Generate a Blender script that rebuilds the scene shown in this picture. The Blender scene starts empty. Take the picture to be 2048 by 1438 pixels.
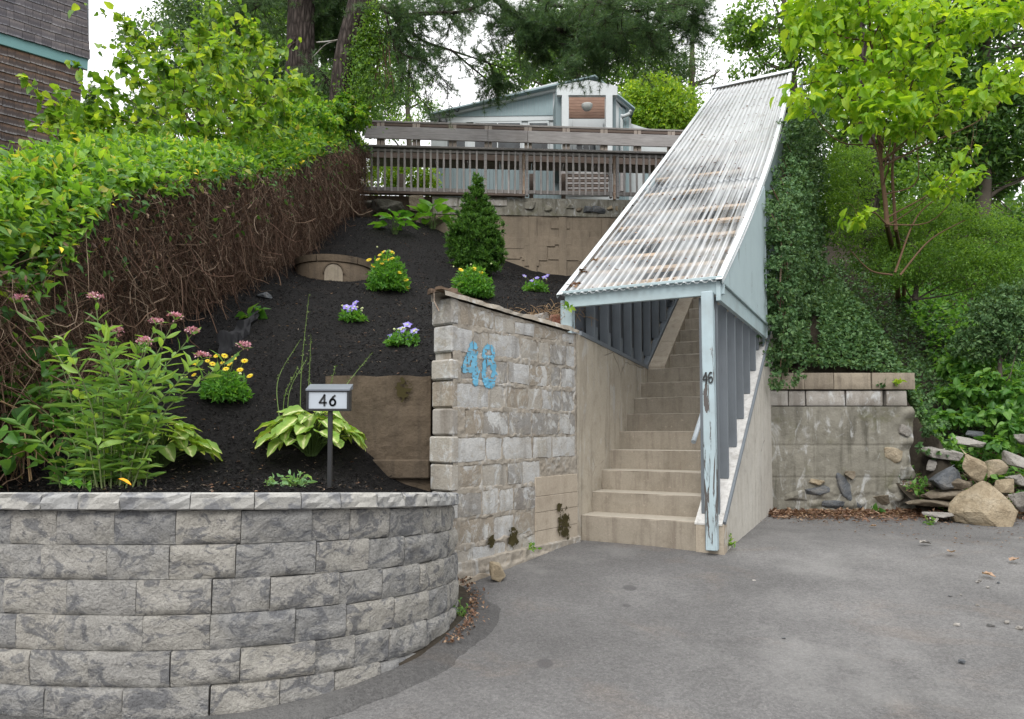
import bpy, math, random
import numpy as np
from mathutils import Vector, Matrix
R = math.radians
C = bpy.context.scene.collection
sc = bpy.context.scene

# ------------------------------------------------------------------ camera, light, exposure
EZ = 1.57                       # eye height above the drive under the camera
PITCH = 0.045; FPX = 1365.0; CYPX = 800.0
cam = bpy.data.cameras.new('camera'); cam_o = bpy.data.objects.new('camera', cam); C.objects.link(cam_o)
cam_o.location = (0, 0, EZ); cam_o.rotation_euler = (R(90) + PITCH, 0, 0)
cam.sensor_width = 36; cam.lens = FPX * 36 / 2048; cam.shift_y = (CYPX - 719) / 2048
cam.clip_start = 0.05; cam.clip_end = 800
sc.camera = cam_o

SUN_EL, SUN_AZ = 44, 202        # high, from behind the camera and to its left, through cloud
w = bpy.data.worlds.new('World'); sc.world = w; w.use_nodes = True
nt = w.node_tree; nt.nodes.clear()
sky = nt.nodes.new('ShaderNodeTexSky'); sky.sky_type = 'NISHITA'; sky.sun_disc = False
sky.sun_elevation = R(SUN_EL); sky.sun_rotation = R(SUN_AZ); sky.air_density = 1.0; sky.dust_density = 3.0
sc1 = nt.nodes.new('ShaderNodeVectorMath'); sc1.operation = 'SCALE'; sc1.inputs['Scale'].default_value = 0.10
nt.links.new(sky.outputs[0], sc1.inputs[0])
tc = nt.nodes.new('ShaderNodeTexCoord'); sep = nt.nodes.new('ShaderNodeSeparateXYZ'); nt.links.new(tc.outputs['Generated'], sep.inputs[0])
mr = nt.nodes.new('ShaderNodeMapRange'); mr.inputs[1].default_value = 0.0; mr.inputs[2].default_value = 1.0
mr.inputs[3].default_value = 0.74; mr.inputs[4].default_value = 2.5; nt.links.new(sep.outputs['Z'], mr.inputs[0])
cn = nt.nodes.new('ShaderNodeTexNoise'); cn.inputs['Scale'].default_value = 3.5; cn.inputs['Detail'].default_value = 5
nt.links.new(tc.outputs['Generated'], cn.inputs['Vector'])
cr = nt.nodes.new('ShaderNodeMapRange'); cr.inputs[1].default_value = .3; cr.inputs[2].default_value = .7; cr.inputs[3].default_value = .90; cr.inputs[4].default_value = 1.08
nt.links.new(cn.outputs['Fac'], cr.inputs[0])
mu = nt.nodes.new('ShaderNodeMath'); mu.operation = 'MULTIPLY'; nt.links.new(mr.outputs[0], mu.inputs[0]); nt.links.new(cr.outputs[0], mu.inputs[1])
cl = nt.nodes.new('ShaderNodeVectorMath'); cl.operation = 'SCALE'; cl.inputs[0].default_value = (0.99, 0.995, 1.005); nt.links.new(mu.outputs[0], cl.inputs['Scale'])
mx = nt.nodes.new('ShaderNodeMix'); mx.data_type = 'RGBA'; mx.inputs[0].default_value = 0.94
nt.links.new(sc1.outputs[0], mx.inputs[6]); nt.links.new(cl.outputs[0], mx.inputs[7])
bg = nt.nodes.new('ShaderNodeBackground'); bg.inputs[1].default_value = 1.0; nt.links.new(mx.outputs[2], bg.inputs[0])
wo = nt.nodes.new('ShaderNodeOutputWorld'); nt.links.new(bg.outputs[0], wo.inputs[0])
sun = bpy.data.lights.new('sun', 'SUN'); sun.energy = 1.45; sun.angle = R(25); sun.color = (1, .97, .92)
sun_o = bpy.data.objects.new('sun', sun); C.objects.link(sun_o); sun_o.location = (0, 0, 30)
az = R(SUN_AZ)   # direction towards the sun: x=sin, y=cos
sdir = Vector((math.sin(az) * math.cos(R(SUN_EL)), math.cos(az) * math.cos(R(SUN_EL)), math.sin(R(SUN_EL))))
sun_o.rotation_euler = sdir.to_track_quat('Z', 'Y').to_euler()
sc.view_settings.view_transform = 'Standard'; sc.view_settings.look = 'None'
sc.view_settings.exposure = 0.32; sc.view_settings.gamma = 1; sc.view_settings.use_curve_mapping = False
sc.cycles.max_bounces = 8; sc.cycles.transparent_max_bounces = 12; sc.cycles.diffuse_bounces = 3; sc.cycles.glossy_bounces = 3; sc.cycles.transmission_bounces = 4

# ------------------------------------------------------------------ helpers
def P(u, v, Y):                 # a point seen at (u, v) in the 2048 px photograph and standing at depth Y
    x = (u - 1024) / FPX; y = (CYPX - v) / FPX
    dy = math.cos(PITCH) - y * math.sin(PITCH); dz = math.sin(PITCH) + y * math.cos(PITCH)
    s = Y / dy
    return np.array((x * s, Y, EZ + dz * s))
def A(*a): return np.array(a, float)
def unit(v):
    v = np.asarray(v, float); return v / (np.linalg.norm(v, axis=-1, keepdims=True) + 1e-12)

def mesh_np(name, V, Fs, smooth=False):
    me = bpy.data.meshes.new(name)
    V = np.ascontiguousarray(V, dtype=np.float32).reshape(-1, 3)
    Fs = [np.asarray(f, dtype=np.int32) for f in Fs if len(f)]
    nl = sum(f.size for f in Fs); nf = sum(len(f) for f in Fs)
    me.vertices.add(len(V)); me.vertices.foreach_set('co', V.ravel())
    me.loops.add(nl); me.loops.foreach_set('vertex_index', np.concatenate([f.ravel() for f in Fs]))
    me.polygons.add(nf)
    tot = np.concatenate([np.full(len(f), f.shape[1], np.int32) for f in Fs]); st = np.concatenate([[0], np.cumsum(tot)[:-1]]).astype(np.int32)
    me.polygons.foreach_set('loop_start', st)
    me.polygons.foreach_set('use_smooth', np.full(nf, bool(smooth)) if not isinstance(smooth, np.ndarray) else smooth)
    me.update(calc_edges=True); me.validate()
    return me

class MB:
    """collects pieces of one mesh; each piece is flat or softly shaded"""
    def __init__(s): s.V = []; s.F = []; s.n = 0
    def faces(s, F, soft): s.F.append((np.asarray(F, np.int64), soft))
    def add(s, V, F, soft=False):
        V = np.asarray(V, float).reshape(-1, 3)
        if isinstance(F, np.ndarray): groups = {F.shape[1]: F}
        else:
            groups = {}
            for f in F: groups.setdefault(len(f), []).append(f)
        for k, g in groups.items(): s.faces(np.asarray(g, np.int64) + s.n, soft)
        s.V.append(V); s.n += len(V)
    def mesh(s, name, smooth=False, off=(0, 0, 0)):
        sm = np.concatenate([np.full(len(f), bool(q or smooth)) for f, q in s.F])
        return mesh_np(name, np.concatenate(s.V) - np.asarray(off, float), [f for f, q in s.F], sm)
    def build(s, name, mat, parent=None, smooth=False):
        off = parent_off(parent)
        me = s.mesh(name, smooth, off); me.materials.append(mat)
        o = bpy.data.objects.new(name, me); C.objects.link(o); o.parent = parent
        return o

OFF = {}
def parent_off(p):
    o = np.zeros(3)
    while p is not None:
        o = o + np.array(p.location); p = p.parent
    return o
def tag(o, label=None, cat=None, group=None, kind=None):
    if label: o['label'] = label
    if cat: o['category'] = cat
    if group: o['group'] = group
    if kind: o['kind'] = kind
    return o
def thing(name, label, cat, loc=(0, 0, 0), group=None):
    o = bpy.data.objects.new(name, None); C.objects.link(o); o.location = tuple(float(x) for x in loc); o.empty_display_size = .1
    return tag(o, label, cat, group, 'thing')
def put(name, me, M, parent):   # a child with shared mesh data; M is its 4x4 world matrix
    o = bpy.data.objects.new(name, me); C.objects.link(o); o.parent = parent
    T = Matrix.Translation(Vector([float(-x) for x in parent_off(parent)]))
    o.matrix_basis = T @ M
    return o
def frame(o, x, y, z):
    return Matrix(((x[0], y[0], z[0], o[0]), (x[1], y[1], z[1], o[1]), (x[2], y[2], z[2], o[2]), (0, 0, 0, 1)))

def hexa(c, ch=0.0):            # c: 8 corners (000,100,110,010,001,101,111,011), chamfered by ch metres
    c = np.asarray(c, float)
    if ch <= 0:
        return c, [(0, 3, 2, 1), (4, 5, 6, 7), (0, 1, 5, 4), (1, 2, 6, 5), (2, 3, 7, 6), (3, 0, 4, 7)]
    nb = {0: (1, 3, 4), 1: (0, 2, 5), 2: (3, 1, 6), 3: (2, 0, 7), 4: (5, 7, 0), 5: (4, 6, 1), 6: (7, 5, 2), 7: (6, 4, 3)}
    V = []; idx = {}
    for i in range(8):          # three vertices per corner, one per face that meets there
        ex, ey, ez = [unit(c[j] - c[i]) * min(ch, .45 * np.linalg.norm(c[j] - c[i])) for j in nb[i]]
        for k, p in enumerate((ey + ez, ex + ez, ex + ey)):   # on the x-face, y-face, z-face
            idx[(i, k)] = len(V); V.append(c[i] + p)
    F = []
    X0, X1, Y0, Y1, Z0, Z1 = (0, 4, 7, 3), (1, 2, 6, 5), (0, 1, 5, 4), (3, 7, 6, 2), (0, 3, 2, 1), (4, 5, 6, 7)
    for f in (X0, X1): F.append(tuple(idx[(i, 0)] for i in f))
    for f in (Y0, Y1): F.append(tuple(idx[(i, 1)] for i in f))
    for f in (Z0, Z1): F.append(tuple(idx[(i, 2)] for i in f))
    for a, b in ((0, 1), (3, 2), (4, 5), (7, 6)): F.append((idx[(a, 1)], idx[(a, 2)], idx[(b, 2)], idx[(b, 1)]))
    for a, b in ((0, 3), (1, 2), (4, 7), (5, 6)): F.append((idx[(a, 0)], idx[(a, 2)], idx[(b, 2)], idx[(b, 0)]))
    for a, b in ((0, 4), (1, 5), (3, 7), (2, 6)): F.append((idx[(a, 0)], idx[(a, 1)], idx[(b, 1)], idx[(b, 0)]))
    for i in range(8): F.append((idx[(i, 0)], idx[(i, 1)], idx[(i, 2)]))
    return np.array(V), F
def obox(mb, o, x, y, z, ch=0.0):   # box from corner o with edge vectors x, y, z
    o, x, y, z = (np.asarray(t, float) for t in (o, x, y, z))
    mb.add(*hexa([o, o + x, o + x + y, o + y, o + z, o + x + z, o + x + y + z, o + y + z], ch))
def cbox(mb, c, sx, sy, sz, ch=0.0):
    obox(mb, (c[0] - sx / 2, c[1] - sy / 2, c[2] - sz / 2), (sx, 0, 0), (0, sy, 0), (0, 0, sz), ch)
def bar(mb, a, b, wx, wz, side=None, ch=0.0):   # a bar from a to b, wx across (along side), wz deep
    a = np.asarray(a, float); b = np.asarray(b, float); d = b - a; u = unit(d)
    s = np.asarray(side, float) if side is not None else np.cross(u, (0, 0, 1)) if abs(u[2]) < .9 else A(1, 0, 0)
    s = unit(s - u * np.dot(s, u)); t = np.cross(s, u)
    obox(mb, a - s * wx / 2 - t * wz / 2, s * wx, d, t * wz, ch)
def part_bar(name, mat, parent, a, b, wx, wz, side=None, ch=0.003):
    m = MB(); bar(m, a, b, wx, wz, side, ch); return m.build(name, mat, parent)
def part_box(name, mat, parent, o, x, y, z, ch=0.003):
    m = MB(); obox(m, o, x, y, z, ch); return m.build(name, mat, parent)
def prism(mb, pts, vec):        # planar polygon extruded by vec
    pts = np.asarray(pts, float); n = len(pts); V = np.concatenate([pts, pts + np.asarray(vec, float)])
    F = [tuple(range(n))[::-1], tuple(range(n, 2 * n))] + [(i, (i + 1) % n, n + (i + 1) % n, n + i) for i in range(n)]
    mb.add(V, F)
def tubes(mb, Pn, Rn, sides=4):  # Pn (N,M,3) polylines, Rn (N,M) radii
    Pn = np.asarray(Pn, float); Rn = np.broadcast_to(np.asarray(Rn, float), Pn.shape[:2])
    N, Mm = Pn.shape[:2]
    T = np.gradient(Pn, axis=1); T = unit(T)
    up = np.where(np.abs(T[..., 2:3]) < .9, A(0, 0, 1), A(1, 0, 0)); S = unit(np.cross(T, up)); U = np.cross(S, T)
    a = np.arange(sides) * 2 * math.pi / sides
    V = Pn[:, :, None, :] + Rn[:, :, None, None] * (np.cos(a)[None, None, :, None] * S[:, :, None, :] + np.sin(a)[None, None, :, None] * U[:, :, None, :])
    i = np.arange(N)[:, None, None] * Mm * sides + np.arange(Mm - 1)[None, :, None] * sides
    k = np.arange(sides)[None, None, :]; k2 = (k + 1) % sides
    F = np.stack([i + k, i + k2, i + sides + k2, i + sides + k], -1).reshape(-1, 4)
    mb.add(V.reshape(-1, 3), F, True)
def tube(mb, pts, rad, sides=8):
    pts = np.asarray(pts, float); rad = np.broadcast_to(np.asarray(rad, float), (len(pts),)); tubes(mb, pts[None], rad[None], sides)
    n = mb.n - len(pts) * sides
    mb.faces([list(range(n, n + sides))], False); mb.faces([list(range(mb.n - sides, mb.n))[::-1]], False)
def spline(pts, n):
    pts = np.asarray(pts, float); k = len(pts); e = np.vstack([2 * pts[0] - pts[1], pts, 2 * pts[-1] - pts[-2]])
    t = np.linspace(0, k - 1 - 1e-6, n); i = t.astype(int); f = (t - i)[:, None]
    a, b, c, d = e[i], e[i + 1], e[i + 2], e[i + 3]
    return .5 * (2 * b + (c - a) * f + (2 * a - 5 * b + 4 * c - d) * f ** 2 + (3 * b - a - 3 * c + d) * f ** 3)
def lathe(mb, prof, c, n=24):
    c = np.asarray(c, float); a = np.arange(n) * 2 * math.pi / n; V = []
    for r, z in prof: V += [c + A(r * math.cos(t), r * math.sin(t), z) for t in a]
    F = [(i * n + j, i * n + (j + 1) % n, (i + 1) * n + (j + 1) % n, (i + 1) * n + j) for i in range(len(prof) - 1) for j in range(n)]
    mb.add(V, F, n > 8)
def smoothstep(a, b, x): t = np.clip((x - a) / (b - a), 0, 1); return t * t * (3 - 2 * t)
def vnoise(p, seed=0):           # smooth value noise on (N,3)
    p = np.asarray(p, float); i = np.floor(p).astype(np.int64); f = p - i; f = f * f * (3 - 2 * f)
    def h(a):
        n = a[..., 0] * 374761393 + a[..., 1] * 668265263 + a[..., 2] * 2147483647 + seed * 1274126177
        n = (n ^ (n >> 13)) * 1274126177; n = n & 0x7fffffff; n = (n ^ (n >> 16)) & 0xffff
        return n / 65535.0
    r = 0
    for dx in (0, 1):
        for dy in (0, 1):
            for dz in (0, 1):
                wgt = (f[..., 0] if dx else 1 - f[..., 0]) * (f[..., 1] if dy else 1 - f[..., 1]) * (f[..., 2] if dz else 1 - f[..., 2])
                r = r + wgt * h(i + np.array([dx, dy, dz]))
    return r * 2 - 1
def fbm(p, seed=0, oct=3):
    p = np.asarray(p, float); s = 0; a = 1
    for k in range(oct): s = s + a * vnoise(p * 2 ** k, seed + k); a *= .5
    return s

# ------------------------------------------------------------------ node helpers and materials
def nd(t, typ, ins=None, **props):
    n = t.nodes.new(typ)
    for k, v in props.items(): setattr(n, k, v)
    for k, v in (ins or {}).items():
        if hasattr(v, 'is_output'): t.links.new(v, n.inputs[k])
        else: n.inputs[k].default_value = v
    return n
def col(c): return (c[0], c[1], c[2], 1)
class Mt:
    def __init__(s, name):
        s.m = bpy.data.materials.new(name); s.m.use_nodes = True; s.t = s.m.node_tree; s.t.nodes.clear()
        s.out = s.t.nodes.new('ShaderNodeOutputMaterial'); s.tc = s.t.nodes.new('ShaderNodeTexCoord'); s.obj = s.tc.outputs['Object']
    def geo(s): return nd(s.t, 'ShaderNodeNewGeometry')
    def rnd(s): return nd(s.t, 'ShaderNodeObjectInfo').outputs['Random']
    def island(s): return s.geo().outputs['Random Per Island']
    def world(s): return s.geo().outputs['Position']
    def offs(s, vec=None, k=37.0):    # shift texture space per object
        r = s.rnd(); m = nd(s.t, 'ShaderNodeVectorMath', {0: vec or s.obj, 1: nd(s.t, 'ShaderNodeCombineXYZ', {0: s.math('MULTIPLY', r, k), 1: s.math('MULTIPLY', r, k * 1.7), 2: s.math('MULTIPLY', r, k * .6)}).outputs[0]}, operation='ADD')
        return m.outputs[0]
    def sc(s, vec, v): return nd(s.t, 'ShaderNodeMapping', {0: vec, 3: v}).outputs[0]
    def noise(s, vec, scale, detail=4, rough=.55, dist=0): return nd(s.t, 'ShaderNodeTexNoise', {'Vector': vec, 'Scale': scale, 'Detail': detail, 'Roughness': rough, 'Distortion': dist}).outputs['Fac']
    def vor(s, vec, scale, feature='F1', out='Distance'): return nd(s.t, 'ShaderNodeTexVoronoi', {'Vector': vec, 'Scale': scale}, feature=feature).outputs[out]
    def math(s, op, a, b=0.0, c=False):
        n = nd(s.t, 'ShaderNodeMath', {0: a, 1: b}, operation=op); n.use_clamp = c; return n.outputs[0]
    def mr(s, x, a, b, c=0.0, d=1.0): return nd(s.t, 'ShaderNodeMapRange', {0: x, 1: a, 2: b, 3: c, 4: d}).outputs[0]
    def ramp(s, f, stops, interp='LINEAR'):
        n = nd(s.t, 'ShaderNodeValToRGB', {0: f}); e = n.color_ramp.elements; n.color_ramp.interpolation = interp
        while len(e) > 1: e.remove(e[-1])
        e[0].position = stops[0][0]; e[0].color = col(stops[0][1])
        for p, c in stops[1:]: x = e.new(p); x.color = col(c)
        return n.outputs[0]
    def mix(s, f, a, b, blend='MIX'):
        a = col(a) if isinstance(a, tuple) else a; b = col(b) if isinstance(b, tuple) else b
        return nd(s.t, 'ShaderNodeMix', {0: f, 6: a, 7: b}, data_type='RGBA', blend_type=blend).outputs[2]
    def bump(s, h, strength=.5, dist=.01, nrm=None):
        ins = {'Height': h, 'Strength': strength, 'Distance': dist}
        if nrm is not None: ins['Normal'] = nrm
        return nd(s.t, 'ShaderNodeBump', ins).outputs[0]
    def pbr(s, c, rough=.8, spec=.3, bump=None, metal=0.0, trans=None, tw=.35, alpha=None):
        ins = {'Base Color': col(c) if isinstance(c, tuple) else c, 'Roughness': rough, 'Specular IOR Level': spec, 'Metallic': metal}
        if bump is not None: ins['Normal'] = bump
        if alpha is not None: ins['Alpha'] = alpha
        b = nd(s.t, 'ShaderNodeBsdfPrincipled', ins).outputs[0]
        if trans is not None:
            tr = nd(s.t, 'ShaderNodeBsdfTranslucent', {0: col(trans) if isinstance(trans, tuple) else trans}).outputs[0]
            b = nd(s.t, 'ShaderNodeMixShader', {0: tw, 1: b, 2: tr}).outputs[0]
        s.t.links.new(b, s.out.inputs[0]); return s.m

def leaf_mat(name, c0, c1, c2=None, tk=1.9, tw=.4, rough=.45, spec=.35, odd=None):
    m = Mt(name); r = m.math('FRACT', m.math('ADD', m.island(), m.math('MULTIPLY', m.rnd(), 7.3)))
    stops = [(0, c0), (.55, c1)] + ([(.9, c2)] if c2 else []) + ([(.99, odd)] if odd else [])
    c = m.ramp(r, stops); n = m.noise(m.world(), 1.3, 2)
    c = m.mix(m.mr(n, .35, .65, 0, .35), c, m.mix(1.0, c, (.72, .85, .8), 'MULTIPLY'))
    tcol = m.mix(1.0, c, (tk * 1.15, tk, tk * .45), 'MULTIPLY')
    return m.pbr(c, rough, spec, trans=tcol, tw=tw)

def mk_asphalt(name='asphalt', k_=1.0):
    m = Mt(name); p = m.world()
    big = m.noise(p, .55, 4, .6, .3); mid = m.noise(p, 3.2, 4, .6); fine = m.noise(p, 95, 3, .7)
    c = m.ramp(m.mr(big, .3, .7), [(0, (.125, .121, .119)), (.5, (.178, .173, .170)), (1, (.25, .243, .237))])
    c = m.mix(m.mr(mid, .35, .7, 0, .35), c, (.10, .097, .096))
    rust = m.noise(m.sc(p, (1, 1.6, 1)), 1.1, 5, .65, .6)
    c = m.mix(m.mr(rust, .55, .74, 0, .5), c, (.21, .17, .14))
    sp = m.vor(p, 105); c = m.mix(m.mr(sp, .10, .26, .75, 0), c, (.30, .29, .28))
    sp2 = m.vor(p, 70, 'F1', 'Color'); sp2v = nd(m.t, 'ShaderNodeSeparateColor', {0: sp2}).outputs[0]
    c = m.mix(m.mr(sp2v, .0, 1.0, 0, .45), c, m.mix(1.0, c, (.35, .35, .36), 'MULTIPLY'))
    c = m.mix(m.mr(fine, .45, .65, 0, .38), c, (.06, .058, .058)); edge = m.noise(p, .9, 5, .6); c = m.mix(m.mr(edge, .56, .68, 0, .35), c, (.27, .265, .255))
    oil = m.vor(m.sc(p, (1, .8, 1)), 1.3); c = m.mix(m.mr(m.math('ADD', oil, m.math('MULTIPLY', mid, .06)), .085, .10, .6, 0), c, (.06, .058, .06))
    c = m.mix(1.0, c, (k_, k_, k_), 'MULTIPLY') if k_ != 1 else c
    h = m.math('ADD', m.math('MULTIPLY', m.vor(p, 85), .8), fine)
    return m.pbr(c, .88, .25, m.bump(h, .9, .009, m.bump(mid, .25, .02)))
def mk_block():
    m = Mt('split_face_block'); p = m.offs(); r = m.rnd()
    n = m.noise(m.sc(p, (1, 1, 1.5)), 8.5, 8, .7, 1.1); f = m.noise(p, 75, 4, .75)
    base = m.ramp(r, [(0, (.30, .298, .292)), (.3, (.37, .358, .335)), (.7, (.43, .408, .366)), (1, (.35, .342, .325))])
    c = m.mix(m.mr(n, .50, .57, 0, .72), base, (.13, .135, .15))
    c = m.mix(m.mr(m.noise(p, 5, 4, .6, .5), .55, .7, 0, .6), c, (.44, .42, .375))
    c = m.mix(m.mr(f, .4, .62, 0, .6), c, m.mix(1.0, c, (.6, .6, .61), 'MULTIPLY'))
    h = m.math('ADD', m.math('MULTIPLY', m.noise(p, 26, 6, .65, .4), 1.4), m.math('MULTIPLY', f, .7))
    return m.pbr(c, .92, .2, m.bump(h, 1.0, .022))
def mk_cap():
    m = Mt('capstone'); p = m.offs(); n = m.noise(p, 9, 5, .6, .6); f = m.noise(p, 70, 4, .7)
    c = m.mix(m.mr(n, .5, .6, 0, .8), m.ramp(m.rnd(), [(0, (.32, .32, .315)), (1, (.42, .405, .37))]), (.17, .175, .19))
    c = m.mix(m.mr(f, .35, .65, 0, .4), c, m.mix(1.0, c, (.6, .6, .6), 'MULTIPLY'))
    return m.pbr(c, .92, .2, m.bump(m.math('ADD', m.noise(p, 30, 6, .65), f), .6, .01))
def mk_concrete(name, c0, c1, dark, streak=.5, fine=60, white=0.0, bumpd=.006, moss=0.0, objr=0.0, cracks=0.0, per_obj=False):
    m = Mt(name); p = m.world() if not per_obj else m.offs()
    big = m.noise(p, 1.6, 5, .6, .5); mid = m.noise(p, 9, 5, .6); f = m.noise(p, fine, 4, .7)
    c = m.ramp(m.mr(big, .3, .7), [(0, c0), (1, c1)])
    if objr > 0: c = m.mix(objr, c, m.ramp(m.rnd(), [(0, c1), (.5, c0), (1, dark)]))
    st = m.noise(m.sc(p, (6, 6, .55)), 1.6, 5, .6, .4)
    c = m.mix(m.mr(st, .5, .72, 0, streak), c, dark)
    c = m.mix(m.mr(mid, .52, .72, 0, .45), c, m.mix(1.0, c, (.6, .58, .55), 'MULTIPLY'))
    if white > 0: c = m.mix(m.mr(m.noise(m.sc(p, (2, 2, 1)), 3.1, 5, .65, 1.2), .54, .66, 0, white), c, (.52, .53, .53))
    if moss > 0: c = m.mix(m.mr(m.noise(p, 2.6, 5, .65, .6), .56, .7, 0, moss), c, (.10, .10, .045))
    c = m.mix(m.mr(f, .4, .65, 0, .35), c, m.mix(1.0, c, (.62, .62, .62), 'MULTIPLY'))
    pits = m.vor(p, 42); c = m.mix(m.mr(pits, .03, .07, .5, 0), c, m.mix(1.0, c, (.4, .4, .4), 'MULTIPLY'))
    h = m.math('ADD', m.math('MULTIPLY', mid, 1.2), m.math('MULTIPLY', f, .5))
    if per_obj and name == 'step_concrete':
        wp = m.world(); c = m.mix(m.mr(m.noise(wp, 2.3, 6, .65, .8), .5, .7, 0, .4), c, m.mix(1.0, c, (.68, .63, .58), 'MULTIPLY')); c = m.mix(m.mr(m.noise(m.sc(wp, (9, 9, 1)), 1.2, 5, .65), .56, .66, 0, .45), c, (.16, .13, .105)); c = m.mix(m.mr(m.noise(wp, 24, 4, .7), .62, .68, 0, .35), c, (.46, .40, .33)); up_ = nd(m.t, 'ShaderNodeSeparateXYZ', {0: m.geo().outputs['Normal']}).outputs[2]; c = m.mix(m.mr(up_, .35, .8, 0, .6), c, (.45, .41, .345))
    if cracks > 0:
        e = m.vor(m.mix(.06, p, nd(m.t, 'ShaderNodeTexNoise', {'Vector': p, 'Scale': 5.0, 'Detail': 4.0}).outputs['Color']), .95, 'DISTANCE_TO_EDGE')
        k = m.mr(e, .002, .007, 1, 0); k = m.math('MULTIPLY', k, m.mr(m.noise(p, 1.1, 2), .5, .56)); c = m.mix(m.math('MULTIPLY', k, cracks), c, (.05, .045, .04))
        h = m.math('SUBTRACT', h, m.math('MULTIPLY', k, 2.0))
    return m.pbr(c, .9, .2, m.bump(h, .6, bumpd))
def mk_cmu():
    m = Mt('old_concrete_block'); p = m.offs(); r = m.rnd()
    base = m.ramp(r, [(0, (.43, .43, .425)), (.16, (.26, .25, .235)), (.36, (.37, .345, .305)), (.6, (.29, .25, .20)), (.76, (.46, .455, .44)), (.93, (.22, .205, .19))], 'CONSTANT')
    n = m.noise(p, 5, 5, .65, 1.0); f = m.noise(p, 80, 4, .7)
    c = m.mix(m.mr(n, .4, .62, 0, .7), base, m.mix(.55, base, (.27, .235, .19))); wp = m.world(); c = m.mix(m.mr(m.noise(wp, 7, 6, .7, 1.2), .53, .60, 0, .85), c, (.36, .335, .29)); c = m.mix(m.mr(m.noise(m.sc(wp, (1, 1, .6)), 5, 6, .7, 1.5), .56, .61, 0, .8), c, (.52, .52, .505))
    c = m.mix(m.mr(m.noise(p, 7, 5, .7, 1.5), .53, .64, 0, .7), c, (.50, .51, .51))
    c = m.mix(m.mr(m.noise(m.sc(p, (5, 5, .7)), 2, 4), .52, .7, 0, .5), c, (.16, .145, .125))
    c = m.mix(m.mr(f, .4, .65, 0, .4), c, m.mix(1.0, c, (.6, .6, .6), 'MULTIPLY'))
    return m.pbr(c, .92, .2, m.bump(m.math('ADD', m.noise(p, 22, 6, .7), m.math('MULTIPLY', f, .5)), .8, .012))
def mk_paint(name, c, under=(.09, .08, .075), peel=.4, dirt=(.2, .2, .19), axis=(14, 14, 1.2), rough=.55):
    m = Mt(name); p = m.offs(m.world())
    g = m.noise(m.sc(p, axis), 3, 5, .65, .4); k = m.noise(m.sc(p, axis), 1.3, 5, .7, .8); d = m.noise(p, 3.5, 4, .6)
    cc = m.mix(m.mr(d, .45, .75, 0, .35), c, dirt); cc = m.mix(m.mr(g, .3, .7, 0, .25), cc, m.mix(1.0, cc, (.7, .72, .74), 'MULTIPLY'))
    pk = m.mr(k, .70 - peel * .22, .72 - peel * .22); cc = m.mix(pk, cc, under)
    h = m.math('SUBTRACT', m.math('MULTIPLY', g, .5), m.math('MULTIPLY', pk, .8))
    return m.pbr(cc, rough, .35, m.bump(h, .5, .004))
def mk_wood(name, c0, c1, axis=(20, 20, 1.5), rough=.8):
    m = Mt(name); p = m.offs(m.world()); g = m.noise(m.sc(p, axis), 2.2, 6, .7, .6); b = m.noise(p, 2.0, 3)
    c = m.ramp(m.mr(g, .3, .7), [(0, c0), (1, c1)]); c = m.mix(m.mr(b, .4, .65, 0, .4), c, m.mix(1.0, c, (.62, .58, .56), 'MULTIPLY'))
    c = m.mix(m.mr(m.rnd(), 0, 1, 0, .3), c, m.mix(1.0, c, (1.3, 1.25, 1.2), 'MULTIPLY'))
    return m.pbr(c, rough, .2, m.bump(g, .6, .004))
def mk_plain(name, c, rough=.6, spec=.3, metal=0.0, var=.15):
    m = Mt(name); n = m.noise(m.offs(m.world()), 9, 4)
    cc = m.mix(m.mr(n, .35, .7, 0, var * 3), c, tuple(x * .7 for x in c)); return m.pbr(cc, rough, spec, metal=metal)
def mk_mulch():
    m = Mt('black_mulch'); p = m.world()
    f = m.noise(m.sc(p, (1, 1.6, 1.2)), 34, 6, .75, 1.0); b = m.noise(p, 2.2, 4)
    c = m.ramp(m.mr(f, .3, .72), [(0, (.003, .003, .003)), (.6, (.010, .009, .009)), (1, (.038, .034, .032))])
    c = m.mix(m.mr(b, .6, .74, 0, .35), c, (.045, .033, .026))
    return m.pbr(c, .9, .2, m.bump(f, 1.0, .03))
def mk_chip():
    m = Mt('mulch_chip'); c = m.ramp(m.island(), [(0, (.004, .004, .004)), (.5, (.012, .011, .011)), (.9, (.032, .029, .028)), (.965, (.06, .048, .038)), (.992, (.24, .19, .14))])
    return m.pbr(c, .8, .25)
def mk_bark():
    m = Mt('pine_bark'); p = m.world()
    v = m.vor(m.sc(p, (14, 14, 3.2)), 1.0, 'DISTANCE_TO_EDGE'); n = m.noise(m.sc(p, (3, 3, 1)), 4, 6, .7, .6)
    c = m.ramp(m.math('ADD', m.math('MULTIPLY', v, 1.2), m.math('MULTIPLY', n, .5)), [(.2, (.018, .014, .012)), (.5, (.055, .044, .039)), (.9, (.11, .09, .08))])
    return m.pbr(c, .95, .15, m.bump(m.math('ADD', v, m.math('MULTIPLY', n, .4)), 1.0, .05))
def mk_twig():
    m = Mt('dry_twig'); c = m.ramp(m.island(), [(0, (.05, .028, .019)), (.45, (.115, .066, .045)), (.8, (.20, .13, .09)), (1, (.34, .26, .19))])
    return m.pbr(c, .85, .2)
def mk_rock(name, c0, c1, c2):
    m = Mt(name); p = m.offs(); n = m.noise(p, 3.5, 6, .65, .6); f = m.noise(p, 40, 5, .7)
    c = m.ramp(m.mr(n, .3, .7), [(0, c0), (.5, c1), (1, c2)]); c = m.mix(m.mr(f, .4, .7, 0, .35), c, m.mix(1.0, c, (.55, .55, .55), 'MULTIPLY'))
    return m.pbr(c, .88, .25, m.bump(m.math('ADD', m.noise(p, 14, 6, .6), m.math('MULTIPLY', f, .5)), 1.0, .035))
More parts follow.
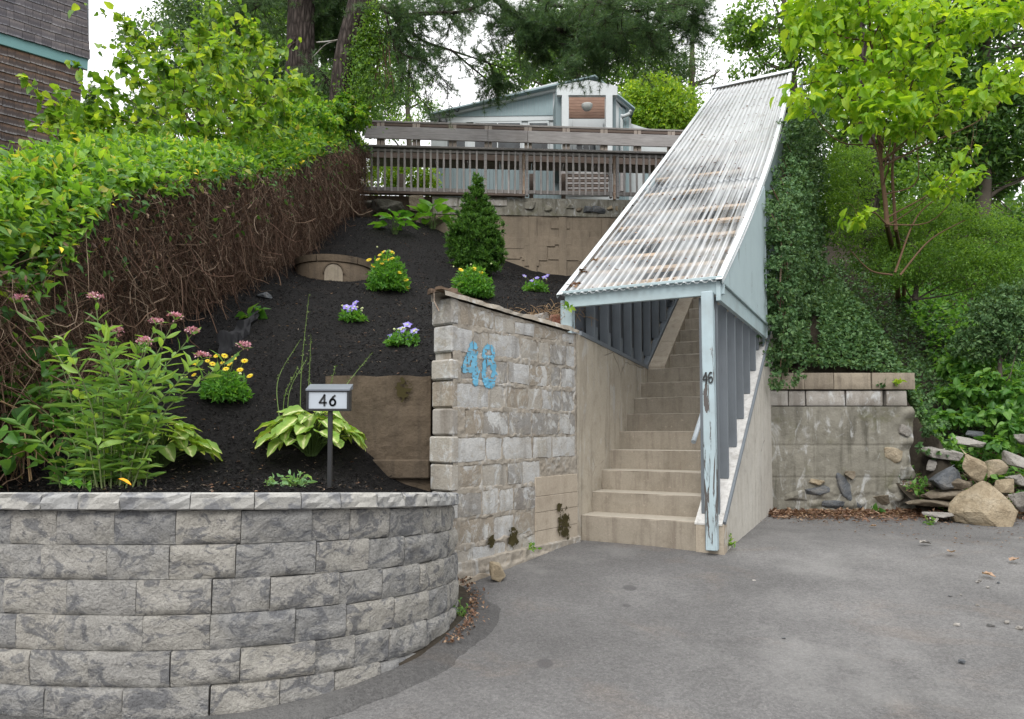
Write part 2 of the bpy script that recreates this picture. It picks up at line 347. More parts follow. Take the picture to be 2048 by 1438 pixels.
def mk_shingle(name, top, low, edge):
    m = Mt(name); p = m.obj; z = nd(m.t, 'ShaderNodeSeparateXYZ', {0: p}).outputs[2]
    g = m.noise(m.sc(m.offs(), (30, 30, 3)), 2, 5, .7)
    k = m.math('ADD', m.mr(z, .0, .12), m.math('MULTIPLY', m.math('SUBTRACT', g, .5), .9))
    c = m.ramp(k, [(0, edge), (.22, low), (.55, low), (.95, top)]); c = m.mix(m.mr(m.rnd(), 0, 1, 0, .7), c, m.mix(1.0, c, (.5, .51, .54), 'MULTIPLY')); c = m.mix(m.mr(m.noise(m.world(), 1.2, 3), .45, .6, 0, .5), c, m.mix(1.0, c, (.7, .75, .85), 'MULTIPLY'))
    return m.pbr(c, .9, .15, m.bump(g, .7, .004))
def mk_roof():
    m = Mt('translucent_corrugated_sheet'); p = m.world(); q = m.obj
    st = m.noise(m.sc(q, (26, .5, 1)), 1.4, 4, .6); d = m.noise(q, 2.1, 5, .6, .4)
    c = m.mix(m.mr(st, .5, .72, 0, .5), (.70, .72, .735), (.40, .41, .41)); c = m.mix(m.mr(d, .54, .72, 0, .6), c, (.36, .34, .30))
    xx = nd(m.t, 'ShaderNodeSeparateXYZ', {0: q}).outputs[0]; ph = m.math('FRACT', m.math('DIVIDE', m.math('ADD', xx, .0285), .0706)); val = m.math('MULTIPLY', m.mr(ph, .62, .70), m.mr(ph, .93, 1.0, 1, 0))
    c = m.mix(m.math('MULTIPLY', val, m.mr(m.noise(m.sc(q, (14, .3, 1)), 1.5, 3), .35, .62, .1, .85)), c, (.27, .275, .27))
    b = nd(m.t, 'ShaderNodeBsdfPrincipled', {'Base Color': c, 'Roughness': .32, 'Specular IOR Level': .6}).outputs[0]
    tl = nd(m.t, 'ShaderNodeBsdfTranslucent', {0: c}).outputs[0]; tr = nd(m.t, 'ShaderNodeBsdfTransparent', {0: (.92, .95, .98, 1)}).outputs[0]
    s = nd(m.t, 'ShaderNodeMixShader', {0: .35, 1: b, 2: tl}).outputs[0]
    y = nd(m.t, 'ShaderNodeSeparateXYZ', {0: q}).outputs[1]
    clr = m.mr(m.noise(m.sc(q, (1.2, .55, 1)), 1.5, 3), .38, .62, .35, 1.0); strp = m.mr(m.noise(m.sc(q, (30, .22, 1)), 1.0, 2), .42, .58, .15, 1.0); rib = m.math('MULTIPLY', m.mr(ph, .50, .62, .22, 1), m.mr(ph, .94, 1.0, 1, .22))
    f = m.math('MULTIPLY', m.math('MULTIPLY', m.math('MULTIPLY', clr, .92), m.math('MAXIMUM', rib, m.math('MULTIPLY', strp, .8))), m.mr(y, 3.6, 5.6, 1.0, .2))
    s = nd(m.t, 'ShaderNodeMixShader', {0: f, 1: s, 2: tr}).outputs[0]
    m.t.links.new(s, m.out.inputs[0]); return m.m
def mk_glass_dark():
    m = Mt('window_glass'); n = m.noise(m.world(), 2.5, 4); c = m.mix(m.mr(n, .4, .65), (.012, .014, .016), (.05, .06, .065))
    return m.pbr(c, .12, .6)

MAT = dict(
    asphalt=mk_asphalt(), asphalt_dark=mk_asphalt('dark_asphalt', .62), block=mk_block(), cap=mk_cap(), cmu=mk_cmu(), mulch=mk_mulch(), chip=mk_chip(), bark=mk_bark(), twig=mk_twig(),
    mortar=mk_concrete('rough_mortar', (.36, .33, .285), (.27, .235, .19), (.15, .125, .10), .55, 70, .5, .014),
    stucco=mk_concrete('stucco', (.47, .42, .34), (.38, .335, .27), (.23, .20, .16), .7, 60, .35, .006, cracks=.45),
    step=mk_concrete('step_concrete', (.335, .295, .24), (.265, .235, .19), (.15, .125, .10), .5, 75, 0, .006, per_obj=True),
    curb=mk_concrete('curb_concrete', (.46, .40, .32), (.36, .305, .24), (.17, .13, .10), .35, 75, 0, .008),
    white_curb=mk_concrete('weathered_white_sill', (.66, .65, .63), (.5, .49, .47), (.2, .18, .16), .6, 40, 0, .008),
    sidewall=mk_concrete('pale_concrete', (.50, .475, .425), (.43, .405, .36), (.30, .275, .235), .6, 55, .12, .004, cracks=.5),
    brown=mk_concrete('brown_concrete', (.125, .095, .066), (.085, .066, .048), (.038, .031, .024), .6, 45, 0, .024, moss=0),
    backwall=mk_concrete('board_formed_concrete', (.27, .22, .165), (.20, .165, .125), (.12, .10, .08), .5, 50, 0, .008),
    oldwall=mk_concrete('mossy_concrete', (.27, .255, .215), (.18, .17, .14), (.08, .075, .06), .85, 55, .55, .02, moss=.5, cracks=.0),
    capblock=mk_concrete('cap_block', (.31, .265, .205), (.235, .20, .155), (.12, .10, .08), .7, 60, 0, .014, moss=.3, objr=.5),
    paleblock=mk_concrete('pale_block', (.42, .40, .37), (.30, .28, .25), (.16, .135, .11), .7, 60, .75, .014, moss=.2, objr=.4),
    moss=mk_plain('dark_moss', (.05, .042, .018), .95, .1), wetrot=mk_wood('rotten_wood', (.05, .034, .024), (.17, .12, .085), (3, 3, 20)),
    bluep=mk_paint('pale_blue_paint', (.38, .475, .50), peel=.15, axis=(5, 5, 5)), bluepeel=mk_paint('peeling_blue_paint', (.39, .485, .52), peel=.62),
    bluepanel=mk_paint('pale_blue_panel', (.40, .49, .515), peel=.2, dirt=(.3, .37, .39)),
    greyp=mk_paint('dark_grey_paint', (.16, .18, .20), under=(.05, .05, .05), peel=.12, dirt=(.09, .1, .11)),
    greyin=mk_paint('darker_grey_board', (.11, .12, .135), under=(.05, .05, .05), peel=.1, dirt=(.07, .075, .085)),  # board paint, a darker grey than that of the studs
    whitep=mk_paint('white_paint', (.53, .56, .57), peel=0, dirt=(.48, .51, .50), axis=(3, 3, 3)), siding=mk_paint('blue_grey_siding', (.24, .32, .34), peel=0, dirt=(.22, .29, .31), axis=(2, 2, 2)),
    sidingd=mk_paint('slate_siding', (.17, .22, .235), peel=0, dirt=(.15, .2, .21), axis=(2, 2, 2)), teal=mk_paint('teal_paint', (.13, .27, .275), peel=.05, dirt=(.11, .22, .22), axis=(3, 3, 12)),
    railh=mk_wood('weathered_rail', (.165, .155, .148), (.31, .295, .285), (1.5, 12, 25)), railv=mk_wood('weathered_baluster', (.24, .225, .22), (.44, .42, .41)),
    raildark=mk_wood('brown_joist', (.075, .058, .048), (.145, .112, .095), (1.5, 12, 25)), boardg=mk_wood('grey_board', (.20, .19, .19), (.38, .365, .36), (1.2, 12, 30)),
    postw=mk_wood('tan_post', (.23, .20, .175), (.38, .33, .29)), soffit=mk_wood('brown_soffit', (.26, .16, .12), (.38, .25, .19), (1.5, 9, 20)),
    purlin=mk_wood('pine_purlin', (.40, .28, .18), (.56, .42, .30), (3, 3, 20)), rust=mk_wood('rusty_pipe', (.16, .075, .035), (.46, .40, .34), (6, 6, 4)),
    roof=mk_roof(), alu=mk_plain('aluminium_edge', (.55, .57, .6), .35, .5, .6), glass=mk_glass_dark(), black=mk_plain('black_metal', (.015, .016, .018), .4, .5),
    signroof=mk_plain('grey_sign_roof', (.16, .18, .21), .3, .5, .3), signface=mk_plain('frosted_sign_face', (.40, .44, .49), .35, .5, var=.03),
    digit=mk_plain('dark_cast_digit', (.05, .05, .05), .5, .4, .5), pipe=mk_plain('grey_conduit', (.20, .235, .25), .4, .5), rail=mk_plain('grey_handrail', (.36, .40, .43), .35, .5),
    screw=mk_plain('rusty_screw', (.17, .075, .04), .9, .1), fabric=mk_plain('black_weed_cloth', (.010, .010, .012), .7, .25), lamp=mk_plain('lamp_glass', (.55, .57, .55), .25, .5),
    paintblue=mk_paint('sprayed_blue_paint', (.12, .37, .54), under=(.3, .29, .26), peel=.5, dirt=(.25, .44, .55), axis=(9, 9, 9)),
    drygrass=mk_wood('dry_grass', (.16, .09, .05), (.42, .30, .17), (4, 4, 4)), stem=mk_plain('green_stem', (.13, .2, .05), .6), milkstem=mk_plain('milkweed_stem', (.11, .14, .05), .6), darkstem=mk_plain('dark_green_stem', (.06, .10, .025), .6), brownstem=mk_plain('brown_stem', (.11, .075, .05), .8),
    redstem=mk_plain('reddish_stem', (.15, .095, .06), .8, .1), paleb=mk_plain('grey_bark', (.10, .085, .07), .9, .1), deadleaf=leaf_mat('dead_leaf', (.09, .045, .028), (.19, .10, .06), (.36, .24, .16), tk=1.2, tw=.15),
    brick=mk_rock('broken_brick', (.3, .1, .07), (.33, .16, .11), (.45, .38, .32)),
    rocktan=mk_rock('tan_rock', (.22, .17, .11), (.33, .27, .185), (.42, .36, .27)), rockgrey=mk_rock('blue_grey_rock', (.06, .065, .072), (.11, .118, .128), (.2, .19, .175)),
    rockpale=mk_rock('pale_rock', (.20, .185, .165), (.32, .30, .275), (.40, .38, .355)), rockdk=mk_rock('mossy_dark_rock', (.05, .048, .035), (.11, .105, .085), (.2, .19, .165)),
    rockbrown=mk_rock('brown_fieldstone', (.10, .08, .06), (.18, .15, .11), (.27, .23, .18)),
    soil=mk_concrete('dark_soil', (.05, .04, .03), (.035, .03, .022), (.02, .018, .012), .3, 30, 0, .03, moss=.3),
    # leaves
    vine=leaf_mat('vine_leaf', (.05, .14, .022), (.13, .28, .035), (.25, .42, .05), odd=(.34, .32, .06)), vined=leaf_mat('dark_vine_leaf', (.03, .095, .022), (.055, .15, .03), (.10, .22, .04)),
    knot=leaf_mat('yellow_green_leaf', (.06, .15, .02), (.14, .27, .03), (.29, .41, .05)), bright=leaf_mat('bright_green_leaf', (.15, .31, .025), (.25, .43, .03), (.35, .50, .05), tk=1.6, tw=.45),
    tree=leaf_mat('green_tree_leaf', (.06, .14, .025), (.11, .22, .035), (.18, .31, .05)), treey=leaf_mat('yellow_tree_leaf', (.10, .21, .02), (.19, .32, .03), (.28, .40, .04)),
    treed=leaf_mat('deep_green_leaf', (.04, .10, .028), (.07, .155, .04), (.12, .22, .06)), treeb=leaf_mat('blue_green_leaf', (.05, .10, .05), (.08, .15, .07), (.12, .2, .09)),
    ivy=leaf_mat('ivy_leaf', (.045, .10, .038), (.08, .165, .06), (.15, .25, .10), tk=1.3, tw=.25, rough=.5, spec=.25), scrub=leaf_mat('feathery_leaf', (.06, .14, .02), (.11, .22, .03), (.17, .30, .05)),
    under=leaf_mat('undergrowth_leaf', (.05, .14, .03), (.09, .22, .04), (.17, .33, .07)), needle=leaf_mat('pine_needle', (.045, .10, .045), (.08, .16, .065), (.13, .22, .085), tk=1.4, tw=.3),
    cedar=leaf_mat('cedar_spray', (.035, .10, .018), (.075, .18, .025), (.13, .26, .045), tk=1.3, tw=.25), milk=leaf_mat('milkweed_leaf', (.10, .22, .05), (.17, .32, .08), (.28, .44, .10), tk=1.5),
    flowerleaf=leaf_mat('flower_leaf', (.05, .16, .02), (.09, .24, .03), (.15, .33, .05)), hostag=leaf_mat('hosta_green', (.045, .15, .02), (.08, .22, .03), (.13, .3, .05)),
    pink=leaf_mat('pink_petal', (.42, .15, .22), (.58, .26, .34), (.68, .42, .48), tk=1.1, tw=.2), yellow=leaf_mat('yellow_petal', (.78, .55, .01), (.84, .66, .03), (.88, .76, .12), tk=1.0, tw=.2),
    yellowc=mk_plain('flower_centre', (.5, .2, .01), .8), purple=leaf_mat('purple_petal', (.22, .16, .58), (.30, .24, .68), (.42, .36, .78), tk=1.1, tw=.25), bud=mk_plain('pale_bud', (.45, .5, .25), .7),
    sage=leaf_mat('sage_leaf', (.12, .24, .10), (.18, .33, .15), (.25, .42, .2)), orangeleaf=mk_plain('orange_fallen_leaf', (.72, .33, .015), .6),
)
def mk_varieg():
    m = Mt('variegated_leaf'); x = nd(m.t, 'ShaderNodeSeparateXYZ', {0: m.obj}).outputs[0]; y = nd(m.t, 'ShaderNodeSeparateXYZ', {0: m.obj}).outputs[1]
    n = m.noise(m.sc(m.offs(), (9, 2.0, 1)), 1.6, 4, .6); k = m.math('ADD', m.math('ABSOLUTE', x), m.math('MULTIPLY', m.math('SUBTRACT', n, .5), .3)); k = m.math('ADD', k, m.math('MULTIPLY', y, .05))
    c = m.ramp(k, [(0, (.70, .72, .48)), (.06, (.58, .63, .30)), (.12, (.27, .40, .09)), (.3, (.19, .33, .06))])
    c = m.mix(m.mr(m.rnd(), 0, 1, 0, .5), c, m.mix(1.0, c, (1.15, 1.15, .8), 'MULTIPLY'))
    wv = nd(m.t, 'ShaderNodeTexWave', {'Vector': m.sc(m.obj, (1, .25, 1)), 'Scale': 9.0, 'Distortion': 1.5}).outputs['Fac']
    return m.pbr(c, .4, .4, m.bump(wv, .35, .1), trans=m.mix(1.0, c, (1.5, 1.4, .7), 'MULTIPLY'), tw=.35)
MAT['varieg'] = mk_varieg()

# ------------------------------------------------------------------ leaves
T4 = (A((0, 0, 0), (.5, .45, .12), (0, 1, -.06), (-.5, .45, .12)), np.array([(0, 1, 2), (0, 2, 3)]))
T8 = (A((0, 0, 0), (.36, .22, .10), (.42, .5, .10), (0, 1, -.22), (-.42, .5, .10), (-.36, .22, .10), (0, .35, 0), (0, .7, -.04)),
      [(0, 1, 6), (6, 1, 2, 7), (7, 2, 3), (0, 6, 5), (6, 7, 4, 5), (7, 3, 4)])
T3 = (A((-.5, 0, 0), (.5, 0, 0), (0, 1, 0)), np.array([(0, 1, 2)]))
TD = (A((-.5, 0, 0), (.5, 0, 0), (.5, 1, 0), (-.5, 1, 0)), np.array([(0, 1, 2, 3)]))
def leaf_grid(w_, curl=.3, cup=.18, wave=.03, nx=5, ny=8, tip=1.0, shape=0):
    X, Y = np.meshgrid(np.linspace(-1, 1, nx), np.linspace(0, 1, ny)); prof = np.sin(np.pi * np.clip(Y ** (.62 if shape == 0 else .9) * .97 + .03, 0, 1)) ** (.7 if shape == 0 else .85); V = np.stack([X * prof * w_ / 2, Y, cup * (np.abs(X) ** 1.5) * prof * w_ * .8 - curl * Y ** 2 + wave * np.sin(Y * 14) * np.abs(X) * w_], -1)
    i = (np.arange(ny - 1)[:, None] * nx + np.arange(nx - 1)[None]).reshape(-1); return V.reshape(-1, 3), np.stack([i, i + 1, i + nx + 1, i + nx], -1)
TG = leaf_grid(1.0, .22, .22, .03, 5, 6)
TG = (TG[0], TG[1])
def leaves(mb, tpl, pos, d, nrm, L, W):
    V0, F = tpl; pos = np.asarray(pos, float); N = len(pos)
    if N == 0: return
    d = unit(d); s = unit(np.cross(d, nrm)); n = np.cross(s, d)
    L = np.broadcast_to(L, (N,)); W = np.broadcast_to(W, (N,))
    V = pos[:, None, :] + (V0[None, :, 0:1] * (L * W)[:, None, None]) * s[:, None, :] + (V0[None, :, 1:2] * L[:, None, None]) * d[:, None, :] + (V0[None, :, 2:3] * L[:, None, None]) * n[:, None, :]
    k = len(V0)
    if isinstance(F, np.ndarray): mb.add(V.reshape(-1, 3), (np.arange(N)[:, None, None] * k + F[None]).reshape(-1, F.shape[1]), len(V0) > 6)
    else:
        base = mb.n; mb.V.append(V.reshape(-1, 3)); mb.n += N * k
        for q in (3, 4):
            f = np.array([x for x in F if len(x) == q])
            if len(f): mb.faces(base + (np.arange(N)[:, None, None] * k + f[None]).reshape(-1, q), True)
def rdir(rg, n, up=0.0, spread=1.0): return unit(rg.normal(size=(n, 3)) * spread + A(0, 0, up))
def blob_pts(rg, blobs, n, clump=14, cs=.18, shell=.55):
    """points in leaf clumps spread through ellipsoids; blobs: (centre, radii, weight)"""
    wts = np.array([b[2] * (b[1][0] * b[1][1] * b[1][2]) ** (2 / 3) if len(b) > 2 else (b[1][0] * b[1][1] * b[1][2]) ** (2 / 3) for b in blobs]); wts /= wts.sum()
    Pn, Nn = [], []
    for b, wt in zip(blobs, wts):
        k = max(2, int(n * wt / clump)); c = np.asarray(b[0], float); r = np.asarray(b[1], float)
        u = unit(rg.normal(size=(k, 3))); rad = shell + (1 - shell) * rg.random(k) ** .6; rad *= 1 + .22 * vnoise(u * 2.1 + c, 5)
        cc = c + u * r * rad[:, None]
        q = np.repeat(cc, clump, 0) + rg.normal(size=(k * clump, 3)) * cs * np.minimum(1, r.mean()) * A(1, 1, .7)
        Pn.append(q); Nn.append(np.repeat(u, clump, 0))
    return np.concatenate(Pn), np.concatenate(Nn)
def cut(rg, Pn, Nn, keep): return Pn[keep], Nn[keep]
def leaf_mass(mb, rg, Pn, Nn, L, W, tpl=T4, droop=.35, up=.8):
    n = len(Pn); nr = unit(Nn * .6 + A(0, 0, up) + rg.normal(size=(n, 3)) * .55); d = unit(Nn * .5 + rg.normal(size=(n, 3)) * .8 - A(0, 0, droop))
    leaves(mb, tpl, Pn, d, nr, L * (.6 + .8 * rg.random(n)), W)
LEAFMESH = {}
def leaf_parts(name, parent, rg, Pn, Nn, L, W, mat, limit=300, droop=.35, up=.8, rest='foliage', tpl=TG, rtpl=T8):
    """the leaves that show largest are parts of their own, the rest one mesh"""
    n = len(Pn); nr = unit(Nn * .6 + A(0, 0, up) + rg.normal(size=(n, 3)) * .5); d = unit(Nn * .5 + rg.normal(size=(n, 3)) * .8 - A(0, 0, droop)); Ls = L * (.45 + 1.05 * rg.random(n))
    vis = Ls / np.maximum(1, Pn[:, 1]) * (1 + .6 * (-Nn[:, 1])) * (1 + .3 * Nn[:, 2]); order = np.argsort(-vis); a = order[:limit]; b = order[limit:]
    one_leaf(name, parent, Pn[a], d[a], nr[a], Ls[a], W, mat, tpl)
    if len(b):
        m = MB(); leaves(m, rtpl, Pn[b], d[b], nr[b], Ls[b], W); o = m.build(rest, mat, parent); o['kind'] = 'stuff'
def one_leaf(name, parent, Pn, d, nrm, Ls, W, mat, tpl=T8):
    key = (mat.name, W, id(tpl))
    if key not in LEAFMESH:
        m = MB(); m.add(tpl[0] * A(W, 1, 1), tpl[1]); LEAFMESH[key] = m.mesh(name, True); LEAFMESH[key].materials.append(mat)
    for p, dd, nn, l in zip(Pn, unit(d), nrm, np.broadcast_to(Ls, (len(Pn),))):
        s = unit(np.cross(dd, nn)); n = np.cross(s, dd); put(name, LEAFMESH[key], frame(p, s * l, dd * l, n * l), parent)

# ================================================================== THE GROUND
def gz(Y):                      # the drive climbs to the foot of the stairs, then levels out
    Y = np.asarray(Y, float); return np.where(Y < 5.9, .1 * Y, .59 + .012 * (Y - 5.9))
def grid_mesh(name, X, Y, Z, mat, kind='structure', parent=None, smooth=True):
    n, m_ = X.shape; V = np.stack([X, Y, Z], -1).reshape(-1, 3); i = (np.arange(n - 1)[:, None] * m_ + np.arange(m_ - 1)[None]).reshape(-1)
    F = np.stack([i, i + 1, i + m_ + 1, i + m_], -1); mb = MB(); mb.add(V, F); o = mb.build(name, mat, parent, smooth)
    if kind: o['kind'] = kind
    return o
x, y = np.meshgrid(np.linspace(-9, 12, 150), np.linspace(-9, 8.6, 130))
z = gz(y) + .006 * vnoise(np.stack([x * .8, y * .8, x * 0], -1), 3) + .03 * smoothstep(-.3, .9, vnoise(np.stack([x * .35, y * .35, x * 0], -1), 9)) * smoothstep(1, -4, y)
z += .25 * smoothstep(4.6, 6.0, x) * smoothstep(7.4, 8.6, y)
grid_mesh('driveway', x, y, z, MAT['asphalt'])

S0 = A(.622, 6.157, .61); D = A(math.sin(.4632), math.cos(.4632), 0); RR = A(math.cos(.4632), -math.sin(.4632), 0); UP = A(0, 0, 1)
def L(s, r, zz): return A(S0[0] + D[0] * s + RR[0] * r, S0[1] + D[1] * s + RR[1] * r, zz)
EA = R(28.3); E_ = A(math.sin(EA), math.cos(EA), 0); EN = A(math.cos(EA), -math.sin(EA), 0); Q0 = A(1.727, 5.60, 0)
def Q(t, n, zz): return A(Q0[0] + E_[0] * t + EN[0] * n, Q0[1] + E_[1] * t + EN[1] * n, zz)
W0 = A(-.42, 4.83, 0); W1 = A(.577, 6.07, 0); WD = unit(W1 - W0); WN = A(WD[1], -WD[0], 0); WL = float(np.linalg.norm(W1 - W0))
def Wp(s, n, zz): return A(W0[0] + WD[0] * s + WN[0] * n, W0[1] + WD[1] * s + WN[1] * n, zz)

# heights of the planted slope (relative to the eye) at scattered points, smoothed through
CTRL = np.array([(-3.3, 3.6, -.42), (-3.3, 4.3, -.2), (-3.2, 5, .42), (-3.2, 6, .95), (-3.1, 8, 1.8), (-3.1, 10, 2.68), (-3, 12, 3.8), (-3, 13.4, 4.25), (-4.2, 4.3, .1), (-4.2, 8, 1.9), (-4.2, 13, 4.3),
    (-2.5, 3.4, -.36), (-1.6, 3.25, -.34), (-1.6, 3.9, -.30), (-2.3, 4.4, -.14), (-1.6, 4.6, -.14), (-1.7, 5, .12), (-1.5, 5.5, .5), (-1.5, 6.2, .82), (-1.5, 7, 1.15), (-1.5, 9, 2.0), (-1.5, 11, 2.95), (-1.7, 13, 3.95),
    (-1, 5.25, .40), (-.7, 5.25, .42), (-.3, 5.4, .5), (0, 6, .78), (.2, 7, 1.12), (.3, 8, 1.45), (.3, 10, 2.08), (.2, 12, 2.72), (.5, 13.4, 3.12), (1.2, 9, 1.6), (1.5, 13.4, 3.05), (3, 13.4, 3.0), (2, 10, 1.9), (.5, 6.5, .9)])
def rbf_fit(c):
    p = c[:, :2]; d = np.linalg.norm(p[:, None] - p[None], axis=-1); K = np.sqrt(d * d + .3); n = len(c)
    Am = np.zeros((n + 3, n + 3)); Am[:n, :n] = K + np.eye(n) * 1e-3; Am[:n, n] = 1; Am[:n, n + 1:] = p; Am[n, :n] = 1; Am[n + 1:, :n] = p.T
    return np.linalg.solve(Am, np.concatenate([c[:, 2], np.zeros(3)]))
RW = rbf_fit(CTRL)
def bed_up(X, Y):
    X = np.asarray(X, float); Y = np.asarray(Y, float); d = np.sqrt((X[..., None] - CTRL[:, 0]) ** 2 + (Y[..., None] - CTRL[:, 1]) ** 2 + .3)
    return d @ RW[:-3] + RW[-3] + RW[-2] * X + RW[-1] * Y
def bed(X, Y):                  # world height of the mulch
    X = np.asarray(X, float); Y = np.asarray(Y, float)
    lo = -.345 + .10 * np.clip(Y - 3.3, 0, 2) + (-.10 - .16 * np.clip((X + 1.2) / .6, 0, 1.2)) * smoothstep(3.6, 4.6, Y) + .28 * smoothstep(4.3, 5.05, Y) * smoothstep(-.75, -1.35, X)
    k = smoothstep(-1.75, -1.3, X) * (1 - smoothstep(5.08, 5.2, Y))
    up = bed_up(X, Y)
    z = up * (1 - k) + np.minimum(lo, up + .1) * k
    nz = np.stack([X, Y, X * 0], -1)
    return z + EZ + .035 * vnoise(nz * 2.3, 4) * smoothstep(3.4, 4.4, Y) + .012 * vnoise(nz * 9, 8)
def capz(Y): return EZ - .274 - .09 * (Y - 3.05)
AC = A(-1.63, 4.30); AR = 1.25; AC2 = A(-1.63, 6.35); AR2 = 3.30
def front(X):                   # front line of the curved wall as Y(X)
    X = np.asarray(X, float)
    return np.where(X > AC[0], AC[1] - np.sqrt(np.clip(AR ** 2 - (X - AC[0]) ** 2, 0, None)), AC2[1] - np.sqrt(np.clip(AR2 ** 2 - (X - AC2[0]) ** 2, 0, None)))
def right_edge(Y):
    Y = np.asarray(Y, float)
    a = AC[0] + np.sqrt(np.clip((AR - .07) ** 2 - (Y - AC[1]) ** 2, 0, None))
    b = W0[0] + (Y - W0[1]) * WD[0] / WD[1] - .13; c = S0[0] + (Y - S0[1]) * D[0] / D[1] - .15
    return np.where(Y < 4.3, np.maximum(a, -1.5), np.where(Y < 4.75, -.47, np.where(Y < 6.0, b, c)))
ys = np.concatenate([np.linspace(0, 1, 60) ** 1.2 * 1.9, 1.9 + np.linspace(.02, 1, 40) * 1.6, 3.5 + np.linspace(.02, 1, 60) * 7.2])
ys = 3.06 + ys; ys = ys[ys < 13.75]
u = np.linspace(0, 1, 130); Yg = np.repeat(ys[:, None], 130, 1); xr = right_edge(Yg); Xg = -4.6 + (xr + 4.6) * u[None]
Yg2 = np.maximum(Yg, front(Xg) + .10)
Zg = bed(Xg, Yg2); Zg = np.minimum(Zg, np.where(Yg2 < front(Xg) + .4, capz(Yg2) - .02, 99))
mulch = grid_mesh('mulch_bed', Xg, Yg2, Zg, MAT['mulch'])
rg = np.random.default_rng(3)
n = 90000; Yc = 3.2 + rg.random(n) ** 1.7 * 10; Xc = -3.4 + (right_edge(Yc) - .03 + 3.4) * rg.random(n); ok = (Yc > front(Xc) + .14) & ~((Xc > -1.38) & (Xc < -.4) & (Yc > 4.98) & (Yc < 5.22)); Xc = Xc[ok]; Yc = Yc[ok]
n = len(Xc); Zc = np.minimum(bed(Xc, Yc), np.where(Yc < front(Xc) + .4, capz(Yc) - .02, 99)) + .004
mb = MB(); th = rg.random(n) * 6.283; dd = np.stack([np.cos(th), np.sin(th), rg.normal(size=n) * .35 + .15], -1)
leaves(mb, T4, np.stack([Xc, Yc, Zc], -1), dd, rdir(rg, n, 1.2, .6), .008 + .035 * rg.random(n) ** 2, .2)
tag(mb.build('mulch_chips', MAT['chip']), kind='stuff')

n = 900; Yc = 3.4 + rg.random(n) ** 1.4 * 9.6; Xc = -3.2 + (right_edge(Yc) - .03 + 3.2) * rg.random(n); k = (Yc > front(Xc) + .14) & ~((Xc > -1.4) & (Xc < -.4) & (Yc > 4.9) & (Yc < 5.25)); Xc, Yc = Xc[k], Yc[k]; n = len(Xc)
mb = MB(); leaves(mb, T4, np.stack([Xc, Yc, np.minimum(bed(Xc, Yc), np.where(Yc < front(Xc) + .4, capz(Yc) - .02, 99)) + .012], -1), rdir(rg, n) * A(1, 1, .3), rdir(rg, n, 2, .6), .014 + .022 * rg.random(n), .45)
tag(mb.build('fallen_bits', MAT['deadleaf']), kind='stuff')

# the wider land: neighbour's side, the upper yard, the wooded bank on the right
def land(X, Y):
    base = gz(np.minimum(Y, 8.2)) - EZ
    hl = np.interp(Y, [2, 3.4, 4.3, 5, 6, 8, 10, 12, 13.4, 19, 30, 80, 300], [-1.3, -.9, -.25, .4, .9, 1.75, 2.65, 3.75, 4.2, 6.2, 7.5, 9, 9])
    hr = np.interp(Y, [8.1, 8.45, 9, 11, 13.5, 19, 30, 80, 300], [.55, .7, 1.5, 3.2, 4.4, 6.2, 7.5, 9, 9])
    hr2 = np.interp(Y, [7.6, 8.6, 10, 12, 14.5, 19, 30, 80, 300], [-.95, -.5, .5, 2.0, 4.2, 6.2, 7.5, 9, 9])
    k = smoothstep(4.6, 5.4, X); hR = hr * (1 - k) + hr2 * k
    hR = np.where((Y < 8.42) & (X < 4.95) | (Y < 8.0), base - .3, hR)
    s = (X - S0[0]) * D[0] + (Y - S0[1]) * D[1]; r = (X - S0[0]) * RR[0] + (Y - S0[1]) * RR[1]
    st = (.63 + .187 + .6655 * np.clip(s, 0, 8) - .75) - EZ
    out = np.where(r > .75, hR, hl - .45)
    out = np.where((r > -.35) & (r < 1.75) & (s > -1) & (s < 9.2), np.minimum(st, out), out)
    out = np.where(Y < 3.0, base - .25, out)
    out = np.where((r <= -.35) & (X > -3.6) & (Y < 13.6), np.minimum(out, np.minimum(bed_up(X, np.clip(Y, 3.2, 13.4)) - .4, base - .2 + 99 * (Y > 5.2))), out)
    out = np.where((X > -4.5) & (Y < 5.0) & (r < .5), base - .3, out)
    out = np.where((X > right_edge(Y) - .15) & (s < .3) & (Y < 8.0), base - .3, out)
    return out + EZ
xs = np.concatenate([[-300, -120, -60, -35], np.linspace(-22, 22, 177), [35, 60, 120, 300]]); yy = np.concatenate([[-200, -60, -20], np.linspace(-9.5, 26, 143), [32, 45, 80, 140, 300]])
x, y = np.meshgrid(xs, yy)
grid_mesh('hillside', x, y, land(x, y) + .05 * vnoise(np.stack([x, y, x * 0], -1) * 1.3, 2), MAT['soil'])

def bedhit(u, v, lift=0.0):      # where the sight line through (u, v) meets the mulch
    for Y in np.arange(3.5, 13.4, .02):
        p = P(u, v, Y)
        if p[2] <= float(bed(p[0], Y)): return A(p[0], Y, float(bed(p[0], Y)) + lift)
    return P(u, v, 13.3)

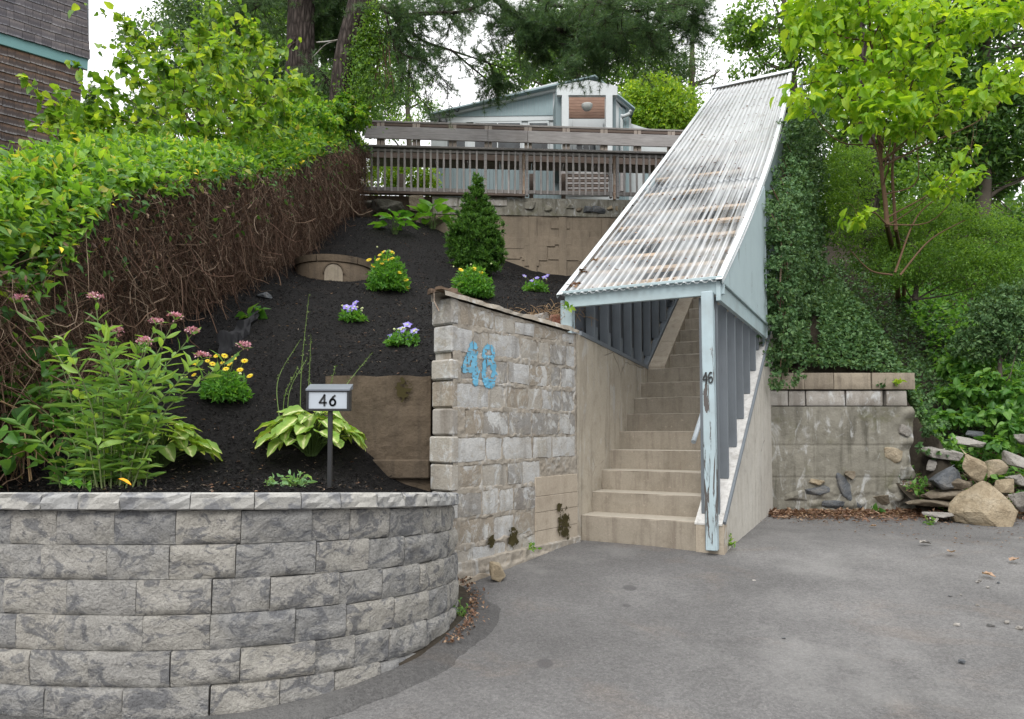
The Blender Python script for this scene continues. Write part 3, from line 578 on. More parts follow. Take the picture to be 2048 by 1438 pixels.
# ================================================================== CURVED RETAINING WALL
rw = thing('retaining_wall', 'curved retaining wall of grey split-face blocks with a capstone row, holding the mulch bed', 'wall', (-1.63, 3.05, 0))
def arc_pt(l, dr):               # l: metres along the wall from its nearest point (right positive); dr: outward
    if l > 0:
        Lr = AR * R(97); a = -math.pi / 2 + min(l, Lr) / AR; n_ = A(math.cos(a), math.sin(a), 0); p = A(AC[0], AC[1], 0) + n_ * (AR + dr)
        if l > Lr: tdir = A(-n_[1], n_[0], 0); p = p + tdir * (l - Lr)
        return p, n_
    a = -math.pi / 2 + l / AR2; n_ = A(math.cos(a), math.sin(a), 0); return A(AC2[0], AC2[1], 0) + n_ * (AR2 + dr), n_
def block_mesh(width, h, depth, seed, rough=.016, nx=9, nz=5, bev=.008):
    """split-face block: a rough broken face in front of a plain body; x along, -y out, z up"""
    mb = MB(); gx = np.linspace(0, 1, nx); gzz = np.linspace(0, 1, nz); X, Z = np.meshgrid(gx, gzz); e = np.minimum.reduce([X * nx * 1.5 + .25, (1 - X) * nx * 1.5 + .25, Z * nz, (1 - Z) * nz]); e = np.clip(e, 0, 1)
    q = np.stack([X * width * 9, Z * h * 9, X * 0 + seed * 3.7], -1); y_ = -(e * .007 + e * rough * (.9 * fbm(q, seed, 3) + .25 * vnoise(q * 3, seed + 9)))
    V = np.stack([(X - .5) * (width - .0005), y_ + .005 * np.clip(1 - Z * nz * .8, 0, 1) + .003 * np.clip(1 - (1 - Z) * nz * .8, 0, 1), Z * (h - .0035)], -1).reshape(-1, 3); i = (np.arange(nz - 1)[:, None] * nx + np.arange(nx - 1)[None]).reshape(-1)
    mb.add(V, np.stack([i, i + 1, i + nx + 1, i + nx], -1), True); a, b, c, d = V[0], V[nx - 1], V[nx * nz - 1], V[nx * (nz - 1)]
    k = .93; B = [A(a[0] * k, depth, a[2]), A(b[0] * k, depth, b[2]), A(c[0] * k, depth, c[2]), A(d[0] * k, depth, d[2])]
    ring = list(V[:nx]) + list(V[2 * nx - 1::nx]) + list(V[nx * (nz - 1):nx * nz - 1][::-1]) + list(V[nx:nx * (nz - 1):nx][::-1])
    n = len(ring); m2 = len(ring); back = []
    for p in ring: back.append(A(p[0] * k, depth, p[2]))
    mb.add(ring + back, [(j, n + j, n + (j + 1) % n, (j + 1) % n) for j in range(n)] + [tuple(range(n, 2 * n))])
    return mb.mesh('block')
rn = random.Random(5); WID = [.19, .235, .27, .31, .345]; BM = {}
for wi in WID:
    for k in range(4): BM[(wi, k)] = block_mesh(wi, .152, .19, int(wi * 1000) + k * 17, .017, 13, 7); BM[(wi, k)].materials.append(MAT['block'])
LTOT = AR * R(97) + .22; LL = -3.15
def shear(M):                    # the courses follow the slight fall of the wall towards the stairs
    return M
for c in range(8):
    l = LL - rn.random() * .2; dr = .012 * c
    while l < LTOT:
        wi = rn.choice(WID[1:] if l < .7 else WID[:3]); 
        if l + wi > LTOT: wi = min(WID, key=lambda q: abs(q - max(.12, LTOT - l)))
        p, n_ = arc_pt(l + wi / 2, dr); x_ = A(-n_[1], n_[0], 0); zt = capz(p[1]) - .078 - .152 * (c + 1)
        z_ = A(x_[0] * 0, 0, 1.0); zx = unit(x_ + A(0, 0, -.09 * x_[1]))
        sc_ = (wi + .0005 + .012 * c * wi / AR * (1 if l > 0 else .4)) / wi
        if zt > gz(p[1]) - .16:
            o = put('block', BM[(wi, rn.randrange(4))], frame(p + n_ * rn.uniform(-.002, .002) + A(0, 0, zt), zx * sc_, -n_, z_), rw)
        l += wi + .001
# capstones: wedge blocks that butt together round the curve
l = LL; k = 0
while l < LTOT - .02:
    wi = rn.uniform(.17, .30) if l < .7 else rn.uniform(.13, .2); wi = min(wi, LTOT - l); mb = MB(); na = 6; nzc = 4; F = []; V = []
    prof = [(.030, -.0), (.040, .006), (.041, .03), (.039, .055), (.034, .070), (.024, .078), (-.08, .0785), (-.235, .077), (-.24, 0.0)]
    for i in range(na + 1):
        ll = l + .0015 + (wi - .003) * i / na; 
        for j, (o_, zz) in enumerate(prof):
            jn = .010 * float(vnoise(A(ll * 22, j * 1.7, k)[None], 3)[0]) if j < 5 else .001 * float(vnoise(A(ll * 22, j * 1.7, k)[None], 3)[0])
            p, n_ = arc_pt(ll, o_ + jn); V.append(p + A(0, 0, capz(p[1]) - .0785 + zz + jn * .25))
    m_ = len(prof)
    for i in range(na):
        for j in range(m_): F.append((i * m_ + j, (i + 1) * m_ + j, (i + 1) * m_ + (j + 1) % m_, i * m_ + (j + 1) % m_))
    F += [tuple(range(m_)), tuple(range(na * m_, na * m_ + m_))[::-1]]
    mb.add(V, F); mb.build('capstone', MAT['cap'], rw); l += wi; k += 1
# earth and gravel backfill that the wall holds
mb = MB(); pts = []
for i in range(61):
    l = LL + (LTOT - LL) * i / 60; p, n_ = arc_pt(l, -.16); pts.append(p)
V = []; 
for p in pts: V += [p + A(0, 0, 0), p + A(0, 0, capz(p[1]) - .10)]
mb.add(V, [(2 * i, 2 * i + 2, 2 * i + 3, 2 * i + 1) for i in range(60)]); mb.build('backfill', MAT['soil'], rw)

# ================================================================== OLD BLOCK WALL WITH THE SPRAYED NUMBER
TOPZ = lambda s: EZ + .955 - .075 * s / WL - .0 * s
bw = thing('block_wall', 'old patched concrete block wall with blue sprayed number beside the stairs', 'wall', Wp(0, 0, 0))
CH = .198; rgb = np.random.default_rng(11)
def wsurf_noise(s, zz, seed=0): return .0035 * vnoise(np.stack([s * 7, zz * 7, s * 0 + seed], -1), 21) + .003 * vnoise(np.stack([s * 25, zz * 25, s * 0 + seed], -1), 22)
SURF = []                        # (s0, s1, z0, z1, outward offset) of every face block
def face_block(s0, s1, z0, z1, mat, out=0.0, name='block', thick=.09, tilt=0.0):
    mb = MB(); nx, nz2 = 7, 6; X, Z = np.meshgrid(np.linspace(0, 1, nx), np.linspace(0, 1, nz2)); wv = s1 - s0; hv = z1 - z0
    ex = np.clip(np.minimum(X, 1 - X) * wv / .004 + .2, 0, 1); ez = np.clip(np.minimum(Z, 1 - Z) * hv / .004 + .2, 0, 1); e = ex * ez
    S = s0 + X * wv; Zv = z0 + Z * hv; jx = .006 * vnoise(np.stack([S * 11, Zv * 11, S * 0], -1), 41) ; jz = .008 * vnoise(np.stack([S * 11, Zv * 11, S * 0 + 5], -1), 42)
    N_ = out + wsurf_noise(S, Zv) - .004 * (1 - e); V = W0 + (S + jx)[..., None] * WD + N_[..., None] * WN; V[..., 2] = Zv + jz + tilt * (S - s0)
    i = (np.arange(nz2 - 1)[:, None] * nx + np.arange(nx - 1)[None]).reshape(-1); V = V.reshape(-1, 3); mb.add(V, np.stack([i, i + 1, i + nx + 1, i + nx], -1), True)
    ring = list(range(nx)) + list(range(2 * nx - 1, nx * nz2, nx)) + list(range(nx * nz2 - 2, nx * (nz2 - 1) - 1, -1)) + list(range(nx * (nz2 - 2), 0, -nx)); n = len(ring)
    rv = V[ring]; mb.add(np.concatenate([rv, rv - WN * thick]), [(j, n + j, n + (j + 1) % n, (j + 1) % n) for j in range(n)])
    SURF.append((s0, s1, z0, z1, out)); return mb.build(name, mat, bw)
rn = random.Random(8)
for row in range(10):
    z1 = EZ + .955 - .012 - CH * row; s = .0 + rn.uniform(.06, .14) if row % 2 == 0 else .02; z0 = z1 - CH + .018
    while s < WL - .05:
        wi = rn.choice([.19, .24, .34, .385, .30, .2, .27]) * (.8 if s > 1.0 else 1); e = min(s + wi, WL - .02)
        if WL - .02 - e < .09: e = WL - .02
        zz1 = min(z1, TOPZ(e) - .03)
        inpanel = (s + e) / 2 > .98 and z0 < EZ - .42
        if not inpanel and zz1 - z0 > .06 and z0 > EZ - 1.02:
            q = rn.random(); a = rn.uniform(.0, .012); b = rn.uniform(0, .012)
            face_block(s + .004, e - .012, z0 + a, zz1 - b, MAT['cmu'], rn.uniform(-.003, .004), tilt=rn.uniform(-.02, .02))
        s = e
# mortar body
ns, nz_ = 230, 290; sg = np.linspace(0.0, WL + .02, ns); tg = np.linspace(0, 1, nz_); Sg, Tg = np.meshgrid(sg, tg)
zb = .30; Zm = zb + (TOPZ(Sg) - .02 - zb) * Tg; nn = -.014 + .009 * fbm(np.stack([Sg * 9, Zm * 9, Sg * 0], -1), 31, 3) + .006 * vnoise(np.stack([Sg * 30, Zm * 30, Sg * 0], -1), 33)
def mortar_off(Sg, Zm):
    dm = np.full(Sg.shape, -1.0)
    for s0, s1, z0, z1, o_ in SURF: dm = np.maximum(dm, np.minimum(np.minimum(Sg - s0, s1 - Sg), np.minimum(Zm - z0, z1 - Zm)))
    jm = smoothstep(.018, .001, dm + .010 * vnoise(np.stack([Sg * 14, Zm * 14, Sg * 0], -1), 35) + .007 * vnoise(np.stack([Sg * 45, Zm * 45, Sg * 0], -1), 36))
    nn = -.020 + .018 * jm + .004 * fbm(np.stack([Sg * 12, Zm * 12, Sg * 0], -1), 31, 3) + .004 * vnoise(np.stack([Sg * 40, Zm * 40, Sg * 0], -1), 33)
    return np.where(Zm < EZ - .93, nn + .035 + .012 * np.sin(Sg * 3), nn)
nn = mortar_off(Sg, Zm)
V = W0 + Sg[..., None] * WD + nn[..., None] * WN; V[..., 2] = Zm; i = (np.arange(nz_ - 1)[:, None] * ns + np.arange(ns - 1)[None]).reshape(-1)
mb = MB(); mb.add(V.reshape(-1, 3), np.stack([i, i + 1, i + ns + 1, i + ns], -1), True)
prism(mb, [Wp(.012, -.03, zb), Wp(WL, -.03, zb), Wp(WL, -.03, TOPZ(WL) - .02), Wp(.012, -.03, TOPZ(0) - .02)], -WN * .155)
mb.build('mortar', MAT['mortar'], bw)
# poured panel beside the stair corner, in board-high lifts
z = EZ - .38; 
for hb in (.16, .13, .15, .2, .25):
    m = MB(); a = Wp(.97, .004 + rn.uniform(0, .004), z - hb + .003); obox(m, a, WD * (WL - .97), -WN * .08, A(0, 0, hb - .003), .003); m.build('poured_panel', MAT['curb'], bw); z -= hb
# footing that bulges at the base
m = MB(); pts = spline([(0, .05), (.4, .045), (.75, .03), (1.0, .012)], 22); V = []; 
for s, o_ in pts: V += [Wp(s, o_ + .012 * rn.random(), gz(W0[1] + WD[1] * s) - .1), Wp(s, o_ + .01 * rn.random(), EZ - 1.06 + .03 * rn.random()), Wp(s, -.02, EZ - 1.03)]
m.add(V, [(3 * i + k, 3 * i + 3 + k, 3 * i + 4 + k, 3 * i + 1 + k) for i in range(21) for k in (0, 1)]); m.build('footing', MAT['curb'], bw)
# the end of the wall: whole blocks seen head-on, some shifted
z1 = TOPZ(0) - .005
for k in range(10):
    hk = CH - .008; sh = [.004, .0, .012, -.006, .0, .018, .012, .008, .0, 0][k]; m = MB(); wdt = [.205, .19, .2, .21, .2, .21, .205, .2, .2, .2][k]
    hh = hk if k != 2 else hk - .045
    V, F = hexa([Wp(-.012 - sh, -wdt, z1 - hk), Wp(.06, -wdt, z1 - hk), Wp(.06, 0.002 + sh * .5, z1 - hk), Wp(-.012 - sh, 0.002 + sh * .5, z1 - hk), Wp(-.012 - sh, -wdt, z1 - hk + hh), Wp(.06, -wdt, z1 - hk + hh), Wp(.06, .002 + sh * .5, z1 - hk + hh), Wp(-.012 - sh, .002 + sh * .5, z1 - hk + hh)], .012)
    m.add(V, F); m.build('end_block', MAT['cmu'] if k != 4 else MAT['paleblock'], bw); z1 -= CH
# crumbling ledge along the top: old form board and mortar crust
m = MB(); N_ = 26; V = []
for i in range(N_ + 1):
    s = -.10 + (WL + .02 + .1) * i / N_; t = TOPZ(s) - .01; j = rn.uniform(-.008, .008)
    V += [Wp(s, .022 + j, t), Wp(s, .012 + rn.uniform(-.01, .01), t + .035 + j), Wp(s, -.06, t + .045 + j), Wp(s, -.12 + j, t + .02), Wp(s, -.12, t - .03)]
m.add(V, [(5 * i + k, 5 * i + 5 + k, 5 * i + 6 + k, 5 * i + 1 + k) for i in range(N_) for k in range(4)]); m.build('crust', MAT['mortar'], bw)
def rough_plank(parent, a, b, wdt, th, seed, mat):
    a = np.asarray(a, float); b = np.asarray(b, float); n = 16; u_ = unit(b - a); s_ = unit(np.cross(u_, UP)); V = []; r_ = random.Random(seed)
    for i in range(n + 1):
        p = a + (b - a) * i / n; w1 = wdt * (.8 + .35 * r_.random()); t1 = th * (.6 + .6 * r_.random())
        V += [p - s_ * w1 / 2, p + s_ * w1 / 2, p + s_ * w1 / 2 * r_.uniform(.7, 1) + UP * t1, p + UP * t1 * 1.15, p - s_ * w1 / 2 * r_.uniform(.7, 1) + UP * t1 * .9]
    F = [(5 * i + k, 5 * i + (k + 1) % 5, 5 * i + 5 + (k + 1) % 5, 5 * i + 5 + k) for i in range(n) for k in range(5)] + [(4, 3, 2, 1, 0), tuple(5 * n + q for q in range(5))]
    m = MB(); m.add(V, F); return m.build('rotten_board', mat, parent)
t0 = TOPZ(0) + .02
rough_plank(bw, Wp(-.13, -.02, t0 + .015), Wp(.55, -.065, TOPZ(.55) + .012), .08, .018, 1, MAT['wetrot'])
rough_plank(bw, Wp(-.11, -.13, t0 + .0), Wp(.08, -.05, t0 + .03), .07, .03, 2, MAT['wetrot'])
rough_plank(bw, Wp(.85, -.07, TOPZ(.85) + .02), Wp(1.3, -.08, TOPZ(1.3) + .0), .07, .02, 3, MAT['wetrot'])
m = MB(); tube(m, [Wp(-.10, -.09, t0 + .02), Wp(-.115, -.075, t0 - .06), Wp(-.09, -.05, t0 - .13)], .0035, 5); m.build('bent_rod', MAT['rust'], bw)
# sprayed figures: a film of paint that follows the blocks
def paint_digits():
    mb = MB(); cs = .0065; Z0 = EZ + .165; rows = []
    def seg(p, a, b):
        a = np.array(a); b = np.array(b); t = np.clip(((p - a) @ (b - a)) / ((b - a) @ (b - a)), 0, 1); return np.linalg.norm(p - (a + t[:, None] * (b - a)), axis=1)
    def ell(p, c, a, b):
        q = (p - np.array(c)) / np.array([a, b]); rr = np.linalg.norm(q, axis=1); return np.abs(rr - 1) * min(a, b)
    gx, gy = np.meshgrid(np.arange(.07, .52, cs), np.arange(EZ + .30, EZ + .70, cs)); pw = np.stack([gx.ravel(), gy.ravel()], -1); p = pw.copy(); p[:, 1] = EZ + .18 + (pw[:, 1] - EZ - .345) / .76; nzv = vnoise(np.c_[p * 30, p[:, :1] * 0], 51) * .008 + vnoise(np.c_[p * 90, p[:, :1] * 0], 52) * .006
    b0 = EZ + .155
    d4 = np.minimum.reduce([seg(p, (.215, b0 + .40), (.235, b0 + .03)), seg(p, (.208, b0 + .39), (.13, b0 + .20)), seg(p, (.12, b0 + .165), (.255, b0 + .15)), seg(p, (.13, b0 + .2), (.12, b0 + .15))])
    d8 = np.minimum(ell(p, (.385, b0 + .330), .050, .070) + .006, ell(p, (.392, b0 + .140), .060, .115))
    keep = (np.minimum(d4 - .033, d8 - .027) + nzv < 0) & ~((vnoise(np.c_[p * 55, p[:, :1] * 0], 53) > .58))
    p = pw[keep]; out = np.full(len(p), -.05); mo = mortar_off(p[:, 0], p[:, 1])
    for s0, s1, z0, z1, o_ in SURF:
        k = (p[:, 0] > s0 + .003) & (p[:, 0] < s1 - .003) & (p[:, 1] > z0 + .003) & (p[:, 1] < z1 - .003); out[k] = o_
    corners = []
    for dx, dz in ((0, 0), (1, 0), (1, 1), (0, 1)):
        s = p[:, 0] + dx * cs; zz = p[:, 1] + dz * cs; o2 = np.maximum(out + wsurf_noise(s, zz), mortar_off(s, zz)) + .0035; v = W0 + s[:, None] * WD + o2[:, None] * WN; v[:, 2] = zz; corners.append(v)
    V = np.stack(corners, 1).reshape(-1, 3); mb.add(V, np.arange(len(V)).reshape(-1, 4)); mb.build('sprayed_number', MAT['paintblue'], bw)
paint_digits()
def film(name, mat, parent, cells, cs, off, place):
    """thin film of growth on a wall face, kept only where cells(p) is true"""
    out = []
    for dx, dz in ((0, 0), (1, 0), (1, 1), (0, 1)): out.append(place(cells[:, 0] + dx * cs, cells[:, 1] + dz * cs))
    V = np.stack(out, 1).reshape(-1, 3); mb = MB(); mb.add(V, np.arange(len(V)).reshape(-1, 4)); tag(mb.build(name, mat, parent), kind='stuff')
def patches(specs, cs, seed):
    keep = []
    for cx, cz, w_, h_ in specs:
        gx, gy = np.meshgrid(np.arange(cx - w_, cx + w_, cs), np.arange(cz - h_, cz + h_, cs)); p = np.stack([gx.ravel(), gy.ravel()], -1); rr3 = ((p[:, 0] - cx) / w_) ** 2 + ((p[:, 1] - cz) / h_) ** 2
        n_ = vnoise(np.c_[p * 22, p[:, :1] * 0 + seed], 61) * .55 + vnoise(np.c_[p * 70, p[:, :1] * 0], 62) * .4; keep.append(p[rr3 + n_ < .62])
    return np.concatenate(keep)
def wall_place(sv, zv):
    v = W0 + sv[:, None] * WD + (.017 + wsurf_noise(sv, zv))[:, None] * WN; v[:, 2] = zv; return v
film('moss_patch', MAT['moss'], bw, patches(((.66, EZ - .83, .09, .09), (.40, EZ - .83, .05, .05), (1.36, EZ - .80, .10, .16), (1.30, EZ - .66, .06, .05)), .006, 1), .006, 0, wall_place)

# low brown wall that stops the bed behind the sign
lw = thing('low_wall', 'low rough brown concrete wall in the mulch behind the illuminated house sign', 'wall', (-1, 5.05, 0))
gx, gy = np.meshgrid(np.linspace(-1.38, -.60, 40), np.linspace(.9, EZ + .405, 30)); nn = 5.03 + .012 * fbm(np.stack([gx * 6, gy * 6, gx * 0], -1), 61, 4)
m = MB(); i = (np.arange(29)[:, None] * 40 + np.arange(39)[None]).reshape(-1); m.add(np.stack([gx, nn, gy + .008 * vnoise(np.stack([gx * 9, gy * 0, gx * 0], -1), 5) * (gy > 1.9)], -1).reshape(-1, 3), np.stack([i, i + 1, i + 41, i + 40], -1))
obox(m, (-1.38, 5.035, .9), (.78, 0, 0), (0, .19, 0), (0, 0, EZ + .40 - .9), .01); m.build('wall_body', MAT['brown'], lw)
m = MB(); obox(m, (-1.36, 4.985, EZ - .35), (.76, 0, 0), (0, .045, 0), (0, 0, .14), .01); m.build('footing', MAT['brown'], lw)
film('moss_patch', MAT['moss'], lw, patches(((-.80, EZ + .30, .07, .09),), .006, 3), .006, 0, lambda a_, b_: np.stack([a_, 5.008 + 0 * a_, b_], -1))

# ================================================================== STAIRS AND THEIR WALLS
stairs = thing('staircase', 'straight flight of tan concrete steps rising under the blue shelter', 'stairs', S0)
rn = random.Random(2)
def nos(s): return .63 + .187 + .6655 * s
for k in range(1, 29):
    s0 = .281 * (k - 1) + rn.uniform(-.006, .006); zt = .63 + .187 * k; r0 = .0 if k <= 9 else .2; r1 = 1.012; zl = zt - (.187 if k > 1 else .35)
    m = MB(); lip = .0; nx = 12; V = []
    for i in range(nx + 1):
        r_ = r0 + (r1 - r0) * i / nx; j = .004 * float(vnoise(A(r_ * 9, k * 3.3, 0)[None], 7)[0]); j2 = .005 * float(vnoise(A(r_ * 14, k * 5.3, 2)[None], 8)[0])
        V += [L(s0 + .004 + j, r_, zl), L(s0 + j, r_, zt - .012), L(s0 + .001 + j2, r_, zt - .003), L(s0 + .006 + j2, r_, zt), L(s0 + .34, r_, zt), L(s0 + .34, r_, zl)]
    m.add(V, [(6 * i + q, 6 * i + 6 + q, 6 * i + 6 + (q + 1) % 6, 6 * i + (q + 1) % 6) for i in range(nx) for q in range(6)] + [tuple(range(6)), tuple(6 * nx + q for q in range(6))[::-1]])
    m.build('step', MAT['step'], stairs)
m = MB(); seg = [2.26]; 
while seg[-1] < 8: seg.append(seg[-1] + rn.uniform(.45, .8))
for a, b in zip(seg[:-1], seg[1:]):      # stepped run of curb stones on the left of the upper flight
    m = MB(); e = rn.uniform(0, .006); V, F = hexa([L(a, .005, nos(a) - .5), L(a, .205, nos(a) - .5), L(b - .002, .205, nos(b) - .5), L(b - .002, .005, nos(b) - .5), L(a, .005, nos(a) + .02 + e), L(a, .205, nos(a) + .02 + e), L(b - .002, .205, nos(b) + .02 + e), L(b - .002, .005, nos(b) + .02 + e)], .008)
    m.add(V, F); m.build('curb_stone', MAT['curb'], stairs)
sw = thing('stair_side_wall', 'tan cracked stucco wall along the open side of the lower steps', 'wall', L(0, -.1, 0))
def wall_grid(parent, name, mat, fn, nu, nv, amp=.004, seed=1, scale=6):
    uu, vv = np.meshgrid(np.linspace(0, 1, nu), np.linspace(0, 1, nv)); V = np.array([[fn(a, b) for a, b in zip(ra, rb)] for ra, rb in zip(uu, vv)]); m = MB()
    nn_ = np.cross(V[0, -1] - V[0, 0], V[-1, 0] - V[0, 0]); nn_ = unit(nn_); V = V + nn_ * (amp * fbm(V * scale, seed, 3))[..., None]
    i = (np.arange(nv - 1)[:, None] * nu + np.arange(nu - 1)[None]).reshape(-1); m.add(V.reshape(-1, 3), np.stack([i, i + 1, i + nu + 1, i + nu], -1), True); return m, V
zt_ = lambda s: (2.435 - .055 * s) if s < 2.26 else nos(s) + .0
m, _ = wall_grid(sw, '', None, lambda a, b: L(-.11 + 2.37 * a, 0.0, .3 + (zt_(-.11 + 2.37 * a) - .3) * b), 50, 40, .005, 71)
prism(m, [L(-.11, -.008, .3), L(2.27, -.008, .3), L(2.27, -.008, zt_(2.2)), L(-.11, -.008, zt_(-.1))], -RR * .18)
prism(m, [L(2.26, -.004, 1.5), L(8.2, -.004, 5.2), L(8.2, -.004, nos(8.2) - .0), L(2.26, -.004, nos(2.26))], -RR * .184)
m.build('wall_body', MAT['stucco'], sw)
rwall = thing('stair_outer_wall', 'pale concrete wall with sloping top on the drive side of the stairs', 'wall', Q(0, 0, 0))
TOPR = lambda t: .805 + .675 * t
m, _ = wall_grid(rwall, '', None, lambda a, b: Q(3.3 * a, 0, .3 + (TOPR(3.3 * a) - .012 - .3) * b), 50, 36, .004, 81)
prism(m, [Q(0.004, -.006, .3), Q(3.3, -.006, .3), Q(3.3, -.006, TOPR(3.3) - .015), Q(.004, -.006, TOPR(0) - .015)], -EN * .20)
prism(m, [Q(3.3, 0, .3), Q(8.4, 0, 3), Q(8.4, 0, TOPR(8.4) - .015), Q(3.3, 0, TOPR(3.3) - .015)], -EN * .2)
m.build('wall_body', MAT['sidewall'], rwall)
m = MB(); prism(m, [Q(-.01, -.225, .3), Q(.0, .0, .3), Q(.0, .0, .80), Q(-.01, -.225, .80)], E_ * .12); m.build('end_pier', MAT['curb'], rwall)
m = MB(); prism(m, [Q(-.012, -.012, .795), Q(-.012, -.235, .795), Q(8.4, -.235, TOPR(8.4) - .012), Q(8.4, -.012, TOPR(8.4) - .012)], A(0, 0, .014)); m.build('sloping_sill', MAT['white_curb'], rwall)
part_bar('edge_trim', MAT['greyp'], rwall, Q(.02, .0, TOPR(.02) - .005), Q(5.4, 0, TOPR(5.4) - .005), .022, .035, EN)

# ================================================================== THE SHELTER OVER THE STAIRS
sh = thing('stair_shelter', 'pale blue timber stair shelter with steep corrugated translucent roof', 'shelter', L(0, .5, .6))
ROOF0 = L(.0617, -.183, 2.845); SL = math.tan(.6019)
def roofpt(q, r_):               # q: horizontal metres up the stairs, r_: 0..1 across
    wdt = 1.425; qq = q / 8.25
    bow = (.07 * math.sin(math.pi * min(1, max(0, qq)))) * r_
    p = ROOF0 + D * q + RR * (wdt * r_ + bow); p[2] += SL * q - (.045 + .085 * r_) * math.sin(math.pi * min(1, max(0, qq)) ** .75)
    return p
nc = 21; per = 8; nxr = nc * per + 1; prof = [0, .35, 1, 1, 1, .35, 0, 0]
xi = np.arange(nxr); hgt = np.array([prof[k % per] for k in xi]) * .018
for si, (qa, qb) in enumerate(((-.09, 2.78), (2.70, 5.58), (5.50, 8.28))):
    nyr = 20; V = np.zeros((nyr, nxr, 3)); dn = unit(np.cross(RR, D * 1 + UP * SL))
    for j in range(nyr):
        q = qa + (qb - qa) * j / (nyr - 1); p0 = roofpt(q, -.02); p1 = roofpt(q, 1.02)
        f = (xi / (nxr - 1))[:, None]; V[j] = p0 + (p1 - p0) * f + dn * (hgt[:, None] + .012 + .006 * si * (0 if si != 1 else 1) + .007 * (1 - j / (nyr - 1)))
    o = bpy.data.objects.new('roof_sheet', None); 
    i = (np.arange(nyr - 1)[:, None] * nxr + np.arange(nxr - 1)[None]).reshape(-1); m = MB()
    # local frame: x across, y up the slope, so streaks run down the sheets
    M3 = np.stack([RR, unit(D + UP * SL), dn], 0); base = np.array(ROOF0); Vl = (V.reshape(-1, 3) - base) @ M3.T
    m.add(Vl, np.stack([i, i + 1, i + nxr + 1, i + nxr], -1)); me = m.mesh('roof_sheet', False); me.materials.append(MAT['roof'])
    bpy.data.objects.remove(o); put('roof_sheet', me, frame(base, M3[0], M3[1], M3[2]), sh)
dn = unit(np.cross(RR, D + UP * SL))
# white flashing down both edges and cap at the ridge
for r0_, r1_, nm in ((-.02, .02, 'edge_flashing'), (.975, 1.012, 'edge_flashing')):
    m = MB(); V = []
    for j in range(30):
        q = -.10 + 8.4 * j / 29; a = roofpt(q, r0_) + dn * .045; b = roofpt(q, r1_) + dn * .045; V += [a - dn * (.04 if r0_ < 0 else .0), a, b, b - dn * (.05 if r0_ > 0 else 0)]
    m.add(V, [(4 * j + k, 4 * j + 4 + k, 4 * j + 5 + k, 4 * j + 1 + k) for j in range(29) for k in range(3)]); m.build(nm, MAT['whitep'], sh)
part_bar('ridge_cap', MAT['alu'], sh, roofpt(8.32, -.05) + dn * .045, roofpt(8.32, 1.04) + dn * .045, .16, .05, D)
for k, q in enumerate((.12, .42, .75, 1.15, 1.55, 1.95, 2.6, 3.2, 3.8, 4.4, 5.0, 5.6, 6.2, 6.8, 7.4, 8.1)):
    part_bar('purlin', MAT['purlin'], sh, roofpt(q, .03) - dn * .022, roofpt(q, .97) - dn * .022, .085, .035, D + UP * SL)
for r_ in (.035, .965): 
    m = MB()
    for j in range(8): bar(m, roofpt(j * 1.03, r_) - dn * .09, roofpt((j + 1) * 1.03, r_) - dn * .09, .04, .09, RR)
    m.build('rafter', MAT['greyp'], sh)
rn = random.Random(4); m = MB(); m2 = MB()
for q in np.arange(.0, 8.3, .48):
    for r_ in np.linspace(.03, .97, 12):
        p = roofpt(q + rn.uniform(-.02, .02), r_) + dn * .032; lathe(m, [(.0075, 0), (.0075, .006), (0, .009)], p, 6)
for k in range(52):
    p = roofpt(rn.uniform(.1, 7.0), rn.choice([rn.uniform(.0, .5), rn.uniform(.05, .97)])) + dn * .03; s_ = rn.uniform(.012, .028)
    v = rg.normal(size=(7, 3)); v = unit(v) * s_ * (.5 + rg.random((7, 1))); m2.add(p + v * A(1, 1, .5), [(0, 1, 2), (2, 3, 4), (4, 5, 6), (0, 3, 5), (1, 4, 6)])
for k in range(7):
    p = roofpt(.05 + .12 * k * rn.random(), .03 + .1 * rn.random()) + dn * .035; v = rg.normal(size=(9, 3)) * .03; m2.add(p + v * A(1, 1, .35), [(0, 1, 2), (2, 3, 4), (4, 5, 6), (6, 7, 8), (0, 3, 5), (1, 4, 6)])
tag(m.build('roof_screws', MAT['screw'], sh), kind='stuff'); tag(m2.build('roof_litter', MAT['deadleaf'], sh), kind='stuff')
# frame
part_bar('front_beam', MAT['bluep'], sh, L(.035, -.16, 2.765), L(.035, 1.262, 2.765), .04, .125, D)
part_bar('eave_strip', MAT['bluep'], sh, L(.0, -.18, 2.837), L(.0, 1.25, 2.837), .05, .025, D)
pst = part_bar('front_post', MAT['bluepeel'], sh, L(-.03, 1.135, 2.72), L(-.05, 1.15, .60), .095, .09, RR, .006)
for sgn in (0, 1):               # cast figures 4 and 6 on the post
    mm = MB(); base = L(-.085, 1.137 + (-.021 if sgn == 0 else .024), 2.005); bx, bz = RR, UP; hgtd, wd = .088, .034
    def loc(u_, v_): return base + bx * (u_ * wd) + bz * (v_ * hgtd) - D * .003
    if sgn == 0: strokes = [[(.28, -.5), (.28, .5)], [(.28, .5), (-.5, -.2)], [(-.5, -.2), (.55, -.2)]]
    else: strokes = [[(.35, .42), (-.05, .5), (-.42, .2), (-.45, -.2), (-.3, -.45), (.1, -.5), (.42, -.33), (.45, -.12), (.25, .05), (-.1, .05), (-.42, -.12)]]
    for st in strokes:
        for a, b in zip(st[:-1], st[1:]): bar(mm, loc(*a), loc(*b), .0105, .010, D)
    mm.build('digit', MAT['digit'], sh)
part_bar('left_post', MAT['bluepeel'], sh, L(.03, -.13, 2.71), L(.03, -.13, 2.39), .095, .09, RR, .005)
part_bar('outer_post', MAT['bluep'], sh, L(.10, -.2, 2.78), L(.10, -.2, 2.36), .04, .09, RR, .005)
rz = lambda s: 2.845 + SL * (s - .06) - .12
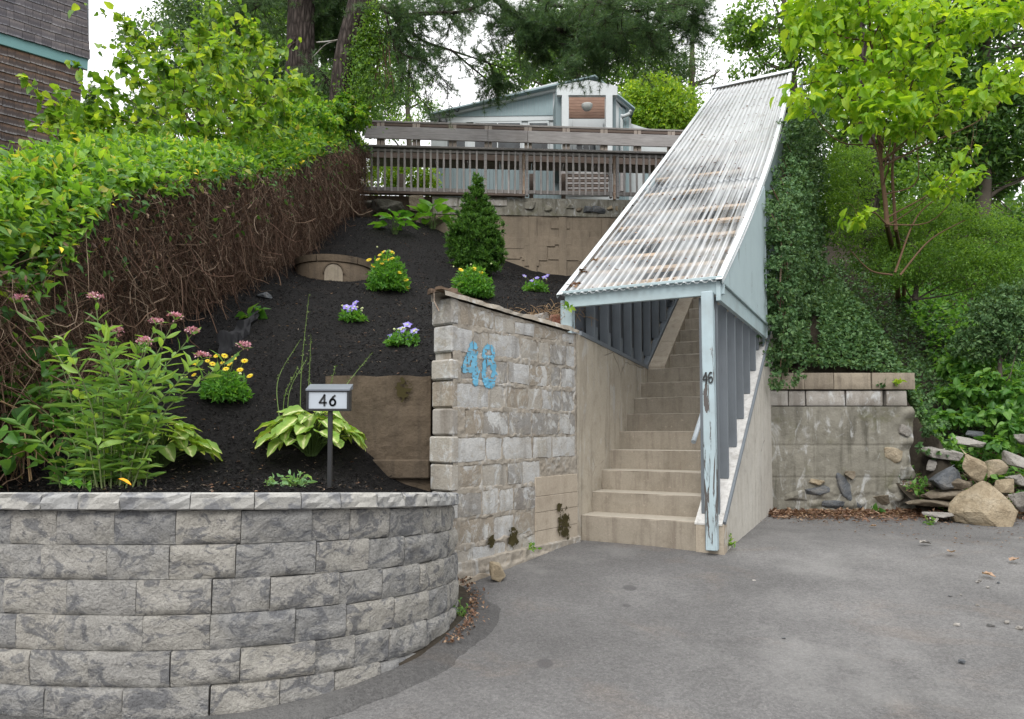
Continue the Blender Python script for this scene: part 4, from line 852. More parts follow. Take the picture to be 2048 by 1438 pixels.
for k in range(20):              # studs of the left side, standing on the sloping sill
    s = .42 + .405 * k
    if s > 8: break
    zb = zt_(s) + .045; zt2 = rz(s) - .06
    part_bar('stud', MAT['greyp'], sh, L(s, -.055, zb), L(s, -.055, zt2), .088, .038, RR, .003)
    if k < 8: part_bar('blocking', MAT['greyp'], sh, L(s + .07, -.06, zb), L(s + .07, -.06, zb + .12 + .02 * (k % 3)), .08, .09, RR, .006)
for a, b in ((0.08, 1.2), (1.2, 2.4), (2.4, 3.6), (3.6, 4.8), (4.8, 6.0), (6.0, 8.2)):
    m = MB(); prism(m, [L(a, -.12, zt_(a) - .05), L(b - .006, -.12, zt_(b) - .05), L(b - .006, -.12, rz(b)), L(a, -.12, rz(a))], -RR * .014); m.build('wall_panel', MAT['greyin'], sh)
part_bar('sill', MAT['greyp'], sh, L(.0, -.05, zt_(0) + .018), L(2.26, -.05, zt_(2.25) + .018), .12, .04, RR)
part_bar('sill', MAT['greyp'], sh, L(2.24, -.035, nos(2.24) + .02), L(8.1, -.035, nos(8.1) + .02), .075, .06, RR)
part_bar('brace', MAT['greyp'], sh, L(2.9, -.04, 4.3), L(4.6, -.04, 4.05), .04, .08, RR)
part_bar('brace', MAT['greyp'], sh, L(2.2, -.03, 3.6), L(4.0, -.03, 3.35), .03, .07, RR)
for k in range(18):              # right-hand studs, broad face to the drive
    t = .10 + .40 * k; zb = TOPR(t) + .004; zt2 = 2.70 if t < 2.5 else min(2.70 + (t - 2.5) * .75, rz(t) - .1)
    zt2 = max(zt2, zb + .3)
    part_bar('stud', MAT['greyp'], sh, Q(t, -.125, zb), Q(t, -.125, zt2 if t < 2.4 else rz(t) - .08), .15 if t < 2.4 else .1, .038, EN, .003)
part_box('side_header', MAT['bluep'], sh, Q(-.01, .0, 2.645), E_ * 2.55, EN * -.038, A(0, 0, .165))
part_box('header_strip', MAT['bluep'], sh, Q(-.01, .024, 2.79), E_ * 2.55, EN * -.02, A(0, 0, .03))
rzr = lambda t: roofpt(max(0, t * .99), 1.0)[2] - .03
m = MB(); pts = [Q(.0, .012, 2.815), Q(2.55, .012, 2.815)] + [Q(t, .012, rzr(t)) for t in np.linspace(2.55, 0, 9)]
prism(m, pts, -EN * .015); m.build('side_panel', MAT['bluepanel'], sh)
part_box('panel_edge', MAT['bluepanel'], sh, Q(2.545, .014, 2.64), E_ * .03, EN * -.05, A(0, 0, rzr(2.55) - 2.66))
m = MB(); prism(m, [Q(2.56, -.03, TOPR(2.56)), Q(8.3, -.03, TOPR(8.3)), Q(8.3, -.03, rzr(8.3) - .03)] + [Q(t, -.03, rzr(t) - .03) for t in np.linspace(7.6, 2.56, 9)], -EN * .012); m.build('wall_panel', MAT['sidingd'], sh)
m = MB(); prism(m, [L(8.2, -.15, 5.0), L(8.2, 1.2, 5.0), roofpt(8.2, .97) - A(0, 0, .05), roofpt(8.2, .02) - A(0, 0, .05)], D * .02); m.build('sky_block_panel', MAT['greyin'], sh)  # added to close the open top end, so bright sky stays out of the roof
m = MB(); tube(m, [L(.60, 1.0, 1.84), L(.42, .99, 1.72), L(.16, .985, 1.535), L(.09, .98, 1.475)], [.02, .02, .022, .022], 8); m.build('handrail', MAT['rail'], sh)
m = MB(); tube(m, [L(.60, 1.0, 1.84), L(4.5, 1.0, 1.84 + 3.9 * .6655)], .02, 8); m.build('handrail', MAT['rail'], sh)
m = MB(); lathe(m, [(.02, -.01), (.022, 0), (.012, .012), (0, .014)], L(-.06, 1.165, 2.24), 8); m.build('bolt', MAT['rust'], sh)

# ================================================================== RIGHT-HAND OLD WALL AND ROCK PILE
YW = 8.1
rr_ = thing('old_retaining_wall', 'mossy concrete retaining wall with block top at the end of the drive', 'wall', (3.9, YW, 0))
XA = P(1536, 800, YW)[0]; XB = P(1826, 900, YW)[0]; TZ = float(P(1700, 745, YW)[2]); B1 = TZ - .20; B2 = B1 - .205; GB = float(gz(YW))
def old_face(a, b):
    xx = XA + (XB + .03 * math.sin(b * 9) - XA) * a; zz = GB - .1 + (B2 - GB + .1) * b
    return A(xx, YW + .03 * (1 - b), zz)
na, nb_ = 130, 110; V = np.array([[old_face(a, b) for a in np.linspace(0, 1, na)] for b in np.linspace(0, 1, nb_)])
nz2 = fbm(V * 5, 91, 4); low = smoothstep(GB + .42, GB + .1, V[..., 2]) * smoothstep(.05, .35, (V[..., 0] - XA) / (XB - XA)); rgt = smoothstep(XB - .3, XB - .05, V[..., 0])
V[..., 1] -= .008 * nz2 + .05 * low * np.abs(fbm(V * 7, 92, 3)) + .04 * rgt * vnoise(V * 9, 93)
for zl in (.40, .78): V[..., 1] += .009 * np.exp(-((V[..., 2] - GB - zl) / .007) ** 2) - .003 * smoothstep(0, .02, V[..., 2] - GB - zl) * smoothstep(.25, .0, V[..., 2] - GB - zl)
m = MB(); i = (np.arange(nb_ - 1)[:, None] * na + np.arange(na - 1)[None]).reshape(-1); m.add(V.reshape(-1, 3), np.stack([i, i + 1, i + na + 1, i + na], -1), True)
obox(m, (XA, YW + .04, GB - .2), (XB - XA - .02, 0, 0), (0, .3, 0), (0, 0, B2 - GB + .2), .02); m.build('wall_body', MAT['oldwall'], rr_)
rn = random.Random(6); 
def rough_block(parent, name, mat, o, x_, y_, z_, seed, amp=.008, ch=.014):
    nx = 8; nz3 = 6; X, Z = np.meshgrid(np.linspace(0, 1, nx), np.linspace(0, 1, nz3)); e = np.clip(np.minimum(np.minimum(X, 1 - X) * np.linalg.norm(x_), np.minimum(Z, 1 - Z) * np.linalg.norm(z_)) / ch, 0, 1)
    o = np.asarray(o, float); V = o + X[..., None] * x_ + Z[..., None] * z_; yn = unit(y_); q = amp * fbm(V * 9, seed, 3) - ch * .7 * (1 - e)
    F_ = V - yn * q[..., None]; mb = MB(); i = (np.arange(nz3 - 1)[:, None] * nx + np.arange(nx - 1)[None]).reshape(-1); F_ = F_.reshape(-1, 3); mb.add(F_, np.stack([i, i + 1, i + nx + 1, i + nx], -1), True)
    ring = list(range(nx)) + list(range(2 * nx - 1, nx * nz3, nx)) + list(range(nx * nz3 - 2, nx * (nz3 - 1) - 1, -1)) + list(range(nx * (nz3 - 2), 0, -nx)); n = len(ring); rv = F_[ring]
    mb.add(np.concatenate([rv, rv + y_]), [(j, n + j, n + (j + 1) % n, (j + 1) % n) for j in range(n)] + [tuple(range(n, 2 * n))]); return mb.build(name, mat, parent)
px = [1536, 1562, 1587, 1608, 1667, 1742, 1829]
for a, b in zip(px[:-1], px[1:]):
    xa = P(a, 760, YW)[0]; xb = P(b, 760, YW)[0]; rough_block(rr_, 'cap_block', MAT['capblock'], (xa + .004, YW - .025 + rn.uniform(-.01, .01), B1), A(xb - xa - .01, 0, 0), A(0, .28, 0), A(0, 0, .195), rn.randrange(99))
px = [1536, 1578, 1613, 1693, 1768, 1772, 1816]
for a, b in zip(px[:-1], px[1:]):
    if b - a < 8: continue
    xa = P(a, 800, YW)[0]; xb = P(b, 800, YW)[0]; rough_block(rr_, 'block', MAT['paleblock'], (xa + .006, YW + .0 + rn.uniform(-.008, .01), B2 + .012), A(xb - xa - .02, 0, 0), A(0, .25, 0), A(0, 0, .175), rn.randrange(99), .012)
import bmesh
def rock(parent, name, mat, c, size, seed, rot=0.0, sub=2):
    """a broken field stone: the hull of a few random corners, edges worn, faces roughened"""
    rg_ = np.random.default_rng(seed); n = 15; q = rg_.uniform(-1, 1, (n, 3)); q = q / np.maximum(np.abs(q).max(1, keepdims=True), 1e-3) * rg_.uniform(.72, 1, (n, 1)) * (1 - .18 * np.abs(q).min(1, keepdims=True))
    b = bmesh.new(); vs = [b.verts.new(tuple(p)) for p in q]; r_ = bmesh.ops.convex_hull(b, input=vs); bmesh.ops.delete(b, geom=list({v for v in r_['geom_interior'] + r_['geom_unused'] if isinstance(v, bmesh.types.BMVert) and v.is_valid}), context='VERTS')
    bmesh.ops.dissolve_limit(b, angle_limit=.35, verts=b.verts[:], edges=b.edges[:]); bmesh.ops.bevel(b, geom=b.edges[:], offset=.11, segments=2, profile=.6, affect='EDGES'); bmesh.ops.triangulate(b, faces=b.faces[:]); bmesh.ops.subdivide_edges(b, edges=[e for e in b.edges if e.calc_length() > .35], cuts=sub, use_grid_fill=True); bmesh.ops.triangulate(b, faces=b.faces[:])
    b.verts.index_update(); V = np.array([v.co[:] for v in b.verts]); F = np.array([[v.index for v in f.verts] for f in b.faces]); b.free()
    V = V * (1 + .05 * fbm(V * 2.4 + seed, seed, 4))[:, None]; V = V / np.abs(V).max(0) * np.asarray(size) / 2; cr_, sr = math.cos(rot), math.sin(rot); V = np.stack([V[:, 0] * cr_ - V[:, 2] * sr, V[:, 1], V[:, 0] * sr + V[:, 2] * cr_], -1)
    mb = MB(); mb.add(V + np.asarray(c, float), F); return mb.build(name, mat, parent)
# stones bedded in the broken foot and the ragged end of the wall
for u_, v_, w_, h_, mt_, sd in ((1640, 985, .34, .16, 'rockgrey', 1), (1690, 975, .24, .42, 'rockgrey', 2), (1668, 1010, .28, .14, 'rockgrey', 3), (1590, 995, .30, .16, 'oldwall', 4), (1718, 1010, .16, .12, 'rockgrey', 5),
    (1700, 950, .14, .12, 'rockbrown', 6), (1795, 905, .30, .22, 'rocktan', 7), (1812, 860, .16, .16, 'rockpale', 8), (1800, 985, .34, .26, 'oldwall', 9), (1635, 965, .2, .07, 'rocktan', 10), (1815, 945, .2, .18, 'oldwall', 12), (1765, 1000, .2, .14, 'rockbrown', 13)):
    rock(rr_, 'stone', MAT[mt_], P(u_, v_, YW - .0) + A(0, .035, 0), (w_, .15, h_), sd, rot=rn.uniform(-.4, .4))
ROCKS = [  # u, v of centre, depth Y, width, height(m), material, label, rot, flat
    (1975, 1006, 7.15, .60, .44, 'rocktan', 'large tan triangular boulder resting on the edge of the drive', 0, 21),
    (1886, 955, 7.75, .46, .27, 'rockgrey', 'blue grey angular rock leaning on the tan boulder pile', .1, 22),
    (1948, 938, 7.65, .37, .36, 'rocktan', 'rounded golden rock wedged between the grey rock and the stone pile', -.5, 23),
    (1882, 908, 8.0, .40, .17, 'rockpale', 'flat pale squared stone on top of the blue grey rock', -.2, 24),
    (1938, 885, 8.3, .38, .13, 'rockpale', 'long pale slab highest on the rock pile', -.15, 25),
    (1866, 930, 8.0, .17, .14, 'rockpale', 'small grey rock beside the old wall under the pale squared stone', 0, 26),
    (1985, 935, 8.0, .30, .26, 'rocktan', 'tan angular rock behind the rounded golden rock', .5, 27),
    (2012, 975, 7.7, .24, .18, 'rocktan', 'small tan rock above the triangular boulder', .2, 28),
    (2040, 925, 7.9, .40, .16, 'rockpale', 'long grey stone at the edge of the picture on the rock pile', -.35, 29),
    (2050, 880, 8.2, .32, .13, 'rockpale', 'whitish slab under green leaves at the far end of the rock pile', -.2, 30),
    (2046, 1003, 7.4, .26, .24, 'rockpale', 'pale block cut by the picture edge next to the triangular boulder', .1, 31),
    (1900, 990, 7.75, .75, .12, 'rockbrown', 'long low brown stone under the blue grey rock', 0, 32),
    (1880, 1006, 7.6, .62, .08, 'rockbrown', 'mossy flat stone lowest in the pile behind the leaf litter', 0, 33),
    (1878, 1030, 7.3, .30, .07, 'rockpale', 'flat grey stone half buried in leaf litter left of the boulder', 0, 34),
    (1998, 1005, 7.9, .3, .2, 'rocktan', 'dull tan rock tucked behind the right shoulder of the boulder', .3, 35),
    (1915, 968, 7.7, .22, .14, 'rockbrown', 'small brown rock between the blue grey rock and the triangular boulder', .3, 37),
    (2030, 958, 7.9, .26, .16, 'rockpale', 'grey rock behind the small tan rock at the picture edge', -.1, 38),
    (1955, 868, 8.6, .34, .10, 'rockgrey', 'dark slate lying among leaves above the pale slab', 0, 36)]
for u_, v_, Y_, w_, h_, mt_, lab, rot, sd in ROCKS:
    if sd == 21:      # three-cornered boulder
        c = P(u_, v_, Y_); rg_ = np.random.default_rng(4)
        b = bmesh.new(); bmesh.ops.create_icosphere(b, subdivisions=4, radius=1.0); V = np.array([v.co[:] for v in b.verts]); F = np.array([[v.index for v in f.verts] for f in b.faces]); b.free()
        for n_, h in ((A(-.72, -.3, .62), .48), (A(.80, -.2, .56), .50), (A(0, 0, -1), .50), (A(.05, -.93, .33), .45), (A(.2, .9, .3), .5), (A(-.75, -.55, -.35), .66), (A(.8, -.5, -.3), .7)):
            n_ = unit(n_); V = V - n_ * (np.maximum(0, V @ n_ - h) * .95)[:, None]
        V = V * (.86 + .14 / np.maximum(np.linalg.norm(V, axis=1), .3))[:, None] * (1 + .05 * fbm(V * 2.6, 3, 4))[:, None]; V = V / np.abs(V).max(0) * A(.34, .24, 1); zr = V[:, 2]; V[:, 2] = (zr - zr.min()) / (zr.max() - zr.min()) * .46
        mb = MB(); mb.add(V + A(c[0], c[1], float(gz(Y_)) - .02), F); o = mb.build('boulder', MAT[mt_])
    else: o = rock(None, 'rock', MAT[mt_], P(u_, v_, Y_), (w_, w_ * .7, h_), sd, rot)
    tag(o, lab, 'rock', 'rocks piled beside the old wall', 'thing')
rq2 = random.Random(4); m = MB()
for k in range(260):
    cx_, cy_ = rq2.uniform(4.55, 7.2), rq2.uniform(7.25, 8.7); s_ = rq2.uniform(.02, .07); hz_ = float(np.interp(cy_, [7.2, 7.6, 8.2, 9.2], [.0, .06, .42, .95]) + gz(7.2)); v = unit(np.random.default_rng(k).normal(size=(8, 3))) * s_ * A(1, .8, .6) + A(cx_, cy_, hz_ + s_ * .2); V8 = v[np.argsort(v[:, 2])]; obox(m, V8[0], A(s_, s_ * .3, s_ * .1), A(-s_ * .3, s_, 0), A(s_ * .1, 0, s_ * .7), s_ * .15)
tag(m.build('rubble', MAT['rockbrown']), kind='stuff')
# bank of earth under the pile
x, y = np.meshgrid(np.linspace(4.55, 7.5, 40), np.linspace(7.2, 9.2, 30)); h = np.interp(y, [7.2, 7.6, 8.2, 9.2], [.0, .06, .42, .95]) + gz(7.2) - .02 + .05 * vnoise(np.stack([x * 3, y * 3, x * 0], -1), 4)
grid_mesh('earth_bank', x, y, h - .05 * (y < 7.35), MAT['soil'])

# ================================================================== BACK WALL, FENCE AND DECK
XL, XR = -3.6, 4.4
def bY(X): return 13.45 + .06 * X
back = thing('back_wall', 'tan board-formed concrete wall under the grey baluster fence', 'wall', (0, 13.5, 4))
bz = lambda v: float(P(1000, v, 13.5)[2])
zt = bz(397); zband = bz(432); X0 = P(865, 430, 13.4)[0]
def bp(X, dy, z): return A(X, bY(X) + dy, z)
m, _ = wall_grid(back, '', None, lambda a, b: bp(X0 + (XR - X0) * a, .022, bz(600) + (zband - bz(600)) * b), 60, 30, .006, 101, 3); 
prism(m, [bp(X0, .04, bz(620)), bp(XR, .04, bz(620)), bp(XR, .04, zband), bp(X0, .04, zband)], (0, .3, 0)); m.build('wall_body', MAT['backwall'], back)
m, _ = wall_grid(back, '', None, lambda a, b: bp(X0 + (XR - X0) * a, .0, zband + (zt - zband) * b), 80, 12, .02, 103, 4)
prism(m, [bp(X0, .02, zband), bp(XR, .02, zband), bp(XR, .02, zt), bp(X0, .02, zt)], (0, .34, 0)); m.build('rubble_band', MAT['oldwall'], back)
for a, b, c_, d_ in ((885, 915, 400, 417), (918, 962, 401, 416), (965, 1014, 402, 414)): part_box('white_patch', MAT['paleblock'], back, bp(P(a, c_, 13.4)[0], -.016, bz(d_)), (P(b, c_, 13.4)[0] - P(a, c_, 13.4)[0], .06 * (P(b, c_, 13.4)[0] - P(a, c_, 13.4)[0]), 0), (0, .04, 0), (0, 0, bz(c_) - bz(d_)), .006)
rn = random.Random(12)
for k in range(24):                # form boards printed in the concrete as shallow steps
    u0 = rn.choice([1012, 1045, 1070, 1100, 1128, 1155, 1180, 1210]) + rn.uniform(-4, 4); v0 = rn.choice([440, 458, 476, 494, 512]) + rn.uniform(-3, 3); w_ = rn.uniform(28, 75); h_ = rn.uniform(14, 34)
    xa, xb = P(u0, v0, 13.4)[0], P(u0 + w_, v0, 13.4)[0]; part_box('form_panel', MAT['backwall'], back, bp(xa, .03 - rn.uniform(.024, .034), bz(v0 + h_)), (xb - xa, .06 * (xb - xa), 0), (0, .03, 0), (0, 0, bz(v0) - bz(v0 + h_)), .004)
for u0 in (1058, 1118, 1205, 1262): part_box('pilaster', MAT['backwall'], back, bp(P(u0, 400, 13.4)[0], -.004, bz(570)), (.16, .0096, 0), (0, .05, 0), (0, 0, zband - bz(570) - .02), .006)
for u_, v_, w_, mt_ in ((1178, 418, .2, 'rockgrey'), (1200, 418, .28, 'rockgrey'), (1222, 414, .13, 'rocktan'), (1236, 415, .15, 'rocktan'), (1160, 420, .16, 'rockbrown'), (1140, 412, .18, 'oldwall'), (1095, 416, .2, 'oldwall'), (1060, 412, .24, 'oldwall'), (1252, 414, .14, 'rockbrown')):
    rock(back, 'stone', MAT[mt_], bp(P(u_, v_, 13.4)[0], .0, bz(v_)), (w_, .12, w_ * .75), int(u_), 0)
# rough stones on the left where the wall gives out
for k, (u_, v_, w_, h_, lab) in enumerate(((716, 412, .62, .26, 'mossy grey stone under the left end of the baluster fence'), (700, 430, .5, .18, 'low dark stone below the mossy one beside the vine roots'), (775, 415, .7, .3, 'dark overhanging stone behind the left green hosta'),
        (765, 432, .3, .14, 'small tan stone beneath the dark overhanging one'), (835, 412, .34, .36, 'brown upright stone between the two green hostas'), (858, 440, .6, .34, 'tan sloping stone at the foot of the back wall'), (800, 440, .4, .25, 'grey brown stone behind the left hosta stems'), (670, 448, .5, .16, 'flat brown stone at the top corner of the mulch bed'))):
    tag(rock(None, 'rock', MAT[['rockdk', 'rockbrown', 'rockdk', 'rocktan', 'rockbrown', 'rockbrown', 'rockbrown', 'rockbrown'][k]], P(u_, v_, 13.35), (w_, .4, h_), 50 + k), lab, 'rock', 'stones along the top of the mulch bed', 'thing')
part_wall = thing('rear_footing', 'dark brown concrete footing under the left half of the fence', 'wall', (-2, 13.7, 5))
m = MB(); prism(m, [bp(-3.4, .12, bz(460)), bp(X0 + .02, .12, bz(460)), bp(X0 + .02, .12, bz(394)), bp(-3.4, .12, bz(394))], (0, .2, 0)); m.build('wall_body', MAT['brown'], part_wall)

fence = thing('baluster_fence', 'weathered grey wooden baluster fence standing on the back wall', 'fence', (0, 13.5, 6))
zr = lambda v: float(P(800, v, 13.4)[2])
fl, fr = P(712, 390, 13.4)[0], 4.3
for name, v_, dz, dy, hgt_, th_, mt_ in (('top_rail', 300, 0, -.04, .04, .13, 'railh'), ('upper_rail', 306, 0, -.02, .05, .05, 'railh'), ('lower_rail', 382, 0, .0, .075, .04, 'railh'), ('base_rail', 391, 0, -.04, .045, .12, 'raildark')):
    if name == 'base_rail': part_bar(name, MAT[mt_], fence, bp(fl - .1, dy, zr(v_)), bp(P(1050, 390, 13.5)[0], dy, zr(v_)), th_, hgt_, A(0, 1, 0))
    else: part_bar(name, MAT[mt_], fence, bp(fl, dy, zr(v_)), bp(fr, dy, zr(v_)), th_, hgt_, A(0, 1, 0))
u_ = 722.0; k = 0; rn = random.Random(9)
while True:
    X = P(u_, 350, 13.45)[0]
    if X > fr: break
    nearpost = any(abs(u_ - q) < 9 for q in (972, 1047, 1230, 1413))
    if not nearpost: part_bar('baluster', MAT['railv'], fence, bp(X, -.035, zr(387) + rn.uniform(-.01, .01)), bp(X + rn.uniform(-.008, .008), -.035, zr(303)), .038, .036, A(1, 0, 0), .002)
    u_ += 12.9 + rn.uniform(-.4, .4)
for q in (971, 1041, 1054, 1223, 1237, 1406, 1420): X = P(q, 350, 13.45)[0]; part_bar('post', MAT['boardg'], fence, bp(X, .0, zr(390)), bp(X, 0, zr(303)), .055, .09, A(1, 0, 0), .002)
for q in (1047.5, 1230, 1413): 
    X = P(q, 350, 13.45)[0]; m = MB(); tube(m, [bp(X, -.03, zr(394)), bp(X, -.03, zr(306))], .028, 10); m.build('pipe_post', MAT['rust'], fence)

deck = thing('deck_railing', 'long weathered deck railing with one wide grey board behind the baluster fence', 'railing', (0, 15.3, 8))
dz_ = lambda v: float(P(1000, v, 15.1)[2]); dp = lambda X, dy, z: A(X, 15.0 + .07 * X + dy, z)
dl, dr_ = P(735, 260, 15.0)[0], 4.9
part_bar('handrail', MAT['railh'], deck, dp(dl, 0, dz_(256.5)), dp(dr_, 0, dz_(256.5)), .10, .04, A(0, 1, 0)); part_bar('upper_rail', MAT['raildark'], deck, dp(dl, -.02, dz_(262)), dp(dr_, -.02, dz_(262)), .05, .06, A(0, 1, 0))
for a, b in ((735, 976), (976, 1055), (1055, 1365)): part_bar('wide_board', MAT['boardg'], deck, dp(P(a, 280, 15)[0] + .004, -.085, dz_(280)), dp(P(b, 280, 15)[0] - .004, -.085, dz_(280)), .04, .27, A(0, 1, 0))
for q in (767, 836, 907, 977, 1056, 1132, 1208, 1276, 1345):
    for dx in (-.045, .045): X = P(q, 280, 15.1)[0] + dx; part_bar('post', MAT['postw'], deck, dp(X, .0, dz_(312)), dp(X, 0, dz_(259)), .075, .1, A(1, 0, 0), .002)
part_bar('rim_joist', MAT['raildark'], deck, dp(dl, -.02, dz_(318)), dp(dr_, -.02, dz_(318)), .06, .22, A(0, 1, 0))
m = MB()
for k in range(11): X0_ = dl + (dr_ - dl) * k / 11; prism(m, [dp(X0_, .02, dz_(309)), dp(X0_ + (dr_ - dl) / 11 - .01, .02, dz_(309)), dp(X0_ + (dr_ - dl) / 11 - .01, .9, dz_(309)), dp(X0_, .9, dz_(309))], (0, 0, -.04))
m.build('decking', MAT['boardg'], deck)
for q in (1063, 1128, 1330, 800): X = P(q, 350, 16)[0]; part_bar('support_post', MAT['raildark'], deck, A(X, 16.2, 6.0), A(X, 16.2, dz_(312)), .1, .1, A(1, 0, 0))

# ================================================================== THE HOUSE AT THE TOP
house = thing('house', 'small blue-grey house with white trim and porch above the deck', 'house', (1, 19.5, 8))
HY = 19.0
def H(u, v, dy=0.0): return P(u, v, HY + dy)
def hpoly(name, mat, pts, dy, th=.06, parent=house): m = MB(); prism(m, [H(u, v, dy) for u, v in pts], (0, th, 0)); return m.build(name, MAT[mat], parent)
hpoly('wall', 'whitep', [(862, 400), (1262, 400), (1262, 238), (1228, 196), (1120, 172), (862, 240)], .0, .12)
m = MB(); prism(m, [H(864, 400, .12), H(1260, 400, .12), H(1260, 240, .12), H(1190, 172, .12), H(864, 244, .12)], (0, 6, 0)); m.build('house_body', MAT['sidingd'], house)
for k in range(31):                # vertical siding boards in the gable
    a = 893 + 7.35 * k; b = a + 7.15; 
    if b > 1112: break
    top = lambda u: 231.5 - (u - 893) * (231.5 - 181) / (1112 - 893); bot = lambda u: 233 - (u - 893) * .012
    if bot(a) - top(b) < 1.5: continue
    hpoly('siding_board', 'siding', [(a, bot(a)), (b, bot(b)), (b, top(b)), (a, min(top(a), bot(a) - .3))], -.02, .018)
hpoly('fascia', 'whitep', [(862, 238), (1116, 180), (1116, 166), (858, 230)], -.12, .1); hpoly('eave_trim', 'whitep', [(858, 232), (1116, 168), (1116, 163), (857, 228)], -.22, .12)
m = MB(); prism(m, [H(857, 229, -.3), H(1190, 152, -.3), H(1190, 149, -.3), H(857, 226, -.3)], (0, 6.6, 0)); prism(m, [H(1190, 152, -.3), H(1270, 218, -.3), H(1270, 215, -.3), H(1190, 149, -.3)], (0, 6.6, 0)); m.build('roof', MAT['siding'], house)
hpoly('fascia', 'whitep', [(1232, 196), (1266, 222), (1266, 213), (1230, 186)], -.14, .1)
for a, b in ((1238, 1244), (1245, 1251), (1252, 1258)): hpoly('siding_board', 'siding', [(a, 400), (b, 400), (b, 220), (a, 214)], -.03, .028)
for a, b in ((895, 930), (950, 1040), (1059, 1095)):   # windows
    m = MB(); o = hpoly('window', 'whitep', [(a - 3, 306), (b + 3, 306), (b + 3, 241), (a - 3, 243)], -.035, .02); hpoly('pane', 'glass', [(a, 303), (b, 303), (b, 246), (a, 246)], -.05, .014, o)
    if b - a > 60: hpoly('mullion', 'whitep', [((a + b) / 2 - 1, 303), ((a + b) / 2 + 1, 303), ((a + b) / 2 + 1, 246), ((a + b) / 2 - 1, 246)], -.065, .014, o)
for a, b in ((895, 1112),): hpoly('sill_board', 'whitep', [(a, 245), (b, 240), (b, 233), (a, 236)], -.045, .02)
hpoly('wall_trim', 'whitep', [(865, 326), (1120, 322), (1120, 318), (865, 322)], -.10, .06)
k = 0; a = 866.0
while a < 1118: hpoly('siding_board', 'sidingd', [(a, 402), (a + 7.6, 402), (a + 7.6, 325), (a, 325)], -.05, .045); a += 8.1
# porch
pr = hpoly('porch', 'whitep', [(1114, 190), (1235, 190), (1235, 172), (1178, 160), (1114, 171)], -1.5, .12)
for a, b in ((1124, 1137), (1212, 1225)): hpoly('pillar', 'whitep', [(a, 330), (b, 330), (b, 190), (a, 190)], -1.56, .25)
for k in range(8): hpoly('soffit_board', 'soffit', [(1138, 236 - 5.8 * k), (1212, 236 - 5.8 * k), (1212, 230.6 - 5.8 * k), (1138, 230.6 - 5.8 * k)], -.9 + .0 * k, .05)
m = MB(); lathe(m, [(.0, -.13), (.09, -.12), (.14, -.05), (.15, .0), (.15, .02), (.0, .03)], H(1174, 211, -1.25), 20); m.build('porch_lamp', MAT['lamp'], house)
hpoly('porch_side', 'sidingd', [(1112, 330), (1124, 330), (1124, 178), (1112, 178)], -1.3, 1.2); hpoly('porch_side', 'sidingd', [(1225, 330), (1232, 330), (1232, 178), (1225, 178)], -1.3, 1.2)  # slate-coloured slabs closing the two sides of the porch
d_ = hpoly('door', 'whitep', [(1146, 330), (1206, 330), (1206, 237), (1146, 237)], -.12, .06)
for i in range(3):
    for j in range(3): hpoly('pane', 'glass', [(1153.5 + 13.3 * i, 268 + 16 * j), (1165 + 13.3 * i, 268 + 16 * j), (1165 + 13.3 * i, 254 + 16 * j), (1153.5 + 13.3 * i, 254 + 16 * j)], -.135, .012, d_)
for i in range(4): hpoly('mullion', 'whitep', [(1151.5 + 13.3 * i, 304), (1153 + 13.3 * i, 304), (1153 + 13.3 * i, 252), (1151.5 + 13.3 * i, 252)], -.14, .02, d_)
m = MB(); tube(m, spline([H(1262, 221, -.2), H(1258, 228, -.2), H(1247, 233, -.18), H(1243, 240, -.1), H(1243, 330, -.1)], 18), .05, 8); m.build('downspout', MAT['whitep'], house)
for k in range(9): hpoly('stair_slat', 'raildark' if k % 2 else 'boardg', [(1134, 388 - 5 * k), (1217, 388 - 5 * k), (1217, 384.5 - 5 * k), (1134, 384.5 - 5 * k)], -2.2 + .12 * k, .12)
hpoly('base_panel', 'whitep', [(1134, 392), (1217, 392), (1217, 322), (1134, 322)], -.9, .06); hpoly('pillar', 'boardg', [(1121, 382), (1131, 382), (1131, 325), (1121, 325)], -2.3, .2); hpoly('pillar', 'boardg', [(1241, 382), (1250, 382), (1252, 325), (1243, 325)], -2.3, .2)
hpoly('side_wing', 'whitep', [(1262, 400), (1360, 400), (1360, 268), (1290, 256), (1262, 247)], .5, 3.0); hpoly('side_wing_panel', 'siding', [(1290, 400), (1352, 400), (1352, 330), (1290, 330)], .42, .06)
m = MB(); c = H(876, 246, -.25); pts = spline([c, c + A(.1, 0, .35), c + A(.3, 0, .2), c + A(.32, 0, .5), c + A(.55, 0, .32), c + A(.62, 0, .6)], 22); tube(m, pts, .018, 5); lathe(m, [(0, -.1), (.11, -.08), (.12, .1), (0, .12)], c + A(.15, 0, -.02), 10); m.build('service_cable', MAT['black'], house)

# ================================================================== SHINGLED HOUSE ON THE LEFT
sg = thing('shingled_house', 'weathered brown shingled house with a teal band at the picture edge', 'house', (-7, 10.3, 3))
HC = P(168, 140, 10.5); hd = unit(A(1.155, 1, 0)); hn = A(hd[1], -hd[0], 0)   # wall runs towards the camera side along -hd; hn faces the garden
def SH(a, n, z): return A(HC[0] - hd[0] * a + hn[0] * n, HC[1] - hd[1] * a + hn[1] * n, z)
zband0 = float(P(168, 141, 10.5)[2]); zband1 = float(P(178, 117, 10.5)[2])
def edge_low(z): return (zband0 - z) * .055        # the corner leans in below the band
m = MB(); prism(m, [SH(edge_low(2.2) + .01, -.03, 2.2), SH(edge_low(zband0) + .01, -.03, zband0 + .3), SH(4, -.03, zband0 + .3), SH(4, -.03, 2.2)], -hn * .1); prism(m, [SH(-.06, .02, zband1), SH(-.0, -.02, zband1 + 2.4), SH(4, -.02, zband1 + 2.4), SH(4, .02, zband1)], -hn * .1)
